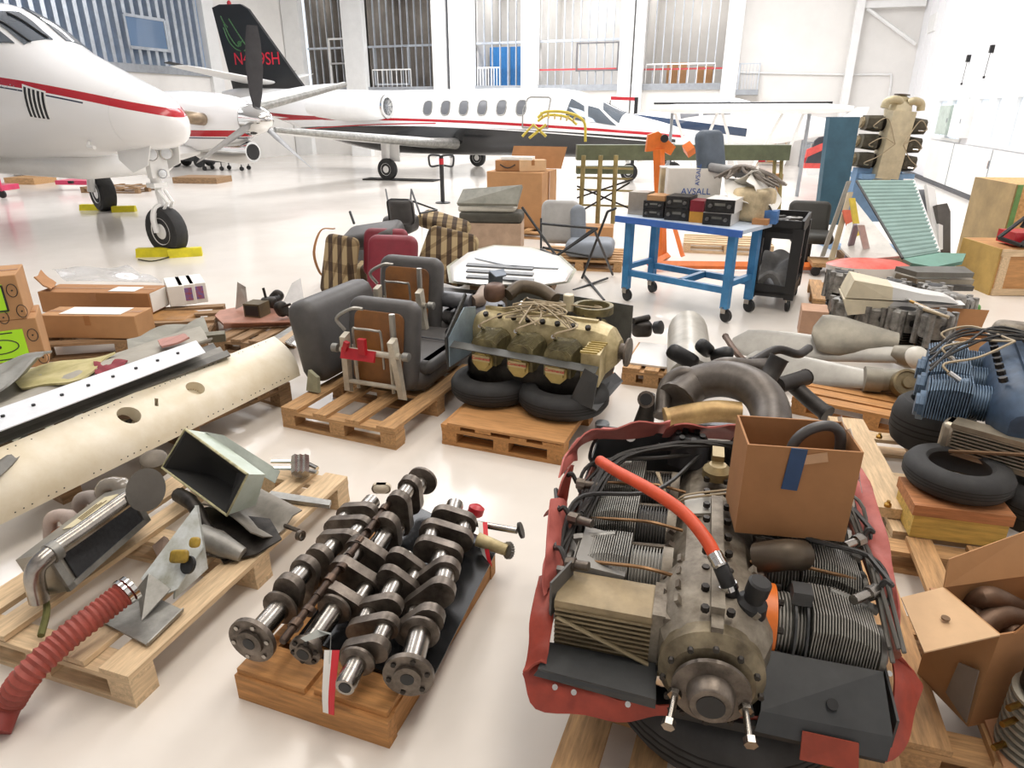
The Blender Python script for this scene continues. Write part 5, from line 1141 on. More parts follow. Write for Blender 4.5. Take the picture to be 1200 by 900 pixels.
# ================================================================ the olive engine with three gold rocker covers
flat_tyre(P(578, 462, .146), .27, .15, 'black tyre under the olive engine, left one of the two', 0, 'tyres under the olive engine')
flat_tyre(P(660, 476, .146), .28, .15, 'black tyre under the olive engine, right one of the two', 0, 'tyres under the olive engine')
def engine(c, deg, label, zk, headm, casem, coverm, cyls=(-.23, 0, .23), wid=.40, finm=None, sides=(-1, 1), Mx=None, barrelm=None):
    T = thing('piston_engine', label, 'engine', c, math.radians(deg)); 
    if Mx is not None: T.matrix_basis = Mx
    M = T.matrix_basis; Z = zk
    MB(M).loft([octo(y, hw, zl + Z, zh + Z) for y, hw, zl, zh in ((-.52, .06, -.06, .06), (-.46, .10, -.12, .13), (-.40, .125, -.15, .16), (.34, .125, -.15, .16), (.38, .14, -.15, .165), (.46, .13, -.13, .14), (.52, .07, -.07, .07))]).part('crankcase', casem, T, ang=30)
    MB(M).box((0, -.02, Z + .165), (.03, .78, .03)).part('case_spine', casem, T)
    m = MB(M)
    for s in (-1, 1):
        for k in range(8): m.lathe([(.018, 0), (.018, .022)], (s * .10, -.36 + .1 * k, Z + .145), (s * .4, 0, 1), 6)
    m.part('case_bolt', DARKIRON, T, kind='stuff')
    MB(M).lathe([(.05, 0), (.05, .06), (.09, .062), (.09, .075), (.04, .08)], (0, .50, Z), (0, 1, 0), 20).part('propeller_flange', IRON, T)
    for s in sides:
        for y in cyls:
            barrel(MB(M), (s * .11, y, Z), (s, 0, 0), .085, .10, 9).part('cylinder_barrel', barrelm or headm, T)
            F = M @ frame((s * .20, y, Z), (s, 0, 0), (0, 1, 0))
            if (F.to_3x3() @ Vector((0, 1, 0))).dot(M.to_3x3() @ Vector((0, 0, 1))) < 0: F = F @ Matrix.Rotation(math.pi, 4, 'Z')
            h = head_fins(MB(F), Matrix(), wid - .24, .098, -.09, .105, 16, .5, .55).part('cylinder_head', headm, T)
            rr = []
            for k in range(5):
                t = k / 4; rr.append([Vector((s * (.22 + .14 * t), y + (.075 - .01 * t) * math.cos(a), Z + .01 + (.10 - .035 * t) * math.sin(a))) for a in [2 * math.pi * j / 16 for j in range(16)]])
            MB(M).loft(rr).part('head_casting', headm, h)
            F2 = M @ frame((s * (wid - .055), y, Z - .06), (s, 0, 0), (0, 1, 0))
            MB(F2).prism([(.06 * math.cos(a) * 1.2, .072 * math.sin(a)) for a in [math.pi / 8 + math.pi * k / 4 for k in range(8)]], .03).prism([(.045 * math.cos(a) * 1.2, .055 * math.sin(a)) for a in [math.pi / 8 + math.pi * k / 4 for k in range(8)]], .045).part('rocker_cover', coverm, h)
            MB(M).tube([(s * .26, y - .05, Z + .11), (s * .31, y - .05, Z + .14)], .013, 8).part('spark_plug', CHROME, h)
            MB(M).tube(cr([(s * .31, y - .05, Z + .14), (s * .33, y - .02, Z + .17), (s * .2, y + .06, Z + .2), (s * .05, .0, Z + .24)], 6), .006, 5).part('ignition_lead', BEIGEW, h)
            MB(M).tube([(s * .13, y + .04, Z - .09), (s * .32, y + .04, Z - .10)], .012, 6).part('pushrod_tube', STEEL, h)
    return T
GCOV = mat('gold_cover', 'b9a566', .4, .4, var=.12)
oe = engine((.20, 4.14, .235), 244.4, 'olive and gold six cylinder engine on two tyres, three lettered rocker covers in front', .24, OLIVE, GOLDC, GCOV, cyls=(-.245, 0, .245))
OM = oe.matrix_basis
for y in (-.245, 0, .245):
    F = OM @ frame((.40 - .055 + .046 + .012, y, .27 - .045), (1, 0, 0), (0, 1, 0))
    MB(OM).box((.393, y, .20), (.004, .12, .038)).part('nameplate', mat('plate_gold', 'cbbd8b', .4), oe)
    text('Continental', .026, OM @ Matrix.Translation((.3965, y, .20)) @ Euler((math.pi / 2, 0, math.pi / 2)).to_matrix().to_4x4(), RL, oe)
BAF = mat('grey_baffle', '6a6b68', .45, .3, var=.2, scale=8)
MB(OM).slab([(.355, -.46, .275), (.355, .50, .255), (.415, .50, .235), (.415, -.46, .255)], .006).part('baffle_strip', mat('dark_grey_baffle', '5b5c59', .45, .3, var=.2), oe)
MB(OM).rbox((0, 0, .07), (.62, .84, .20), .05).part('oil_sump', DARKIRON, oe)
MB(OM).slab([(.42, -.46, .12), (.05, -.47, .12), (.05, -.47, .42), (.2, -.47, .45), (.42, -.46, .31)], .006).part('end_baffle', mat('blue_grey_baffle', '8fa1ad', .4, .2, var=.15), oe)
MB(OM).slab([(.42, -.475, .10), (.40, -.475, .31), (.16, -.475, .52), (.18, -.475, .54), (.44, -.475, .32)], .012).part('baffle_edge', BLACKM, oe)
MB(OM).slab([(-.42, -.46, .10), (-.42, .47, .10), (-.42, .47, .42), (-.42, -.46, .46)], .006).part('far_baffle', BAF, oe)
MB(OM).slab([(.42, .40, .05), (.42, .52, .0), (-.1, .52, .0), (-.1, .46, .05)], .008).slab([(.42, .36, .05), (.43, .50, .02), (.41, .52, .22), (.42, .44, .26)], .008).part('corner_baffle', BLACKM, oe)
oc2 = MB(OM).box((.24, .43, .22), (.22, .11, .20), (0, 0, 8)).part('oil_cooler', GOLDC, oe)
m = MB(OM)
for k in range(6): m.box((.145 + .038 * k, .43, .325), (.012, .10, .012), (0, 0, 8))
m.part('cooler_rib', GCOV, oc2)
MB(OM).ring(.13, .105, .05, (-.22, .26, .40), (0, 0, 1), 24).part('olive_ring', OLIVE, oe)
MB(OM).lathe([(.035, 0), (.035, .10), (.03, .105)], (-.13, .12, .42), n=14).part('filler_neck', mat('pale_neck', 'cfc7ae', .4, .3), oe)
MB(OM).rbox((-.06, -.38, .50), (.16, .13, .12), .04, 4).part('magneto', mat('magneto_brown', '6e5446', .5, .3, var=.25), oe)
MB(OM).tube(cr([(-.1, -.30, .48), (-.2, -.25, .52), (-.24, -.12, .50), (-.2, 0, .46)], 6), .045, 12).part('intake_pipe', mat('brown_cast', '5e5345'), oe)
m = MB(OM); rnd = random.Random(3)
for k in range(9): m.tube(cr([(rnd.uniform(-.1, .3), rnd.uniform(-.3, .3), .42), (rnd.uniform(0, .1), rnd.uniform(-.1, .1), .50), (rnd.uniform(-.05, .15), rnd.uniform(-.2, .2), .47), (rnd.uniform(-.2, .3), rnd.uniform(-.3, .3), .40)], 6), .006, 5)
m.part('wire_loom', BEIGEW, oe, kind='stuff')
MB(OM).slab([(-.28, -.44, .4), (-.20, -.5, .4), (-.18, -.48, .60), (-.28, -.42, .60)], .01).slab([(-.28, -.42, .6), (-.18, -.48, .6), (-.12, -.40, .58), (-.2, -.36, .58)], .01).part('bent_bracket', mat('blue_steel', '8792a0', .3, .6, var=.2), oe)
# small heap of black fittings right of the olive engine
hp_ = thing('carburettor', 'black carburettor lying on the white board beside the olive engine', 'carburettor', P(752, 388, .15))
MB().rbox(P(752, 385, .22), (.16, .14, .12), .03).part('body', DARKIRON, hp_); MB().lathe([(.05, 0), (.055, .05), (.045, .055)], P(768, 384, .25), (.6, -.5, .2), 16).part('throat', BLACK, hp_); MB().tube([P(742, 376, .3), P(760, 372, .3)], .025, 10).part('float_pipe', DARKIRON, hp_)

# ================================================================ heap of exhaust pipes
EXH = mat('exhaust_brown_grey', '68625c', .45, .5, var=.22, scale=7, h2='4a443f')
EXD = mat('exhaust_dark', '3d3a38', .5, .5, var=.25, scale=9)
def pipe(pts, r, lab, m=EXH, n=14, mouth=False, name='exhaust_pipe'):
    T = thing(name, lab, 'exhaust pipe', pts[0]); q = cr([P(*p) for p in pts], 8)
    MB().tube(q, r, n).part('tube', m, T)
    d = q[0] - q[2]
    if mouth: MB().lathe([(r * .86, 0), (r * .86, .003)], q[0], d, n).part('mouth', BLACK, T); MB().ring(r * 1.06, r * .86, .008, q[0], d, n).part('rim', m, T)
    else: MB().ring(r * 1.15, r * .9, .02, q[0], -d, n).part('collar', m, T)
    return T
pipe([(793, 470, .30), (815, 450, .36), (850, 444, .42), (884, 455, .42), (902, 480, .36), (904, 520, .28)], .106, 'thick curved brown exhaust pipe arching across the front of the heap')
pipe([(776, 488, .22), (780, 455, .34), (798, 438, .42), (822, 444, .40)], .045, 'thin exhaust pipe looping over the left end of the thick curved one')
pipe([(780, 492, .24), (808, 486, .27), (838, 482, .30), (868, 484, .30)], .062, 'straw coloured heat stained pipe under the thick curved one', mat('heat_straw', 'b79b6b', .45, .4, var=.25, scale=8, h2='8f7148'))
pipe([(913, 420, .50), (904, 436, .42), (893, 455, .34)], .055, 'upright dark pipe with an open mouth at the right of the heap', EXD, mouth=True)
pipe([(970, 486, .16), (950, 470, .2), (930, 452, .26)], .048, 'straight dark pipe sticking out to the lower right of the heap', EXD)
pipe([(944, 442, .30), (932, 446, .30), (912, 452, .3)], .05, 'short pipe with a flattened open end beside the upright dark pipe', EXD, mouth=True)
pipe([(850, 394, .42), (862, 412, .42), (880, 432, .38)], .02, 'thin rusty rod pointing up from the top of the heap', mat('rusty_rod', '6b5648', .5, .5, var=.2), 8)
pipe([(828, 436, .40), (850, 428, .45), (880, 430, .42), (900, 428, .38)], .05, 'brown elbow pipe behind the thick curved one')
pipe([(905, 500, .2), (897, 470, .26), (885, 455, .3)], .06, 'grey dented muffler at the right end of the heap', ALUG)
pipe([(880, 425, .42), (910, 410, .46), (935, 415, .42), (948, 408, .42)], .028, 'thin bent pipe behind the upright dark pipe', EXD, 10)
rings = []
for k in range(7):
    t = k / 6; c = P(810, 448, .22).lerp(P(806, 390, .28), t); r = .16 + .02 * t
    rings.append([c + Vector((r * math.cos(a) * (1 - .15 * t), .05 * math.sin(a), r * .9 * max(math.sin(a), -.2) )) for a in [2 * math.pi * j / 20 for j in range(20)]])
MB().loft(rings).thing('nose_fairing', mat('pale_grey_fairing', 'b4b0a6', .4, .2, var=.15), 'pale grey rounded fairing behind the exhaust heap', 'fairing')
for k, (x, y, z, s) in enumerate(((800, 418, .42, .11), (826, 408, .46, .10), (846, 416, .44, .09))):
    MB(Matrix.Translation(P(x, y, z)) @ Euler((.4 * k, .5, k)).to_matrix().to_4x4()).rbox((0, 0, 0), (s * 2, s, s * .9), s * .35, 3).thing('black_cover', BLACK, ('leftmost of three', 'highest of three', 'smallest of three')[k] + ' crumpled black covers on the exhaust heap', 'cover')
tc = thing('turbo_housing', 'dark upright casting with a round port at the left end of the exhaust heap', 'casting', P(757, 500, .0))
MB().tube([P(752, 505, .02), P(758, 480, .2), P(760, 462, .3)], [.07, .05, .04], 10).part('body', DARKIRON, tc); MB().lathe([(.035, 0), (.035, .004)], P(757, 468, .31), (-.2, -1, .4), 14).part('port', BLACK, tc); MB().ring(.05, .035, .02, P(757, 468, .30), (-.2, -1, .4), 16).part('port_flange', IRON, tc)
MB().slab([P(792, 506, .0), P(880, 511, .0), P(882, 503, .0), P(795, 497, .0)], .06).thing('grey_rail', mat('blue_grey_rail', '7d7f83', .4, .3), 'blue grey rail lying under the front of the exhaust heap', 'rail')
MB().lathe([(.04, 0), (.045, .09), (.04, .1)], P(705, 512, 0), n=18).thing('grey_cup', mat('pale_blue_grey', 'a9b0b6', .4, .2), 'pale grey cup on the floor behind the red skirt', 'cup')

# ================================================================ propellers
def blade(mb, a, b, w0, w1, th, up=(0, 0, 1), n=12):
    a, b = Vector(a), Vector(b); d = (b - a).normalized(); s = Vector(up).cross(d).normalized(); u = d.cross(s); R = []
    for k in range(n):
        t = k / (n - 1); c = a.lerp(b, t); w = (w0 + (w1 - w0) * min(t * 1.6, 1)) * (1 if t < .85 else math.sqrt(max(1 - ((t - .85) / .155) ** 2, .02))); h = th * (1 - .75 * t)
        R.append([c + s * (w * .5 * math.cos(q)) + u * (h * .5 * math.sin(q)) for q in [2 * math.pi * j / 14 for j in range(14)]])
    return mb.loft(R)
PGR = mat('propeller_grey', 'a4a29c', .4, .4, var=.12, scale=5); PGO = mat('propeller_olive_grey', '918c7f', .45, .3, var=.18, scale=5)
p1 = thing('propeller', 'grey propeller with a white domed hub, long blade pointing left, on the orange pallet', 'propeller', P(1070, 424, .13))
h1 = P(1066, 418, .26)
blade(MB(), P(1052, 416, .26), P(858, 400, .18), .13, .24, .06, (0, -.75, .66)).part('propeller_blade', PGR, p1)
blade(MB(), P(1050, 404, .30), P(952, 388, .34), .18, .32, .16, (0, -.75, .66)).part('propeller_blade', PGO, p1)
MB().tube([P(1046, 414, .26), h1, P(1086, 424, .24)], [.06, .085, .06], 14).part('hub', PGO, p1)
MB().lathe([(.085, 0), (.08, .03), (.05, .06), (.001, .07)], P(1074, 420, .27), (.1, -.75, .6), 20).part('hub_dome', mat('white_dome', 'd3cfc4', .4, var=.1), p1)
p2 = thing('propeller', 'nearer olive grey propeller on the orange pallet, round end cap facing the camera', 'propeller', P(1055, 455, .13))
blade(MB(), P(1030, 446, .20), P(868, 425, .15), .13, .24, .05, (0, -.75, .66)).part('propeller_blade', PGR, p2)
MB().tube([P(1012, 444, .2), P(1032, 446, .2)], .085, 14).part('blade_clamp', PGO, p2)
c = P(1058, 450, .21) + Vector((0, -.05, .03)); MB().lathe([(.09, -.07), (.09, 0), (.075, .004), (.07, -.006), (.04, -.006), (.035, .012), (.001, .014)], c, (-.1, -.8, .5), 22).part('hub_cap', mat('brass_grime', '8f8266', .45, .5, var=.25, h2='5c503a'), p2)
MB().tube([P(1030, 446, .2), P(1080, 445, .22)], .075, 12).part('hub', PGO, p2)

# ================================================================ heap of cylinders and crankcase halves
CYG = mat('cast_cylinder_grey', '94928d', .45, .5, var=.25, scale=14, h2='4a4845')
def jug(c, r, h, lab, tilt=0):
    T = thing('engine_cylinder', lab, 'engine cylinder', c, random.random(), 'loose engine cylinders on a pallet'); M = T.matrix_basis
    barrel(MB(M), (0, 0, 0), (0, 0, 1), r * .8, h * .5, 8).part('barrel', DARKIRON, T)
    b = MB(M)
    b.lathe([(r * .9, h * .5), (r, h * .55), (r, h * .9), (r * .8, h * .95)], n=20)
    for k in range(6):
        a = k * math.pi / 3; b.tube([(r * math.cos(a), r * math.sin(a), h * .35), (r * .95 * math.cos(a), r * .95 * math.sin(a), h * .97)], r * .22, 8)
    b.part('head', CYG, T); MB(M).lathe([(r * .5, 0), (r * .5, .004)], (0, 0, h * .95), n=16).part('bore', BLACK, T)
    for k in (0, 1): MB(M).lathe([(r * .24, 0), (r * .24, .004)], (r * .98 * math.cos(1 + 2 * k - M.to_euler().z - 2.6), r * .98 * math.sin(1 + 2 * k - M.to_euler().z - 2.6), h * .72), (math.cos(1 + 2 * k - M.to_euler().z - 2.6), math.sin(1 + 2 * k - M.to_euler().z - 2.6), 0), 12).part('port', BLACK, T)
    return T
jl = ['leftmost loose cylinder in the front row under the cream fairing', 'second loose cylinder from the left in the front row', 'third loose cylinder from the left in the front row', 'rightmost loose cylinder in the front row, beside the carton',
      'loose cylinder in the back row at the left of the cream fairing', 'loose cylinder in the back row behind the cream fairing', 'loose cylinder in the back row right of the cream fairing', 'loose cylinder at the back row right end, beside the green case']
for k, (x, y, h) in enumerate(((984, 395, .34), (1018, 404, .34), (1052, 412, .36), (1085, 424, .40), (978, 366, .40), (1040, 370, .34), (1086, 376, .34), (1118, 380, .26))): jug(P(x, y, .13), .115, h, jl[k])
FRC = mat('fairing_cream', 'd9cfb5', .45, var=.08); FRW = mat('fairing_white', 'd4d4d2', .4, var=.05)
def fairing(pts_front, pts_back, lab):
    T = thing('fairing', lab, 'fairing', pts_front[0], group='two stacked cream and white fairings'); f = [Vector(p) for p in pts_front]; b = [Vector(p) for p in pts_back]
    mid = [f[i].lerp(b[i], .42) for i in range(4)]
    MB().loft([f, mid]).part('cream_half', FRC, T); MB().loft([mid, [f[i].lerp(b[i], .75) + Vector((0, 0, -.01 if i > 1 else .01)) for i in range(4)], b]).part('white_half', FRW, T); return T
o_ = P(990, 352, .50); u_ = Vector((.95, -.32, 0)); w_ = Vector((.32, .95, 0)); zz = Vector((0, 0, 1))
fairing([o_ + zz * .02, o_ + w_ * .36 + zz * .02, o_ + w_ * .34 + zz * .16 + u_ * .04, o_ + zz * .16 + u_ * .04], [o_ + u_ * .78 + zz * .02 + w_ * .08, o_ + u_ * .78 + zz * .02 + w_ * .26, o_ + u_ * .70 + zz * .06 + w_ * .24, o_ + u_ * .70 + zz * .06 + w_ * .10], 'upper fairing of two, cream at one end and white at the other')
o2 = o_ - zz * .115 + u_ * -.01
fairing([o2 + u_ * .05, o2 + w_ * .36 + u_ * .05, o2 + w_ * .36 + zz * .125, o2 + zz * .125], [o2 + u_ * .62 + zz * .09 + w_ * .08, o2 + u_ * .62 + zz * .09 + w_ * .26, o2 + u_ * .84 + zz * .125 + w_ * .24, o2 + u_ * .84 + zz * .125 + w_ * .10], 'lower fairing of two, resting on the loose cylinders')
m = thing('connecting_tubes', 'bundle of thin metal tubes lying across the loose cylinders', 'tubes', P(1085, 366, .5))
for k in range(5): MB().tube([P(1062 + 5 * k, 350 + 3 * k, .54), P(1100 + 3 * k, 368 + k, .52)], .012, 6).part('tube', (CHROME, BRASS, STEEL, ALU, BEIGEW)[k], m)
for k in range(4): MB().rbox(P(1095 + 9 * k, 342 + 3 * k, .46), (.12, .1, .08), .025).thing('cylinder_fitting', CYG, ('first', 'second', 'third', 'fourth')[k] + ' grey cast fitting from the left behind the tubes on the cylinder heap', 'fitting', 'cast fittings on the cylinder heap')
MB().rbox(P(1122, 362, .22), (.32, .2, .12), .03).thing('green_case', mat('bright_green', '5d9a4a', .5, var=.15), 'green case half hidden at the right of the cylinder heap', 'case')
kb2 = thing('cardboard_box', 'brown carton with a white label right of the loose cylinders', 'box', P(1118, 425, .0), math.radians(-14)); M = M_(P(1122, 428, .13), -14)
MB(M).box((0, .0, .10), (.40, .02, .22)).part('front_panel', KRAFT, kb2); MB(M).box((0, .28, .10), (.40, .01, .22)).part('back_panel', KRAFTD, kb2)
for s in (-1, 1): MB(M).box((s * .195, .14, .10), (.01, .27, .22)).part('side_panel', KRAFTD, kb2)
MB(M).slab([(-.2, .28, .21), (.2, .28, .21), (.24, .33, .34), (-.18, .33, .34)], .006).part('flap', KRAFTD, kb2); MB(M).slab([(-.2, 0, .21), (-.2, .28, .21), (-.27, .28, .02), (-.27, 0, .02)], .006).part('flap', KRAFT, kb2)
MB(M).box((-.10, -.012, .10), (.14, .003, .17)).part('label', PAPER, kb2); MB(M).box((-.10, -.0145, .09), (.11, .002, .03)).part('barcode', mat('grey_print', '8b8b8b', .6, var=0), kb2); MB(M).lathe([(.016, 0), (.016, .003)], (.1, -.011, .1), (0, -1, 0), 14).part('printed_mark', BLACK, kb2)
MB(M).box((0, .14, -.02), (.39, .27, .012)).part('bottom_panel', KRAFT, kb2)
bx = MB().box(P(956, 392, .15) + Vector((0, .1, .09)), (.2, .25, .22), (0, 0, -20)).thing('kraft_box', mat('pinkish_kraft', 'c09a80', .8, var=.1), 'pinkish kraft box end showing left of the loose cylinders', 'box', rz=math.radians(-20))

# ================================================================ blue engine at the right
PT = .135
MB(M_(P(1012, 640, 0), -14)).box((.09, .55, .16), (.19, 1.0, .05)).thing('wood_plank', PALEY, 'wide pale plank with two bolts on the pallet left of the blue engine', 'plank', rz=math.radians(-14))
for k, (x, y) in enumerate(((1030, 513), (1040, 593))): MB().lathe([(.016, 0), (.016, .012), (.008, .02), (.008, .028)], P(x, y, .187), n=8).thing('bolt', BRASS, ('farther', 'nearer')[k] + ' brass bolt head on the wide pale plank', 'bolt', 'bolts on the wide pale plank')
bm = M_(P(1062, 628, PT), -14)
MB(bm).box((.19, .12, .055), (.36, .24, .11)).thing('wood_block', mat('yellow_pine', 'd3b25e', .7, var=.2, scale=3, stretch=(2, 20, 20)), 'yellow pine block under the tyre of the blue engine', 'wood block', rz=math.radians(-14))
MB(bm).box((.19, .12, .135), (.38, .25, .05)).thing('wood_board', mat('red_pine', 'b87c50', .7, var=.2, scale=3, stretch=(2, 20, 20)), 'reddish pine board on top of the yellow pine block', 'board', rz=math.radians(-14))
flat_tyre(P(1118, 568, .30), .215, .12, 'black tyre lying on the reddish board in front of the blue engine', 0, None)
flat_tyre(P(1085, 520, .14), .20, .26, 'black tyre behind the reddish pine board, under the left end of the blue engine', 0, None)
flat_tyre(P(1210, 610, .14), .20, .2, 'black tyre at the right frame edge under the oil cooler', 0, None)
BLU = mat('blue_engine_paint', '5d748c', .45, .2, var=.25, scale=10, h2='364a5e')
BLUD = mat('dark_blue_engine_paint', '3c5068', .5, .2, var=.25, scale=10)
be = engine((2.47, 3.05, .34), -30, 'blue six cylinder engine on tyres at the right, with a silver oil cooler in front', .24, BLU, BLUD, BLU, cyls=(-.28, .0, .28), wid=.42)
NM = be.matrix_basis
oc3 = thing('oil_cooler', 'silver oil cooler with a diagonal brown bar in front of the blue engine', 'oil cooler', P(1110, 520, .42)); a0_, a1_ = P(1112, 512, .46), P(1210, 540, .46)
F = frame(a0_, (0, 0, 1), a1_ - a0_); MB(F).box((.17, .03, .065), (.34, .10, .022)).box((.17, .03, -.065), (.34, .10, .02)).part('tank', mat('aged_silver', 'a69b88', .4, .6, var=.2), oc3)
m = MB(F)
for k in range(7): m.box((.17, .03, -.05 + .0165 * k), (.32, .10, .007))
m.part('cooler_fin', mat('bright_fin', 'c3bba9', .35, .7), oc3); MB(F).box((.17, .045, 0), (.31, .09, .12)).part('core', BLACK, oc3)
MB(F).rbox((-.01, .03, 0), (.06, .12, .15), .025).part('end_tank', mat('aged_silver2', 'b3aa99', .35, .6, var=.2), oc3); MB(F).tube([(.02, -.03, -.055), (.34, -.03, .045)], .009, 6).part('brace_bar', mat('brown_bar', '80654c', .5, .4), oc3)
m = MB(NM); rnd = random.Random(9)
for k in range(6): m.tube(cr([(-.38, rnd.uniform(-.3, .3), .36), (-.25, rnd.uniform(-.2, .3), .44), (-.05 + rnd.uniform(-.05, .1), rnd.uniform(-.1, .35), .47), (.25, rnd.uniform(.1, .4), .44)], 6), .007, 5)
m.part('wire_loom', WIREB, be, kind='stuff')
MB(NM).rbox((.0, .38, .42), (.22, .16, .12), .04).part('accessory_case', ALUG, be)
MB(NM).tube(cr([(.05, .1, .44), (.12, .2, .5), (.3, .25, .46), (.38, .2, .4)], 6), .03, 10).part('intake_pipe', DARKIRON, be)
sc = thing('accessory_heap', 'grey accessory casting behind the blue engine at the right frame edge', 'casting', P(1185, 455, 0))
MB().rbox(P(1178, 448, .30), (.26, .2, .2), .05).part('body', mat('bright_cast', 'a9a8a3', .4, .5, var=.25), sc); MB().tube(cr([P(1150, 440, .36), P(1170, 428, .44), P(1200, 432, .4)], 6), .02, 8).part('tube', DARKIRON, sc); MB().box(P(1180, 460, .12), (.3, .25, .2)).part('base', DARKIRON, sc)
MB().tube([P(1115, 398, .02), P(1180, 432, .02)], .012, 6).thing('steel_rod', IRON, 'thin steel rod lying on the floor behind the brown carton', 'rod')
# ================================================================ cartons at the left
def carton(c, deg, w, d, h, label, m=KRAFT, cat='box', group=None, seam=True, name='cardboard_box', c0='corner'):
    """closed carton; c = front-left-bottom corner"""
    T = thing(name, label, cat, c, math.radians(deg), group); M = T.matrix_basis
    bevel(MB(M).box((w / 2, d / 2, h / 2), (w, d, h)).part('carton_body', m, T), .006, 2)
    if seam: MB(M).box((w / 2, d / 2, h + .001), (w * .98, .05, .003)).box((w / 2, -.001, h - .04), (.05, .003, .08)).part('tape', mat('brown_tape', 'a9774a', .3, var=.05), T)
    return T
GRL = mat('lime_label', 'b4f02a', .5, var=0); INK = mat('black_ink', '2a2a28', .6, var=0)
sd_ = 30; fr = P(57, 428, .14); d_ = Vector((math.cos(math.radians(sd_)), math.sin(math.radians(sd_)), 0)); fl_ = fr - d_ * .62
def labelled(T, w, h, k):
    M = T.matrix_basis
    MB(M).box((w * .60, -.002, h * .5), (w * .5, .004, h * .62)).part('lime_label', GRL, T)
    m = MB(M)
    if k:
        for z in (h * .22, h * .78): m.box((w * .60, -.0045, z), (w * .5, .003, .012))
        for x in (w * .36, w * .845): m.box((x, -.0045, h * .5), (.012, .003, h * .56))
        for j in range(5): m.box((w * .6, -.0045, h * (.34 + .08 * j)), (w * .34 - .03 * (j % 3), .003, .008))
    else:
        m.tube([Vector((w * .6 + .11 * math.cos(a), -.005, h * .5 + .05 * math.sin(a))) for a in [2 * math.pi * j / 24 for j in range(25)]], .004, 5); m.lathe([(.012, 0), (.012, .003)], (w * .6, -.004, h * .5), (0, -1, 0), 10)
        for z in (.24, .76): m.box((w * .6, -.0045, h * z), (w * .3, .003, .008))
    m.part('label_print', INK, T)
    m = MB(M)
    for x, z in ((w * .93, h * .66), (w * .97, h * .18), (w * .78, h * .08)):
        m.tube([Vector((x + .03 * math.cos(a), -.004, z + .045 * math.sin(a))) for a in [2 * math.pi * j / 20 for j in range(21)]], .0025, 4); m.lathe([(.006, 0), (.006, .003)], (x, -.003, z), (0, -1, 0), 8)
    m.part('printed_ring', INK, T)
b1 = carton(fl_, sd_, .62, .40, .36, 'lower kraft carton of the stack at the left edge, lime label with a drawn oval', KRAFT, group='stacked kraft cartons at the left edge'); labelled(b1, .62, .36, 0)
b2 = carton(fl_ + Vector((-.03, .0, .362)), sd_ - 2, .60, .40, .31, 'upper kraft carton of the stack at the left edge, lime label with a black border', KRAFT, group='stacked kraft cartons at the left edge'); labelled(b2, .60, .31, 1)
la = carton(P(52, 396, .15), -2, .78, .26, .19, 'low long kraft carton with a taped right end, right of the lime labels', KRAFT)
MB(la.matrix_basis).box((.40, .13, .194), (.5, .2, .004)).part('white_paper', PAPER, la)
lb_ = carton(P(50, 366, .16), -3, 1.02, .30, .19, 'longest kraft carton with a white right end, behind the low one', KRAFTD)
MB(lb_.matrix_basis).box((1.021, .15, .095), (.006, .26, .17)).part('white_end', PAPER, lb_); MB(lb_.matrix_basis).box((.75, .12, .194), (.24, .16, .004)).part('white_sticker', PAPER, lb_)
for k, (x, lab) in enumerate(((200, 'white narrow box at the end of the longest kraft carton'), (213, 'narrow white box with blue and red pictures, middle one of three'), (226, 'narrow white box with blue and red pictures, farthest right of three'))):
    T = carton(P(x, 360 - 2 * k, .16), 30, .14, .42, .19, lab, PAPER, group='narrow white boxes beside the long kraft carton', seam=False, name='white_box')
    if k:
        MB(T.matrix_basis).box((.07, -.003, .10), (.08, .005, .12)).part('picture', mat('picture_blue', '4a63a8', .5, var=.4, scale=30, h2='b4543a'), T)
drape('plastic_film', [P(78, 330, .36), P(190, 330, .36), P(150, 312, .38), P(60, 314, .38)], mat('plastic_film', 'd9dadb'), 'clear plastic film spread over the long kraft cartons', 'plastic film', .02, 12, .003, 6)
MB().rbox(P(195, 375, .1), (.5, .34, .10), .03, M=None).thing('curved_plywood', mat('curved_ply', 'a9793f', .6, var=.25, scale=4), 'curved brown plywood offcut under the white boxes', 'plywood')
drape('paper_sheet', [P(60, 340, .37), P(66, 332, .37), P(48, 318, .46), P(40, 326, .46)], KRAFTD, 'torn kraft flap behind the lime labelled cartons', 'card flap', .01, 4, seed=3)
# tray of black parts
tr = thing('baffle_tray', 'pinkish brown metal tray holding black engine parts on a small pallet', 'tray', P(300, 380, .125))
MB().slab([P(252, 372, .13), P(262, 382, .13), P(346, 378, .13), P(338, 362, .13), P(300, 358, .13), P(258, 366, .13)], .02).part('tray_plate', mat('pink_brown_tin', 'b07f6c', .5, .2, var=.15), tr); MB().slab([P(262, 384, .13), P(346, 380, .13), P(346, 376, .19), P(262, 378, .19)], .01).part('front_lip', MATS['pink_brown_tin'], tr)
MB().slab([P(276, 362, .16), P(290, 356, .2), P(288, 336, .36), P(278, 330, .42)], .008).thing('pale_sheet', mat('pale_grey_tin', 'c9c8c2', .4, .2), 'pale bent metal sheet standing on the pinkish brown tray', 'sheet')
MB().slab([P(330, 358, .2), P(356, 352, .2), P(352, 326, .4), P(342, 332, .36)], .008).thing('clear_bag', mat('plastic_film', 'd9dadb'), 'crumpled clear plastic at the right of the black parts', 'plastic bag')
ob3 = thing('duct_box', 'small black duct box with an olive rim on the pinkish brown tray', 'duct', P(300, 372, .15)); MB(M_(P(296, 372, .15), -14)).box((0, .08, .06), (.16, .16, .12)).part('shell', mat('olive_brown', '5d5138', .6, var=.2), ob3); MB(M_(P(296, 372, .15), -14)).box((0, -.001, .06), (.13, .004, .09)).part('opening', BLACK, ob3)
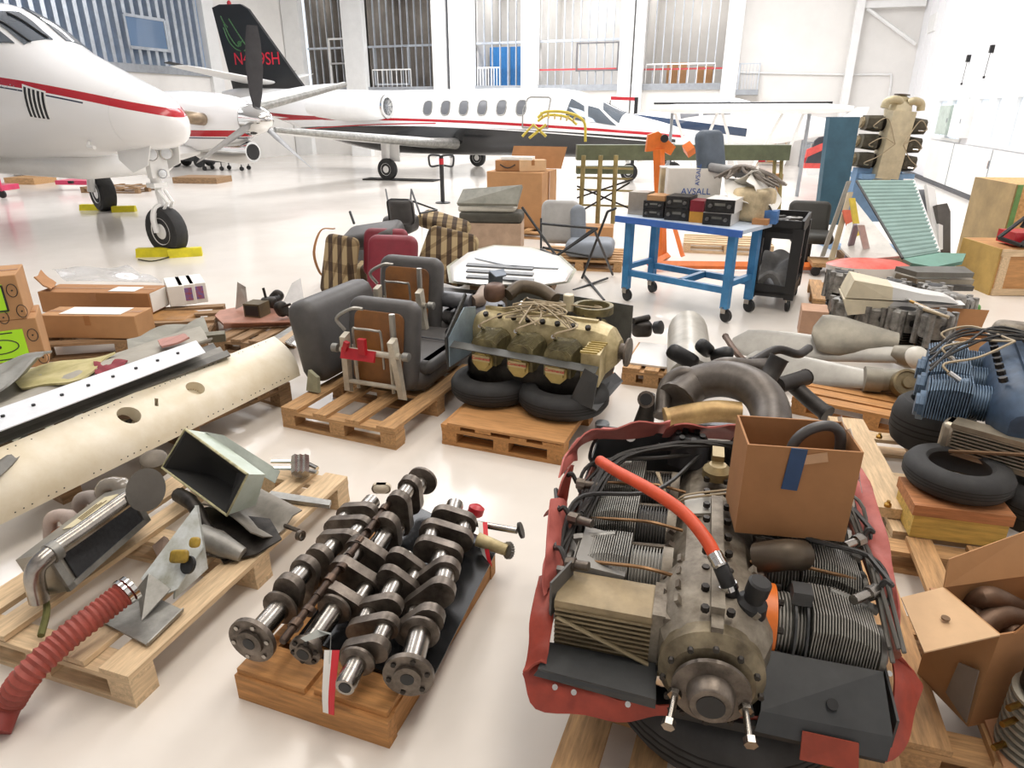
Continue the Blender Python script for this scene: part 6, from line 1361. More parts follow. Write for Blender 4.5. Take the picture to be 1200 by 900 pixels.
for k, (x, y) in enumerate(((315, 354), (330, 362), (324, 348))):
    T = thing('black_fitting', ('leftmost', 'nearest', 'topmost')[k] + ' black cast fitting in the heap on the pinkish brown tray', 'fitting', P(x, y, .2), group='black fittings on the tray'); M = Matrix.Translation(P(x, y, .24)) @ Euler((k, 1.2 * k, .4)).to_matrix().to_4x4()
    MB(M).rbox((0, 0, 0), (.14, .11, .09), .03, 3).part('body', DARKIRON, T); MB(M).tube([(0, 0, 0), (.1, .05, .02)], .03, 10).part('spout', BLACK, T); MB(M).tube([(-.02, .0, .04), (-.03, .02, .13)], .012, 6).part('stem', DARKIRON, T)
for k in range(4): MB().slab([P(318 + 8 * k, 398 + 2 * k, .14 + .01 * k), P(326 + 8 * k, 402 + 2 * k, .14 + .01 * k), P(352 + 4 * k, 384 + 3 * k, .16 + .01 * k), P(344 + 4 * k, 382 + 3 * k, .16 + .01 * k)], .012).thing('metal_offcut', (ALU, mat('tan_offcut', 'b79c7c', .6), STEEL, WHITE)[k], ('dull grey', 'tan', 'shiny steel', 'white')[k] + ' offcut strip at the right end of the cream wing panel', 'offcut', 'offcut strips by the wing panel')

# ================================================================ seats heaped behind
TART = mat('tartan_cloth', '8b7a60', .9, var=.2, scale=30)
def tartan():
    m = MATS['tartan_cloth']; nt = m.node_tree; N = nt.nodes; L = nt.links; b = N['Principled BSDF']; tc = N.new('ShaderNodeTexCoord'); sp = N.new('ShaderNodeSeparateXYZ'); L.new(tc.outputs['Object'], sp.inputs[0])
    cur = None
    for ax, fr_, th in ((0, 52, .1), (2, 23, .5), (1, 61, .7)):
        s = N.new('ShaderNodeMath'); s.operation = 'MULTIPLY'; s.inputs[1].default_value = fr_; L.new(sp.outputs[ax], s.inputs[0])
        q = N.new('ShaderNodeMath'); q.operation = 'SINE'; L.new(s.outputs[0], q.inputs[0])
        g = N.new('ShaderNodeMath'); g.operation = 'GREATER_THAN'; g.inputs[1].default_value = th; L.new(q.outputs[0], g.inputs[0])
        mx = N.new('ShaderNodeMix'); mx.data_type = 'RGBA'; mx.blend_type = 'MULTIPLY' if ax else 'MIX'; L.new(g.outputs[0], mx.inputs[0])
        if cur is None: mx.inputs[6].default_value = lin('a8946f'); mx.inputs[7].default_value = lin('52412f')
        else: L.new(cur, mx.inputs[6]); mx.inputs[7].default_value = (.62, .58, .54, 1)
        cur = mx.outputs[2]
    L.new(cur, b.inputs['Base Color'])
tartan()
MAR = mat('maroon_leather', '7d2230', .5, var=.12)
def cushion(c, rot, d, m, r, T, name): MB(Matrix.Translation(Vector(c)) @ Euler([math.radians(a) for a in rot]).to_matrix().to_4x4()).rbox((0, 0, 0), d, r, 5).part(name, m, T)
def heapseat(lab, items, cat='seat', grp='loose seats heaped behind the tipped ones'):
    T = thing('aircraft_seat', lab, cat, Vector((items[0][0].x, items[0][0].y, 0)), 0, grp)
    for c, rot, d, m, r, n in items: cushion(c, rot, d, m, r, T, n)
    return T
s1_ = heapseat('tartan seat leaning at the left of the heap with a tan strap', [(P(398, 312, .34), (75, 0, -40), (.46, .64, .14), TART, .05, 'backrest'), (P(418, 318, .14), (0, 0, -30), (.5, .4, .2), TART, .05, 'seat')])
MB().tube(cr([P(392, 268, .62), P(376, 270, .60), P(368, 295, .4), P(374, 318, .18), P(384, 328, .06)], 6), .025, 6, flat=.3).part('strap', mat('tan_strap', '9a6b3c', .7, var=.1), s1_)
s2_ = heapseat('grey leather seat lying on top of the heap with its headrest up', [(P(438, 276, .62), (18, -10, -18), (.66, .34, .18), LEA, .06, 'backrest'), (P(470, 248, .82), (12, 0, -12), (.30, .10, .28), LEA, .045, 'headrest'), (P(470, 262, .62), (0, 0, -12), (.36, .4, .2), LEA, .06, 'seat'), (P(420, 296, .3), (60, 0, -30), (.4, .5, .12), LEA, .05, 'side_cushion')])
MB().tube([P(455, 238, .84), P(452, 222, .95)], .01, 6).tube([P(415, 262, .75), P(410, 248, .86)], .014, 6).part('post', BLACK, s2_)
heapseat('dark red seat with a rounded top in front of the heap', [(P(460, 312, .40), (74, 0, -10), (.52, .62, .13), MAR, .06, 'backrest'), (P(452, 296, .48), (74, 0, -10), (.48, .5, .1), MAR, .05, 'rear_cushion')])
s4_ = heapseat('brown tartan seat lying on its side at the right of the heap', [(P(524, 300, .36), (60, 8, -25), (.62, .6, .16), TART, .06, 'backrest'), (P(520, 262, .58), (12, 12, -25), (.66, .34, .14), TART, .06, 'seat')])
m = thing('wire_chair', 'black wire seat frame sticking up behind the grey headrest', 'frame', P(488, 262, 0))
for a, b in (((482, 222, 1.0), (492, 250, .8)), ((492, 250, .8), (512, 246, .75)), ((484, 236, .9), (512, 246, .75)), ((482, 222, 1.0), (480, 250, .8)), ((492, 250, .8), (494, 262, 0))): MB().tube([P(*a), P(*b)], .011, 6).part('frame_rod', BLACK, m)
# white cowl panels with dark stripes
cw = thing('engine_cowling', 'white cowl panel with dark stripes and a grey raised centre, lying on other panels', 'panel', P(598, 335, 0))
def cowlpts(z, g=1.0):
    o = [P(*q, z) for q in ((527, 312), (548, 296), (580, 288), (622, 290), (655, 300), (672, 316), (664, 330), (640, 334), (560, 334), (530, 330))]
    c = sum(o, Vector()) / len(o); return [c.lerp(p, g) for p in o], c
o1, c1 = cowlpts(.46); o2_, c2 = cowlpts(.50, .96); o3, _ = cowlpts(.52, .8)
MB().loft([o1, o2_, o3]).part('shell', WHITE, cw, ang=60)
MB().slab([P(556, 302, .535), P(610, 296, .535), P(648, 304, .535), P(655, 314, .535), P(600, 312, .535)], .01).part('raised_centre', mat('silver_grey', 'b7bcc2', .35, .3, var=.08), cw)
for k in range(3):
    y = 309 + 7 * k; MB().slab([P(548, y, .523), P(546, y + 3, .523), P(624, y + 8, .523), P(626, y + 5, .523)], .012).part('stripe', mat('stripe_grey', '5a5d60', .4, var=0), cw)
lc, _ = cowlpts(.30, 1.05); lc2, _ = cowlpts(.36, 1.05); MB().loft([lc, lc2]).thing('lower_panel', mat('olive_panel', 'a4a390', .45, .2, var=.15), 'grey olive panel under the striped white cowl panel', 'panel')
st_ = thing('crate_stand', 'low wooden stand under the striped cowl panels', 'stand', P(600, 345, 0)); MB(M_(P(560, 345, 0), -10)).box((.35, .3, .14), (.9, .5, .28)).part('deck', OLDX, st_)
# grey bench cushions and boards stacked
bn = thing('bench_seat', 'olive grey bench slab on top of stacked boards left of the big carton', 'bench', P(580, 268, 0))
M = M_(P(540, 296, 0), -6)
MB(M).box((.42, .25, .22), (.86, .5, .38)).part('base_box', mat('pinkish_base', 'b49a83', .7, var=.12), bn); MB(M).rbox((.42, .25, .48), (.88, .5, .14), .04).part('dark_cushion', mat('dark_olive_cloth', '4a4840', .8, var=.15), bn)
MB(M).rbox((.36, .28, .59), (.8, .46, .08), .03).part('pale_cushion', mat('pale_bench', 'c6c2b6', .7, var=.1), bn); MB(M).slab([(-.04, .1, .63), (.80, .02, .64), (.86, .16, .88), (.02, .3, .80)], .06).part('top_slab', mat('olive_grey_slab', '87867b', .6, var=.15), bn)
# grey seat with black steel frame
gs2 = thing('folding_chair', 'pale grey two piece seat on a pallet behind a black steel frame', 'seat', P(670, 300, .13)); M = M_(P(640, 300, .13), -12)
MB(M @ TR((.12, .35, .38), (78, 0, 0))).rbox((0, 0, 0), (.5, .55, .16), .06, 5).part('backrest', mat('pale_grey_vinyl', 'a9a7a4', .6, var=.08), gs2); MB(M @ TR((.36, .30, .36), (78, 0, 20))).rbox((0, 0, 0), (.2, .5, .16), .06, 5).part('side_panel', mat('blue_grey_vinyl', '7f868f', .6, var=.08), gs2); MB(M).rbox((.55, .1, .12), (.6, .55, .2), .07, 5).part('seat', mat('blue_grey_vinyl', '7f868f', .6), gs2)
sf = thing('folding_stand', 'black folding steel frame standing in front of the pale grey seat', 'frame', P(680, 340, 0))
for a, b in (((612, 243, .9), (652, 300, .45)), ((652, 300, .45), (634, 292, .42)), ((634, 256, .7), (634, 296, .35)), ((634, 262, .7), (700, 268, .7)), ((712, 248, .85), (682, 326, .02)), ((696, 268, .7), (718, 322, .02)), ((652, 300, .45), (700, 268, .7)), ((636, 290, .4), (690, 300, .35)), ((712, 326, .03), (672, 340, .0)), ((684, 322, .03), (708, 352, .0)), ((696, 268, .7), (652, 300, .45)), ((712, 248, .85), (722, 244, .88))): MB().tube([P(*a), P(*b)], .014, 6).part('frame_tube', BLACK, sf)
MB().lathe([(.03, 0), (.03, .05)], P(648, 300, .45), (0, -1, 0), 10).part('pivot', DARKIRON, sf)
# big carton with smaller ones on it
bc_ = P(571, 264, .13); bgc = thing('cardboard_box', 'biggest brown carton, chest high, with smaller boxes on its lid', 'box', bc_, math.radians(-20)); M = M_(bc_, -20)
bevel(MB(M).box((.46, .40, .42), (.92, .80, .84)).part('carton_body', KRAFT, bgc), .01); MB(M).box((.46, .36, .842), (.9, .05, .004)).box((.93, .36, .62), (.004, .06, .44)).part('tape', MATS['brown_tape'], bgc)
T = carton((M @ Vector((.14, .02, .845))), -12, .40, .3, .16, 'brown carton with a black curved print on the biggest carton', KRAFTD); MB(T.matrix_basis).tube([Vector((.08 + .24 * k / 8, -.004, .10 - .05 * math.sin(math.pi * k / 8))) for k in range(9)], .009, 5).part('printed_curve', INK, T)
carton((M @ Vector((.54, .04, .845))), 8, .42, .22, .17, 'pale tan carton at the right end of the biggest carton lid', KRAFTL)
carton((M @ Vector((.22, .05, 1.008))), -12, .5, .26, .05, 'flat white package on top of the printed carton', PAPER, seam=False, name='package')
MB(M).slab([(.10, .78, .845), (1.0, .78, .845), (1.06, .88, 1.18), (.14, .88, 1.18)], .01).thing('carton_flap', KRAFTD, 'upright brown carton flap behind the boxes on the biggest carton', 'card flap')
carton(P(674, 286, 0), -10, .55, .35, .26, 'low pinkish brown carton between the seat frame and the blue workbench', KRAFT)
# red tow stand in front of the jet wing
ts = thing('tow_stand', 'black post with a red collar and a loop handle standing on the open floor', 'stand', P(519, 238, 0)); p0 = P(519, 238, 0)
MB().tube([p0 + Vector((0, 0, .02)), p0 + Vector((0, 0, .95))], .045, 10).part('post', BLACK, ts); MB().tube([p0 + Vector((0, 0, .80)), p0 + Vector((0, 0, .92))], .05, 10).part('red_collar', REDP, ts); MB().lathe([(.16, 0), (.16, .02), (.05, .04)], p0, n=16).part('foot', BLACK, ts)
for s in (-1, 1): MB().tube(cr([p0 + Vector((0, 0, .95)), p0 + Vector((s * .06, 0, .98)), p0 + Vector((s * .24, 0, .98)), p0 + Vector((s * .26, 0, .86)), p0 + Vector((s * .22, 0, .76)), p0 + Vector((s * .05, 0, .78))], 5), .022, 8).part('handle_loop', BLACK, ts)

# ================================================================ blue workbench
tb0, tb1 = P(722, 254, .86), P(868, 272, .86); e1 = (tb1 - tb0).normalized(); tw = (tb1 - tb0).length; wdg = math.degrees(math.atan2(e1.y, e1.x))
wbn = thing('workbench', 'blue steel workbench on castors loaded with radios and papers', 'workbench', (tb0.x, tb0.y, 0), math.radians(wdg)); WM = wbn.matrix_basis; TD = .64
MB(WM).box((tw / 2, TD / 2, .85), (tw, TD, .035)).part('table_top', mat('pale_top', 'c9d6e6', .35, var=.05), wbn)
MB(WM).box((tw / 2, .01, .84), (tw + .02, .03, .06)).part('front_edge', mat('royal_blue_edge', '3d69b8', .4, var=.08), wbn)
for x in (.12, tw - .1):
    for y in (.08, TD - .08):
        MB(WM).box((x, y, .48), (.07, .07, .70)).part('leg', BLUEP, wbn)
        w = MB(WM).lathe([(.02, -.02), (.06, -.018), (.06, .018), (.02, .02)], (x + .02, y, .062), (0.3, 1, 0), 18).part('castor', BLACK, wbn); MB(WM).box((x, y, .115), (.05, .07, .06)).part('castor_fork', STEEL, w)
MB(WM).box((tw / 2, .08, .30), (tw - .25, .05, .06)).box((tw / 2, TD - .08, .30), (tw - .25, .05, .06)).part('lower_rail', BLUEP, wbn)
for x in (.12, tw - .1): MB(WM).box((x, TD / 2, .36), (.05, TD - .2, .05)).part('side_rail', BLUEP, wbn)
MB(WM).box((tw * .55, TD / 2, .30), (.05, TD - .15, .06)).part('centre_rail', BLUEP, wbn)
def bench(x, y, w, d, h, z=.868): return M_(WM @ Vector((x, y, z)), wdg + 8)
AV = mat('avionics_black', '2c2b2a', .4, .2, var=.2, scale=30)
def radio(x, y, w, d, h, lab, m=AV, z=.868, face=True, rot=14, body=None):
    T = thing('radio_unit', lab, 'radio', WM @ Vector((x, y, z)), math.radians(wdg + rot), 'radios and boxes on the blue workbench'); M = T.matrix_basis
    MB(M).box((0, d / 2, h / 2), (w, d, h)).part('case', body or m, T)
    if face:
        MB(M).box((0, -.006, h / 2), (w * .98, .012, h * .96)).part('face_plate', AV, T)
        for s in (-.32, .32): MB(M).lathe([(h * .16, 0), (h * .14, .03)], (w * s, -.012, h * .5), (0, -1, 0), 12).part('knob', mat('knob_grey', '6b6a68', .4, .3), T)
        MB(M).box((0, -.0125, h * .62), (w * .36, .003, h * .2)).part('display', mat('display_grey', '77766f', .2, var=.2), T)
    return T
radio(.10, .22, .20, .22, .22, 'tall bare silver box at the left end of the workbench', mat('bare_tin', 'b5aca0', .3, .8, var=.12), face=False)
radio(.33, .16, .21, .25, .085, 'black keypad unit, lowest of the left stack on the workbench')
radio(.33, .16, .21, .25, .075, 'black radio on the keypad unit on the workbench', z=.954)
radio(.34, .17, .18, .24, .05, 'small tan box on top of the left stack of radios', KRAFT, z=1.03, face=False)
radio(.60, .15, .24, .26, .115, 'black dual knob radio, lower one of the middle stack')
radio(.60, .15, .23, .26, .11, 'black radio with grey knobs, upper one of the middle stack', z=.984)
radio(.80, .16, .13, .22, .10, 'small ochre box right of the middle stack of radios', mat('ochre', 'c08a35', .5, var=.15), face=False)
radio(.80, .16, .13, .22, .10, 'small dark red instrument on the ochre box', mat('dark_red', '7d1f2b', .4, var=.15), z=.97, face=False)
radio(1.02, .15, .26, .34, .11, 'grey instrument with two round dials at the front right of the workbench', body=mat('pale_case', 'd5d3d0', .4, var=.05))
radio(1.03, .17, .27, .34, .12, 'white cased radio with a black face on the two dial instrument', z=.98, body=mat('white_case', 'e9e7e4', .4, var=.03))
radio(1.10, .55, .26, .26, .20, 'pale grey box farther back at the right of the workbench', mat('pale_case', 'd5d3d0', .4), face=False)
radio(1.30, .45, .14, .3, .05, 'flat brown and tan box near the right corner of the workbench', KRAFTD, face=False)
radio(1.32, .56, .16, .14, .12, 'blue and white small carton at the back right of the workbench', mat('mid_blue', '4a78b5', .5, var=.2), face=False)
wb2 = thing('white_carton', 'white carton with blue hand lettering behind the radios', 'box', WM @ Vector((.56, .50, .868)), math.radians(wdg + 38)); M = wb2.matrix_basis
MB(M).box((0, .12, .23), (.52, .24, .46)).part('carton_body', mat('off_white_card', 'e6e2da', .7, var=.04), wb2)
BINK = mat('blue_marker', '2f5aa8', .6, var=0); FM = M @ Matrix.Translation((0, -.002, .26)) @ Matrix.Rotation(math.pi / 2, 4, 'X')
text('AVSALL', .085, FM @ Matrix.Translation((.02, -.02, 0)), BINK, wb2); text('AVSALL', .06, FM @ Matrix.Translation((.03, .14, 0)) @ Matrix.Rotation(math.pi / 2, 4, 'Z'), BINK, wb2)
bn2 = thing('waste_bin', 'cream box with a brown stained side left of the white lettered carton', 'box', WM @ Vector((.22, .62, .868)), math.radians(wdg + 38)); MB(bn2.matrix_basis).box((0, .1, .22), (.2, .2, .44)).part('body', mat('cream_stained', 'd9c4a0', .6, var=.25, scale=4), bn2); MB(bn2.matrix_basis).box((0, .1, .443), (.21, .21, .012)).part('rim', WHITE, bn2)
sb3 = heapseat('blue grey seat back standing on the white lettered carton', [(WM @ Vector((.58, .72, 1.46)), (76, 0, wdg + 75), (.34, .44, .12), mat('slate_seat', '56616e', .6, var=.15), .05, 'backrest'), (WM @ Vector((.80, .80, 1.30)), (0, 10, wdg + 30), (.5, .3, .08), mat('grey_cloth', '9a9a9b', .7, var=.12), .03, 'cushion')], 'seat', None)
for k, (x, y, z, r1, r2) in enumerate(((1.0, .62, 1.14, 30, 10), (1.20, .70, 1.16, 50, -20), (1.06, .80, 1.2, 20, 30))):
    MB(Matrix.Translation(WM @ Vector((x, y, z))) @ Euler((math.radians(r1), math.radians(r2), k)).to_matrix().to_4x4()).sheet([[(-.16 + .08 * i, -.2 + .08 * j, .02 * math.sin(i + 2 * j)) for j in range(6)] for i in range(5)], .004).thing('paper_bundle', PAPER, ('leftmost', 'middle, steepest', 'rearmost')[k] + ' bundle of white papers heaped at the right of the workbench', 'papers', 'paper bundles on the workbench')
m = thing('cable_bundle', 'grey and brown cables heaped over the papers on the workbench', 'cables', WM @ Vector((.95, .75, 1.2)))
rnd = random.Random(4); mm = MB(WM)
for k in range(10): mm.tube(cr([(rnd.uniform(.7, .9), rnd.uniform(.5, .8), 1.25), (rnd.uniform(.9, 1.0), rnd.uniform(.6, .8), 1.36), (rnd.uniform(1.0, 1.2), rnd.uniform(.6, .8), 1.30), (rnd.uniform(1.2, 1.35), rnd.uniform(.6, .9), 1.2)], 6), .012, 5)
mm.part('cable', mat('mixed_cable', '8a8178', .5, var=.3, scale=8), m, kind='stuff')
MB(WM).rbox((1.12, .66, 1.02), (.36, .3, .30), .05).thing('bag_of_papers', mat('tan_bag', 'cdbb98', .7, var=.3, scale=5), 'tan bag under the papers and cables on the workbench', 'bag')
# black utility cart
ck = P(872, 360, 0); cd = -27; ct = thing('utility_cart', 'black plastic utility cart with a load of grey cloth on its lower shelf', 'cart', ck, math.radians(cd)); M = ct.matrix_basis; cw_, cl_ = .44, .78; CH = .86
for z in (.16, CH - .07): MB(M).box((cw_ / 2, cl_ / 2, z), (cw_, cl_, .05)).part('shelf', BLACK, ct)
for z in (.21, CH - .02):
    lipm = MB(M)
    for x in (.012, cw_ - .012): lipm.box((x, cl_ / 2, z), (.024, cl_, .09))
    for y in (.012, cl_ - .012): lipm.box((cw_ / 2, y, z), (cw_, .024, .09))
    lipm.part('shelf_lip', BLACK, ct)
MB(M).box((cw_ / 2, .012, CH - .1), (cw_, .024, .1)).part('front_skirt', BLACK, ct)
for x in (.04, cw_ - .04):
    for y in (.04, cl_ - .04):
        MB(M).hexa([Vector((x + a * .045 * q, y + b * .045 * q, z)) for z, q in ((.12, 1), (CH - .05, 1.15)) for a, b in ((-1, -1), (1, -1), (1, 1), (-1, 1))]).part('post', BLACK, ct)
        w = MB(M).lathe([(.02, -.018), (.06, -.015), (.06, .015), (.02, .018)], (x, y, .062), (1, .3, 0), 16).part('castor', mat('castor_black', '222222', .6), ct); MB(M).box((x, y, .115), (.04, .06, .05)).part('castor_fork', STEEL, w)
for k, (x, y, r) in enumerate(((.14, .2, .09), (.3, .3, .07), (.18, .45, .1), (.30, .58, .08), (.15, .66, .06), (.31, .16, .06))):
    MB(M).lathe([(r, 0), (r, .03), (r * .5, .035), (r * .45, .012)], (x, y, CH - .045), n=18).thing('metal_disc', CYG if k % 2 else DARKIRON, ('front left', 'middle', 'left middle', 'rear right', 'rear left', 'front right')[k] + ' grey ring in the top tray of the black cart', 'ring', 'grey rings in the cart tray')
drape('cloth_bundle', [M @ Vector((.06, .06, .25)), M @ Vector((.40, .06, .25)), M @ Vector((.40, .7, .45)), M @ Vector((.06, .7, .45))], mat('grey_fleece', '7f7e7c', .95, var=.2, bump=.5), 'grey cloth heaped on the lower shelf of the black cart', 'cloth', .07, 16, .05, 12)
# orange engine hoist
ho = thing('engine_hoist', 'orange engine hoist with its arm raised behind the blue workbench', 'hoist', P(790, 300, 0)); hy = 9.2
def H(x, y): return PY(x, y, hy)
MB().tube([H(776, 330), H(772, 175)], .075, 4).part('mast', ORANGEP, ho); MB().slab([H(757, 178), H(760, 158), H(772, 154), H(792, 172), H(786, 182), H(774, 176)], .10).part('arm_head', ORANGEP, ho); MB().lathe([(.05, 0), (.05, .03)], H(777, 162) + Vector((0, -.07, 0)), (0, -1, 0), 12).part('pin', BLACK, ho)
MB().tube([H(782, 300), P(762, 310, .08)], .05, 4).tube([P(760, 310, .08), P(950, 312, .08)], .05, 4).tube([H(783, 240), P(800, 300, .1)], .035, 4).part('leg', ORANGEP, ho); MB().tube([H(803, 178), H(812, 172)], .09, 4).part('arm_tip', ORANGEP, ho)
MB().tube([P(884, 315, .06), P(890, 270, .5)], .03, 4).part('upright', mat('rust_orange', 'c9602e', .5), ho)

# ================================================================ tubular fuselage frame and green beam
tf = thing('fuselage_frame', 'olive welded tube fuselage frame behind the workbench with yellow hoops', 'frame', P(700, 262, 0)); OLT = mat('olive_tube', '97895a', .5, .3, var=.2); YT = mat('yellow_tube', 'd6c24e', .5, var=.15); ty = 10.6
def FQ(x, y, d=0): return PY(x, y, ty + d)
for x in (684, 704, 722): MB().tube([FQ(x, 182), FQ(x - 4, 262)], .035, 6).part('upright_tube', OLT, tf)
for y in (196, 208, 222, 240): MB().tube([FQ(676, y, .3), FQ(742, y + 2, .3)], .016, 6).part('cross_tube', OLT, tf)
for a, b in (((676, 232), (742, 210)), ((676, 218), (742, 246)), ((680, 248), (738, 214))): MB().tube([FQ(*a), FQ(*b)], .014, 6).part('brace_tube', DARKIRON, tf)
MB().tube(cr([FQ(630, 138), FQ(640, 131), FQ(665, 132), FQ(684, 142), FQ(686, 166)], 6), .02, 6).part('yellow_hoop', YT, tf); MB().tube(cr([FQ(630, 142, .5), FQ(642, 135, .5), FQ(664, 137, .5), FQ(676, 146, .5)], 6), .02, 6).part('yellow_hoop', YT, tf); MB().tube([FQ(612, 160), FQ(625, 146), FQ(640, 160)], .02, 6).part('yellow_strut', YT, tf); MB().tube([FQ(640, 146), FQ(620, 162)], .02, 6).part('yellow_strut', YT, tf)
for k in range(6): MB().tube([FQ(634 + 8 * k, 132 + k, 0), FQ(636 + 7 * k, 137 + k, .5)], .014, 6).part('yellow_rib', YT, tf)
gb = thing('wing_spar', 'dark green wing spar with a lower rail, lying level behind the workbench', 'spar', FQ(800, 190)); GRN = mat('olive_green_spar', '646b52', .5, var=.15)
def beam_(x0, x1, y0, y1, d, m, n): a, b = FQ(x0, y1, d), FQ(x1, y1, d); h = FQ(x0, y0, d).z - a.z; MB().hexa([a, b, b + Vector((0, .25, 0)), a + Vector((0, .25, 0)), a + Vector((0, 0, h)), b + Vector((0, 0, h)), b + Vector((0, .25, h)), a + Vector((0, .25, h))]).part(n, m, gb)
beam_(676, 925, 170, 188, .4, GRN, 'upper_spar'); beam_(676, 742, 195, 204, .5, GRN, 'lower_rail')
for x in (916, 908): MB().tube([FQ(x, 188, .5), FQ(x - 3, 245, .5)], .03, 6).part('post', OLT, gb)
MB().box(FQ(905, 222, .8), (.22, .2, .5)).thing('tan_board', KRAFT, 'tan board standing behind the cart under the green spar', 'board')
rbr = thing('red_barrier', 'red barrier bar on a black leg beyond the cockpit of the business jet', 'barrier', Vector((FQ(745, 130, 13).x, ty + 13, 0))); MB().slab([FQ(716, 113, 13), FQ(745, 114, 13), FQ(745, 118, 13), FQ(716, 117, 13)], .06).part('bar', REDP, rbr); v_ = FQ(746, 114, 13); MB().tube([v_, Vector((v_.x, v_.y, 0))], .06, 6).part('leg', BLACK, rbr)

# ================================================================ right background: teal panel, engine on a stand, leaning parts
ty2 = 9.4
def TQ(x, y, d=0): return PY(x, y, ty2 + d)
TEAL = mat('teal_panel', '40667a', .5, var=.1)
MB().slab([TQ(953, 262), TQ(982, 262), TQ(1003, 137), TQ(968, 137)], .12).thing('teal_panel', TEAL, 'tall dark teal panel standing upright by the engine on the stand', 'panel')
es = thing('engine_stand', 'pale blue engine stand under the upright cream engine', 'stand', P(1025, 258, 0)); MB().slab([TQ(985, 258, .2), TQ(1060, 258, .2), TQ(1050, 196, .2), TQ(1000, 196, .2)], .14).part('pedestal', mat('pale_blue_stand', '7fa3c9', .45, var=.1), es); MB().box(TQ(1030, 205, .2), (.7, .5, .06)).part('top_plate', mat('pale_blue_stand', '7fa3c9'), es)
for s in (-.35, .35): MB().box(Vector((TQ(1025, 258).x + s, ty2 + .3, .05)), (.1, .9, .1)).part('foot', mat('pale_blue_stand', '7fa3c9'), es)
cen = TQ(1042, 168, .1); VM = Matrix.Translation(cen - Vector((0, 0, .0))) @ Euler((math.radians(90), math.radians(4), 0)).to_matrix().to_4x4()
ve = engine(cen, 0, 'cream engine hung upright on the blue stand, cylinders out to both sides', 0, mat('stand_engine_fin', '6f6a5c', .5, .4, var=.25), mat('cream_crankcase', 'cfc3a4', .45, .2, var=.12), mat('tan_cover', 'a8997c', .45, .3, var=.2), cyls=(-.22, 0, .22), wid=.42, Mx=VM @ Matrix.Scale(1.05, 4), barrelm=DARKIRON)
for s in (-1, 1): MB(VM).tube(cr([(s * .05, .5, .1), (s * .12, .53, .12), (s * .22, .5, .1), (s * .24, .42, .1)], 5), .05, 10).part('intake_pipe', mat('tan_pipe', 'c3b693', .45, .2, var=.15), ve)
MB(VM).lathe([(.09, 0), (.09, .06), (.05, .08), (.04, .1)], (0, .5, .02), (0, 1, 0), 14).part('accessory_case', mat('tan_pipe', 'c3b693'), ve)
MB(VM).box((0, -.02, .11), (.30, .84, .16)).part('oil_sump', mat('cream_crankcase', 'cfc3a4'), ve)
# corrugated green control surface leaning, with grey fuselage skin and the red topped cowl
cs_ = thing('control_surface', 'green corrugated control surface leaning with its rounded tip on the floor heap', 'control surface', P(1090, 310, 0)); GC = mat('sea_green_paint', '8ba6a0', .45, var=.08, scale=5)
qa, qb, qc, qd = PY(1004, 212, 8.4), PY(1070, 212, 8.4), PY(1100, 296, 7.2), PY(1058, 303, 7.1)
g = []; NR = 20 * 4
for i in range(NR + 1):
    u = i / NR; l = qa.lerp(qd, u); r = qb.lerp(qc, u); n_ = (qd - qa).cross(qb - qa).normalized(); n_ = n_ if n_.y < 0 else -n_; o = n_ * (.012 * (1 if (i % 4) in (1, 2) else 0)); g.append([l.lerp(r, v) + o for v in (0, .25, .5, .75, 1)])
MB().sheet(g, .02).part('corrugated_skin', GC, cs_, ang=20)
MB().slab([qd, qc, PY(1132, 297, 7.0), PY(1128, 306, 6.9), PY(1095, 313, 6.9), PY(1068, 308, 7.0)], .04).part('tip', mat('deep_sea_green', '6f9a8b', .45, var=.08), cs_)
MB().tube([qb, qc], .02, 6).part('trailing_edge', WHITE, cs_); MB().tube([qa, qd], .016, 6).part('dark_edge', BLACKM, cs_)
MB().slab([PY(1000, 232, 8.2), PY(1054, 300, 7.15), PY(1000, 305, 7.3), PY(985, 290, 7.5)], .03).thing('skin_panel', mat('grey_white_skin', 'd0cdc6', .45, var=.1), 'triangular off white skin panel under the green corrugated surface', 'panel')
for k, (x0, y0, x1, y1, w, c_, lab) in enumerate(((993, 212, 962, 300, 4, '8e8a80', 'grey board at the far left of the leaning heap'), (994, 225, 972, 304, 5, 'b7a98d', 'tan board in the leaning heap left of the off white skin'), (988, 246, 1004, 306, 8, 'd3694f', 'coral red strip in the leaning heap'), (996, 232, 1008, 304, 5, 'd9c04a', 'yellow strip in the leaning heap above the coral one'), (988, 306, 1000, 262, 5, '8a8088', 'mauve grey strip low in the leaning heap'), (1014, 304, 1004, 262, 6, 'cfcac4', 'pale grey strip leaning on the off white skin'))):
    a, b = PY(x0, y0, 8.2 - .15 * k), PY(x1, y1, 7.8 - .1 * k); MB().slab([a, a + Vector((.012 * w, 0, 0)), b + Vector((.012 * w, 0, 0)), b], .03).thing('leaning_board', mat('board_%s' % 'abcdef'[k], c_, .55, var=.12), lab, 'board', 'boards leaning in the heap')
rc = thing('nose_cowling', 'red topped white cowl lying in front of the green corrugated surface', 'cowl', P(1015, 312, 0)); R1 = []
for z, s in ((.30, 1), (.34, 1.02), (.37, .8), (.385, .45)):
    c = P(1016, 314, .30); R1.append([c + Vector((.42 * s * math.cos(a), .25 * s * math.sin(a), z - .30)) for a in [2 * math.pi * j / 24 for j in range(24)]])
MB().loft(R1[1:]).part('red_top', mat('coral_red_worn', 'd4483c', .45, var=.1, scale=9, h2='cf7a6c'), rc); MB().loft([[p + Vector((0, 0, -.06)) for p in R1[0]], R1[1]]).part('white_rim', WHITE, rc)
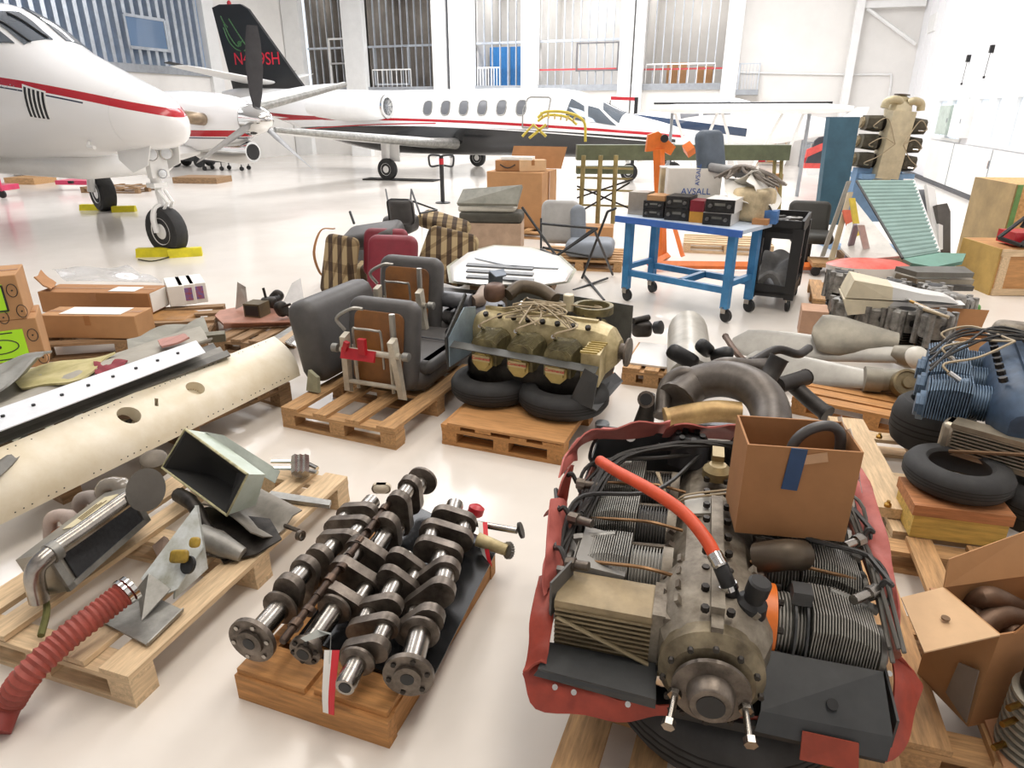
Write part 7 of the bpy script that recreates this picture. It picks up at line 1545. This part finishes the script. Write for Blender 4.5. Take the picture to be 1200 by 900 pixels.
for k, (y, c_, lab) in enumerate(((314, '6b6963', 'dark grey folded panel under the tip of the green surface'), (322, '8d8678', 'taupe panel below the dark grey folded one'), (330, '5c5a57', 'lowest blackish panel of the heap under the green tip'))):
    MB().slab([P(1050, y - 2, .40 - .1 * k), P(1130, y - 2, .38 - .1 * k), P(1142, y + 6, .36 - .1 * k), P(1075, y + 5, .38 - .1 * k)], .05).thing('folded_panel', mat('heap_%d' % k, c_, .5, .2, var=.15), lab, 'panel', 'panels under the green surface')
MB().box(P(1034, 330, 0) + Vector((.08, .3, .12)), (.85, .6, .24), (0, 0, -14)).thing('low_crate', OLDX, 'low brown crate carrying the heap of panels', 'crate', rz=math.radians(-14))
MB().slab([PY(1086, 216, 8.3), PY(1096, 220, 8.3), PY(1104, 292, 7.9), PY(1096, 292, 7.9)], .05).thing('rack_frame', WHITE, 'white frame rail right of the green corrugated surface', 'rail')
MB().slab([PY(1076, 222, 8.4), PY(1090, 222, 8.4), PY(1098, 280, 8.1), PY(1086, 280, 8.1)], .05).thing('slatted_panel', mat('mid_grey_slat', '8a8d93', .4, .3, var=.1), 'grey slatted panel behind the white frame rail', 'panel')
rd = thing('hatch_surround', 'dark grey rounded door frame standing right of the white rail', 'door panel', P(1108, 305, 0)); MB().slab([PY(1098, 240, 8.1), PY(1110, 238, 8.1), PY(1114, 248, 8.1), PY(1114, 300, 7.9), PY(1104, 302, 7.9)], .08).part('frame', mat('dark_taupe', '5a5753', .5, var=.15), rd); MB().slab([PY(1100, 262, 8.0), PY(1105, 264, 8.0), PY(1105, 292, 7.9), PY(1100, 294, 7.9)], .06).part('inner_pane', WHITE, rd)
bt = thing('office_chair', 'black padded chair tucked behind the black cart', 'chair', P(966, 288, .40) + Vector((.10, .62, -.40))); co_ = Vector((.10, .62, 0)); cushion(P(962, 268, .55) + co_, (75, 0, -20), (.5, .5, .12), mat('chair_black', '35342f', .6, var=.15), .05, bt, 'backrest'); cushion(P(966, 288, .40) + co_, (0, 0, -20), (.5, .48, .12), mat('chair_black', '35342f'), .05, bt, 'seat'); c = P(966, 288, .40) + co_; c.z = 0
MB().tube([c, c + Vector((0, 0, .36))], .03, 8).part('post', BLACK, bt)
for k in range(5): a = k * 1.256; MB().tube([c + Vector((0, 0, .1)), c + Vector((.26 * math.cos(a), .26 * math.sin(a), .05))], .022, 6).part('leg', BLACK, bt)
dl = thing('dolly', 'small wooden dolly with black wheels in front of the red topped cowl', 'dolly', P(965, 322, 0)); MB(M_(P(950, 324, 0), -14)).box((.3, .2, .14), (.6, .4, .05)).part('deck', WOODX, dl)
for x, y in ((.05, .05), (.55, .05), (.05, .35), (.55, .35)): MB(M_(P(950, 324, 0), -14)).lathe([(.055, -.02), (.055, .02)], (x, y, .056), (0, 1, 0), 14).part('castor', BLACK, dl)
# crates and red tool at the far right
cr0 = P(1160, 346, 0); lcrate = thing('crate', 'plywood crate with pale battens at the right, a red tray on its lid', 'crate', cr0, math.radians(-3)); M = lcrate.matrix_basis
MB(M).box((.6, .35, .25), (1.2, .7, .50)).part('plywood_box', PLY, lcrate)
for x in (.05, .65): MB(M).box((x, -.012, .25), (.08, .025, .5)).part('batten', PALEY, lcrate)
for z in (.04, .46): MB(M).box((.6, -.014, z), (1.2, .025, .07)).part('batten', PALEX, lcrate)
MB(M).box((-.01, .35, .25), (.02, .7, .5)).part('side_panel', mat('yellow_ply', 'c4a25c', .6, var=.15, scale=3), lcrate)
uc0 = P(1166, 318, 0); uc = thing('crate', 'tall strand board crate standing behind the plywood crate', 'crate', uc0, math.radians(-8)); M = uc.matrix_basis
MB(M).box((.7, .5, .52), (1.4, 1.0, 1.04)).part('strand_box', OSB, uc); MB(M).box((-.012, .5, .52), (.02, 1.0, 1.04)).part('side_panel', mat('weathered_ply', 'ad9468', .65, var=.15, scale=3), uc); MB(M).box((.02, -.012, .52), (.05, .02, 1.04)).part('green_corner', mat('green_strip', '6d9a5a', .5), uc)
rt = thing('red_tray', 'red metal tray with upright red pins on the plywood crate', 'tray', cr0 + Vector((.1, .1, .5)), math.radians(-3)); M = rt.matrix_basis
MB(M).box((.55, .12, .09), (1.0, .30, .13)).part('tray', REDP, rt)
for x in (.28, .44): MB(M).tube([(x, .12, .15), (x, .12, .30)], .016, 6).part('pin', REDP, rt)
hf = thing('towbar_frame', 'black tube frame projecting left of the red tray', 'frame', cr0 + Vector((.0, .1, .5)))
for a, b in (((-.10, .0, .10), (.20, .05, .36)), ((-.10, .0, .10), (.08, -.1, .04)), ((.08, -.1, .04), (.36, .0, .26)), ((.20, .05, .36), (.14, .05, .20)), ((.08, -.1, .04), (.24, -.06, .03))): MB(rt.matrix_basis).tube([a, b], .022, 6).part('frame_tube', BLACK, hf)

# ================================================================ left background
tk = thing('tool_trolley', 'pink red tool trolley on castors at the left edge behind the twin turboprop', 'trolley', P(-8, 232, 0)); M = M_(P(-14, 232, 0), -8); PK = mat('pink_red', 'd4476a', .4, var=.1)
for z in (.22, .62, 1.0): MB(M).box((.1, .25, z), (.62, .5, .12)).part('tray', PK, tk)
for x in (-.18, .38): MB(M).box((x, .03, .6), (.04, .04, .9)).part('post', PK, tk)
for x in (-.15, .36): w = MB(M).lathe([(.03, -.025), (.09, -.02), (.09, .02), (.03, .025)], (x, .04, .09), (0, 1, 0), 16).part('castor', BLACK, tk)
bo = thing('ground_power_cart', 'black ground cart with one white wheel under the nose of the twin turboprop', 'cart', P(45, 212, 0)); M = M_(P(18, 212, 0), -8)
MB(M).box((.45, .3, .42), (.9, .6, .5)).part('body', BLACKM, bo); MB(M).box((.25, -.01, .5), (.3, .02, .14)).part('label_panel', mat('dark_label', '6b4a48', .5), bo); wheel(bo, bo.matrix_basis.inverted() @ (M @ Vector((.62, -.08, .24))), (0, 1, 0), .24, .12)
dy = thing('low_dolly', 'low black dolly on small wheels beyond the propeller of the twin turboprop', 'dolly', P(262, 200, 0)); M = M_(P(236, 200, 0), -6)
MB(M).box((.75, .3, .30), (1.5, .6, .06)).part('deck', BLACK, dy)
for x in (.1, .7, 1.4):
    for y in (.05, .55): MB(M).lathe([(.07, -.025), (.07, .025)], (x, y, .07), (0, 1, 0), 14).part('castor', BLACK, dy); MB(M).tube([(x, y, .1), (x, y, .28)], .02, 6).part('leg', BLACK, dy)
tg = thing('tug', 'black aircraft tug parked beyond the nose gear of the twin turboprop', 'tug', P(222, 196, 0)); M = M_(P(204, 196, 0), -6); MB(M).rbox((.5, .4, .42), (1.3, .8, .44), .08).part('body', BLACKM, tg)
for x in (.05, .95):
    for y in (.05, .75): MB(M).lathe([(.08, -.08), (.18, -.07), (.18, .07), (.08, .08)], (x, y, .18), (0, 1, 0), 18).part('tyre', RUBBER, tg)
rbx = thing('red_case', 'flat red case lying on the brown pallet behind the main wheel', 'case', P(85, 216, .15)); MB().box(P(88, 214, .2) + Vector((0, .2, 0)), (.95, .5, .10), (0, 0, -6)).part('shell', PK, rbx); MB().box(P(80, 214, .27) + Vector((0, .1, 0)), (.1, .08, .06)).part('latch', BLACK, rbx)
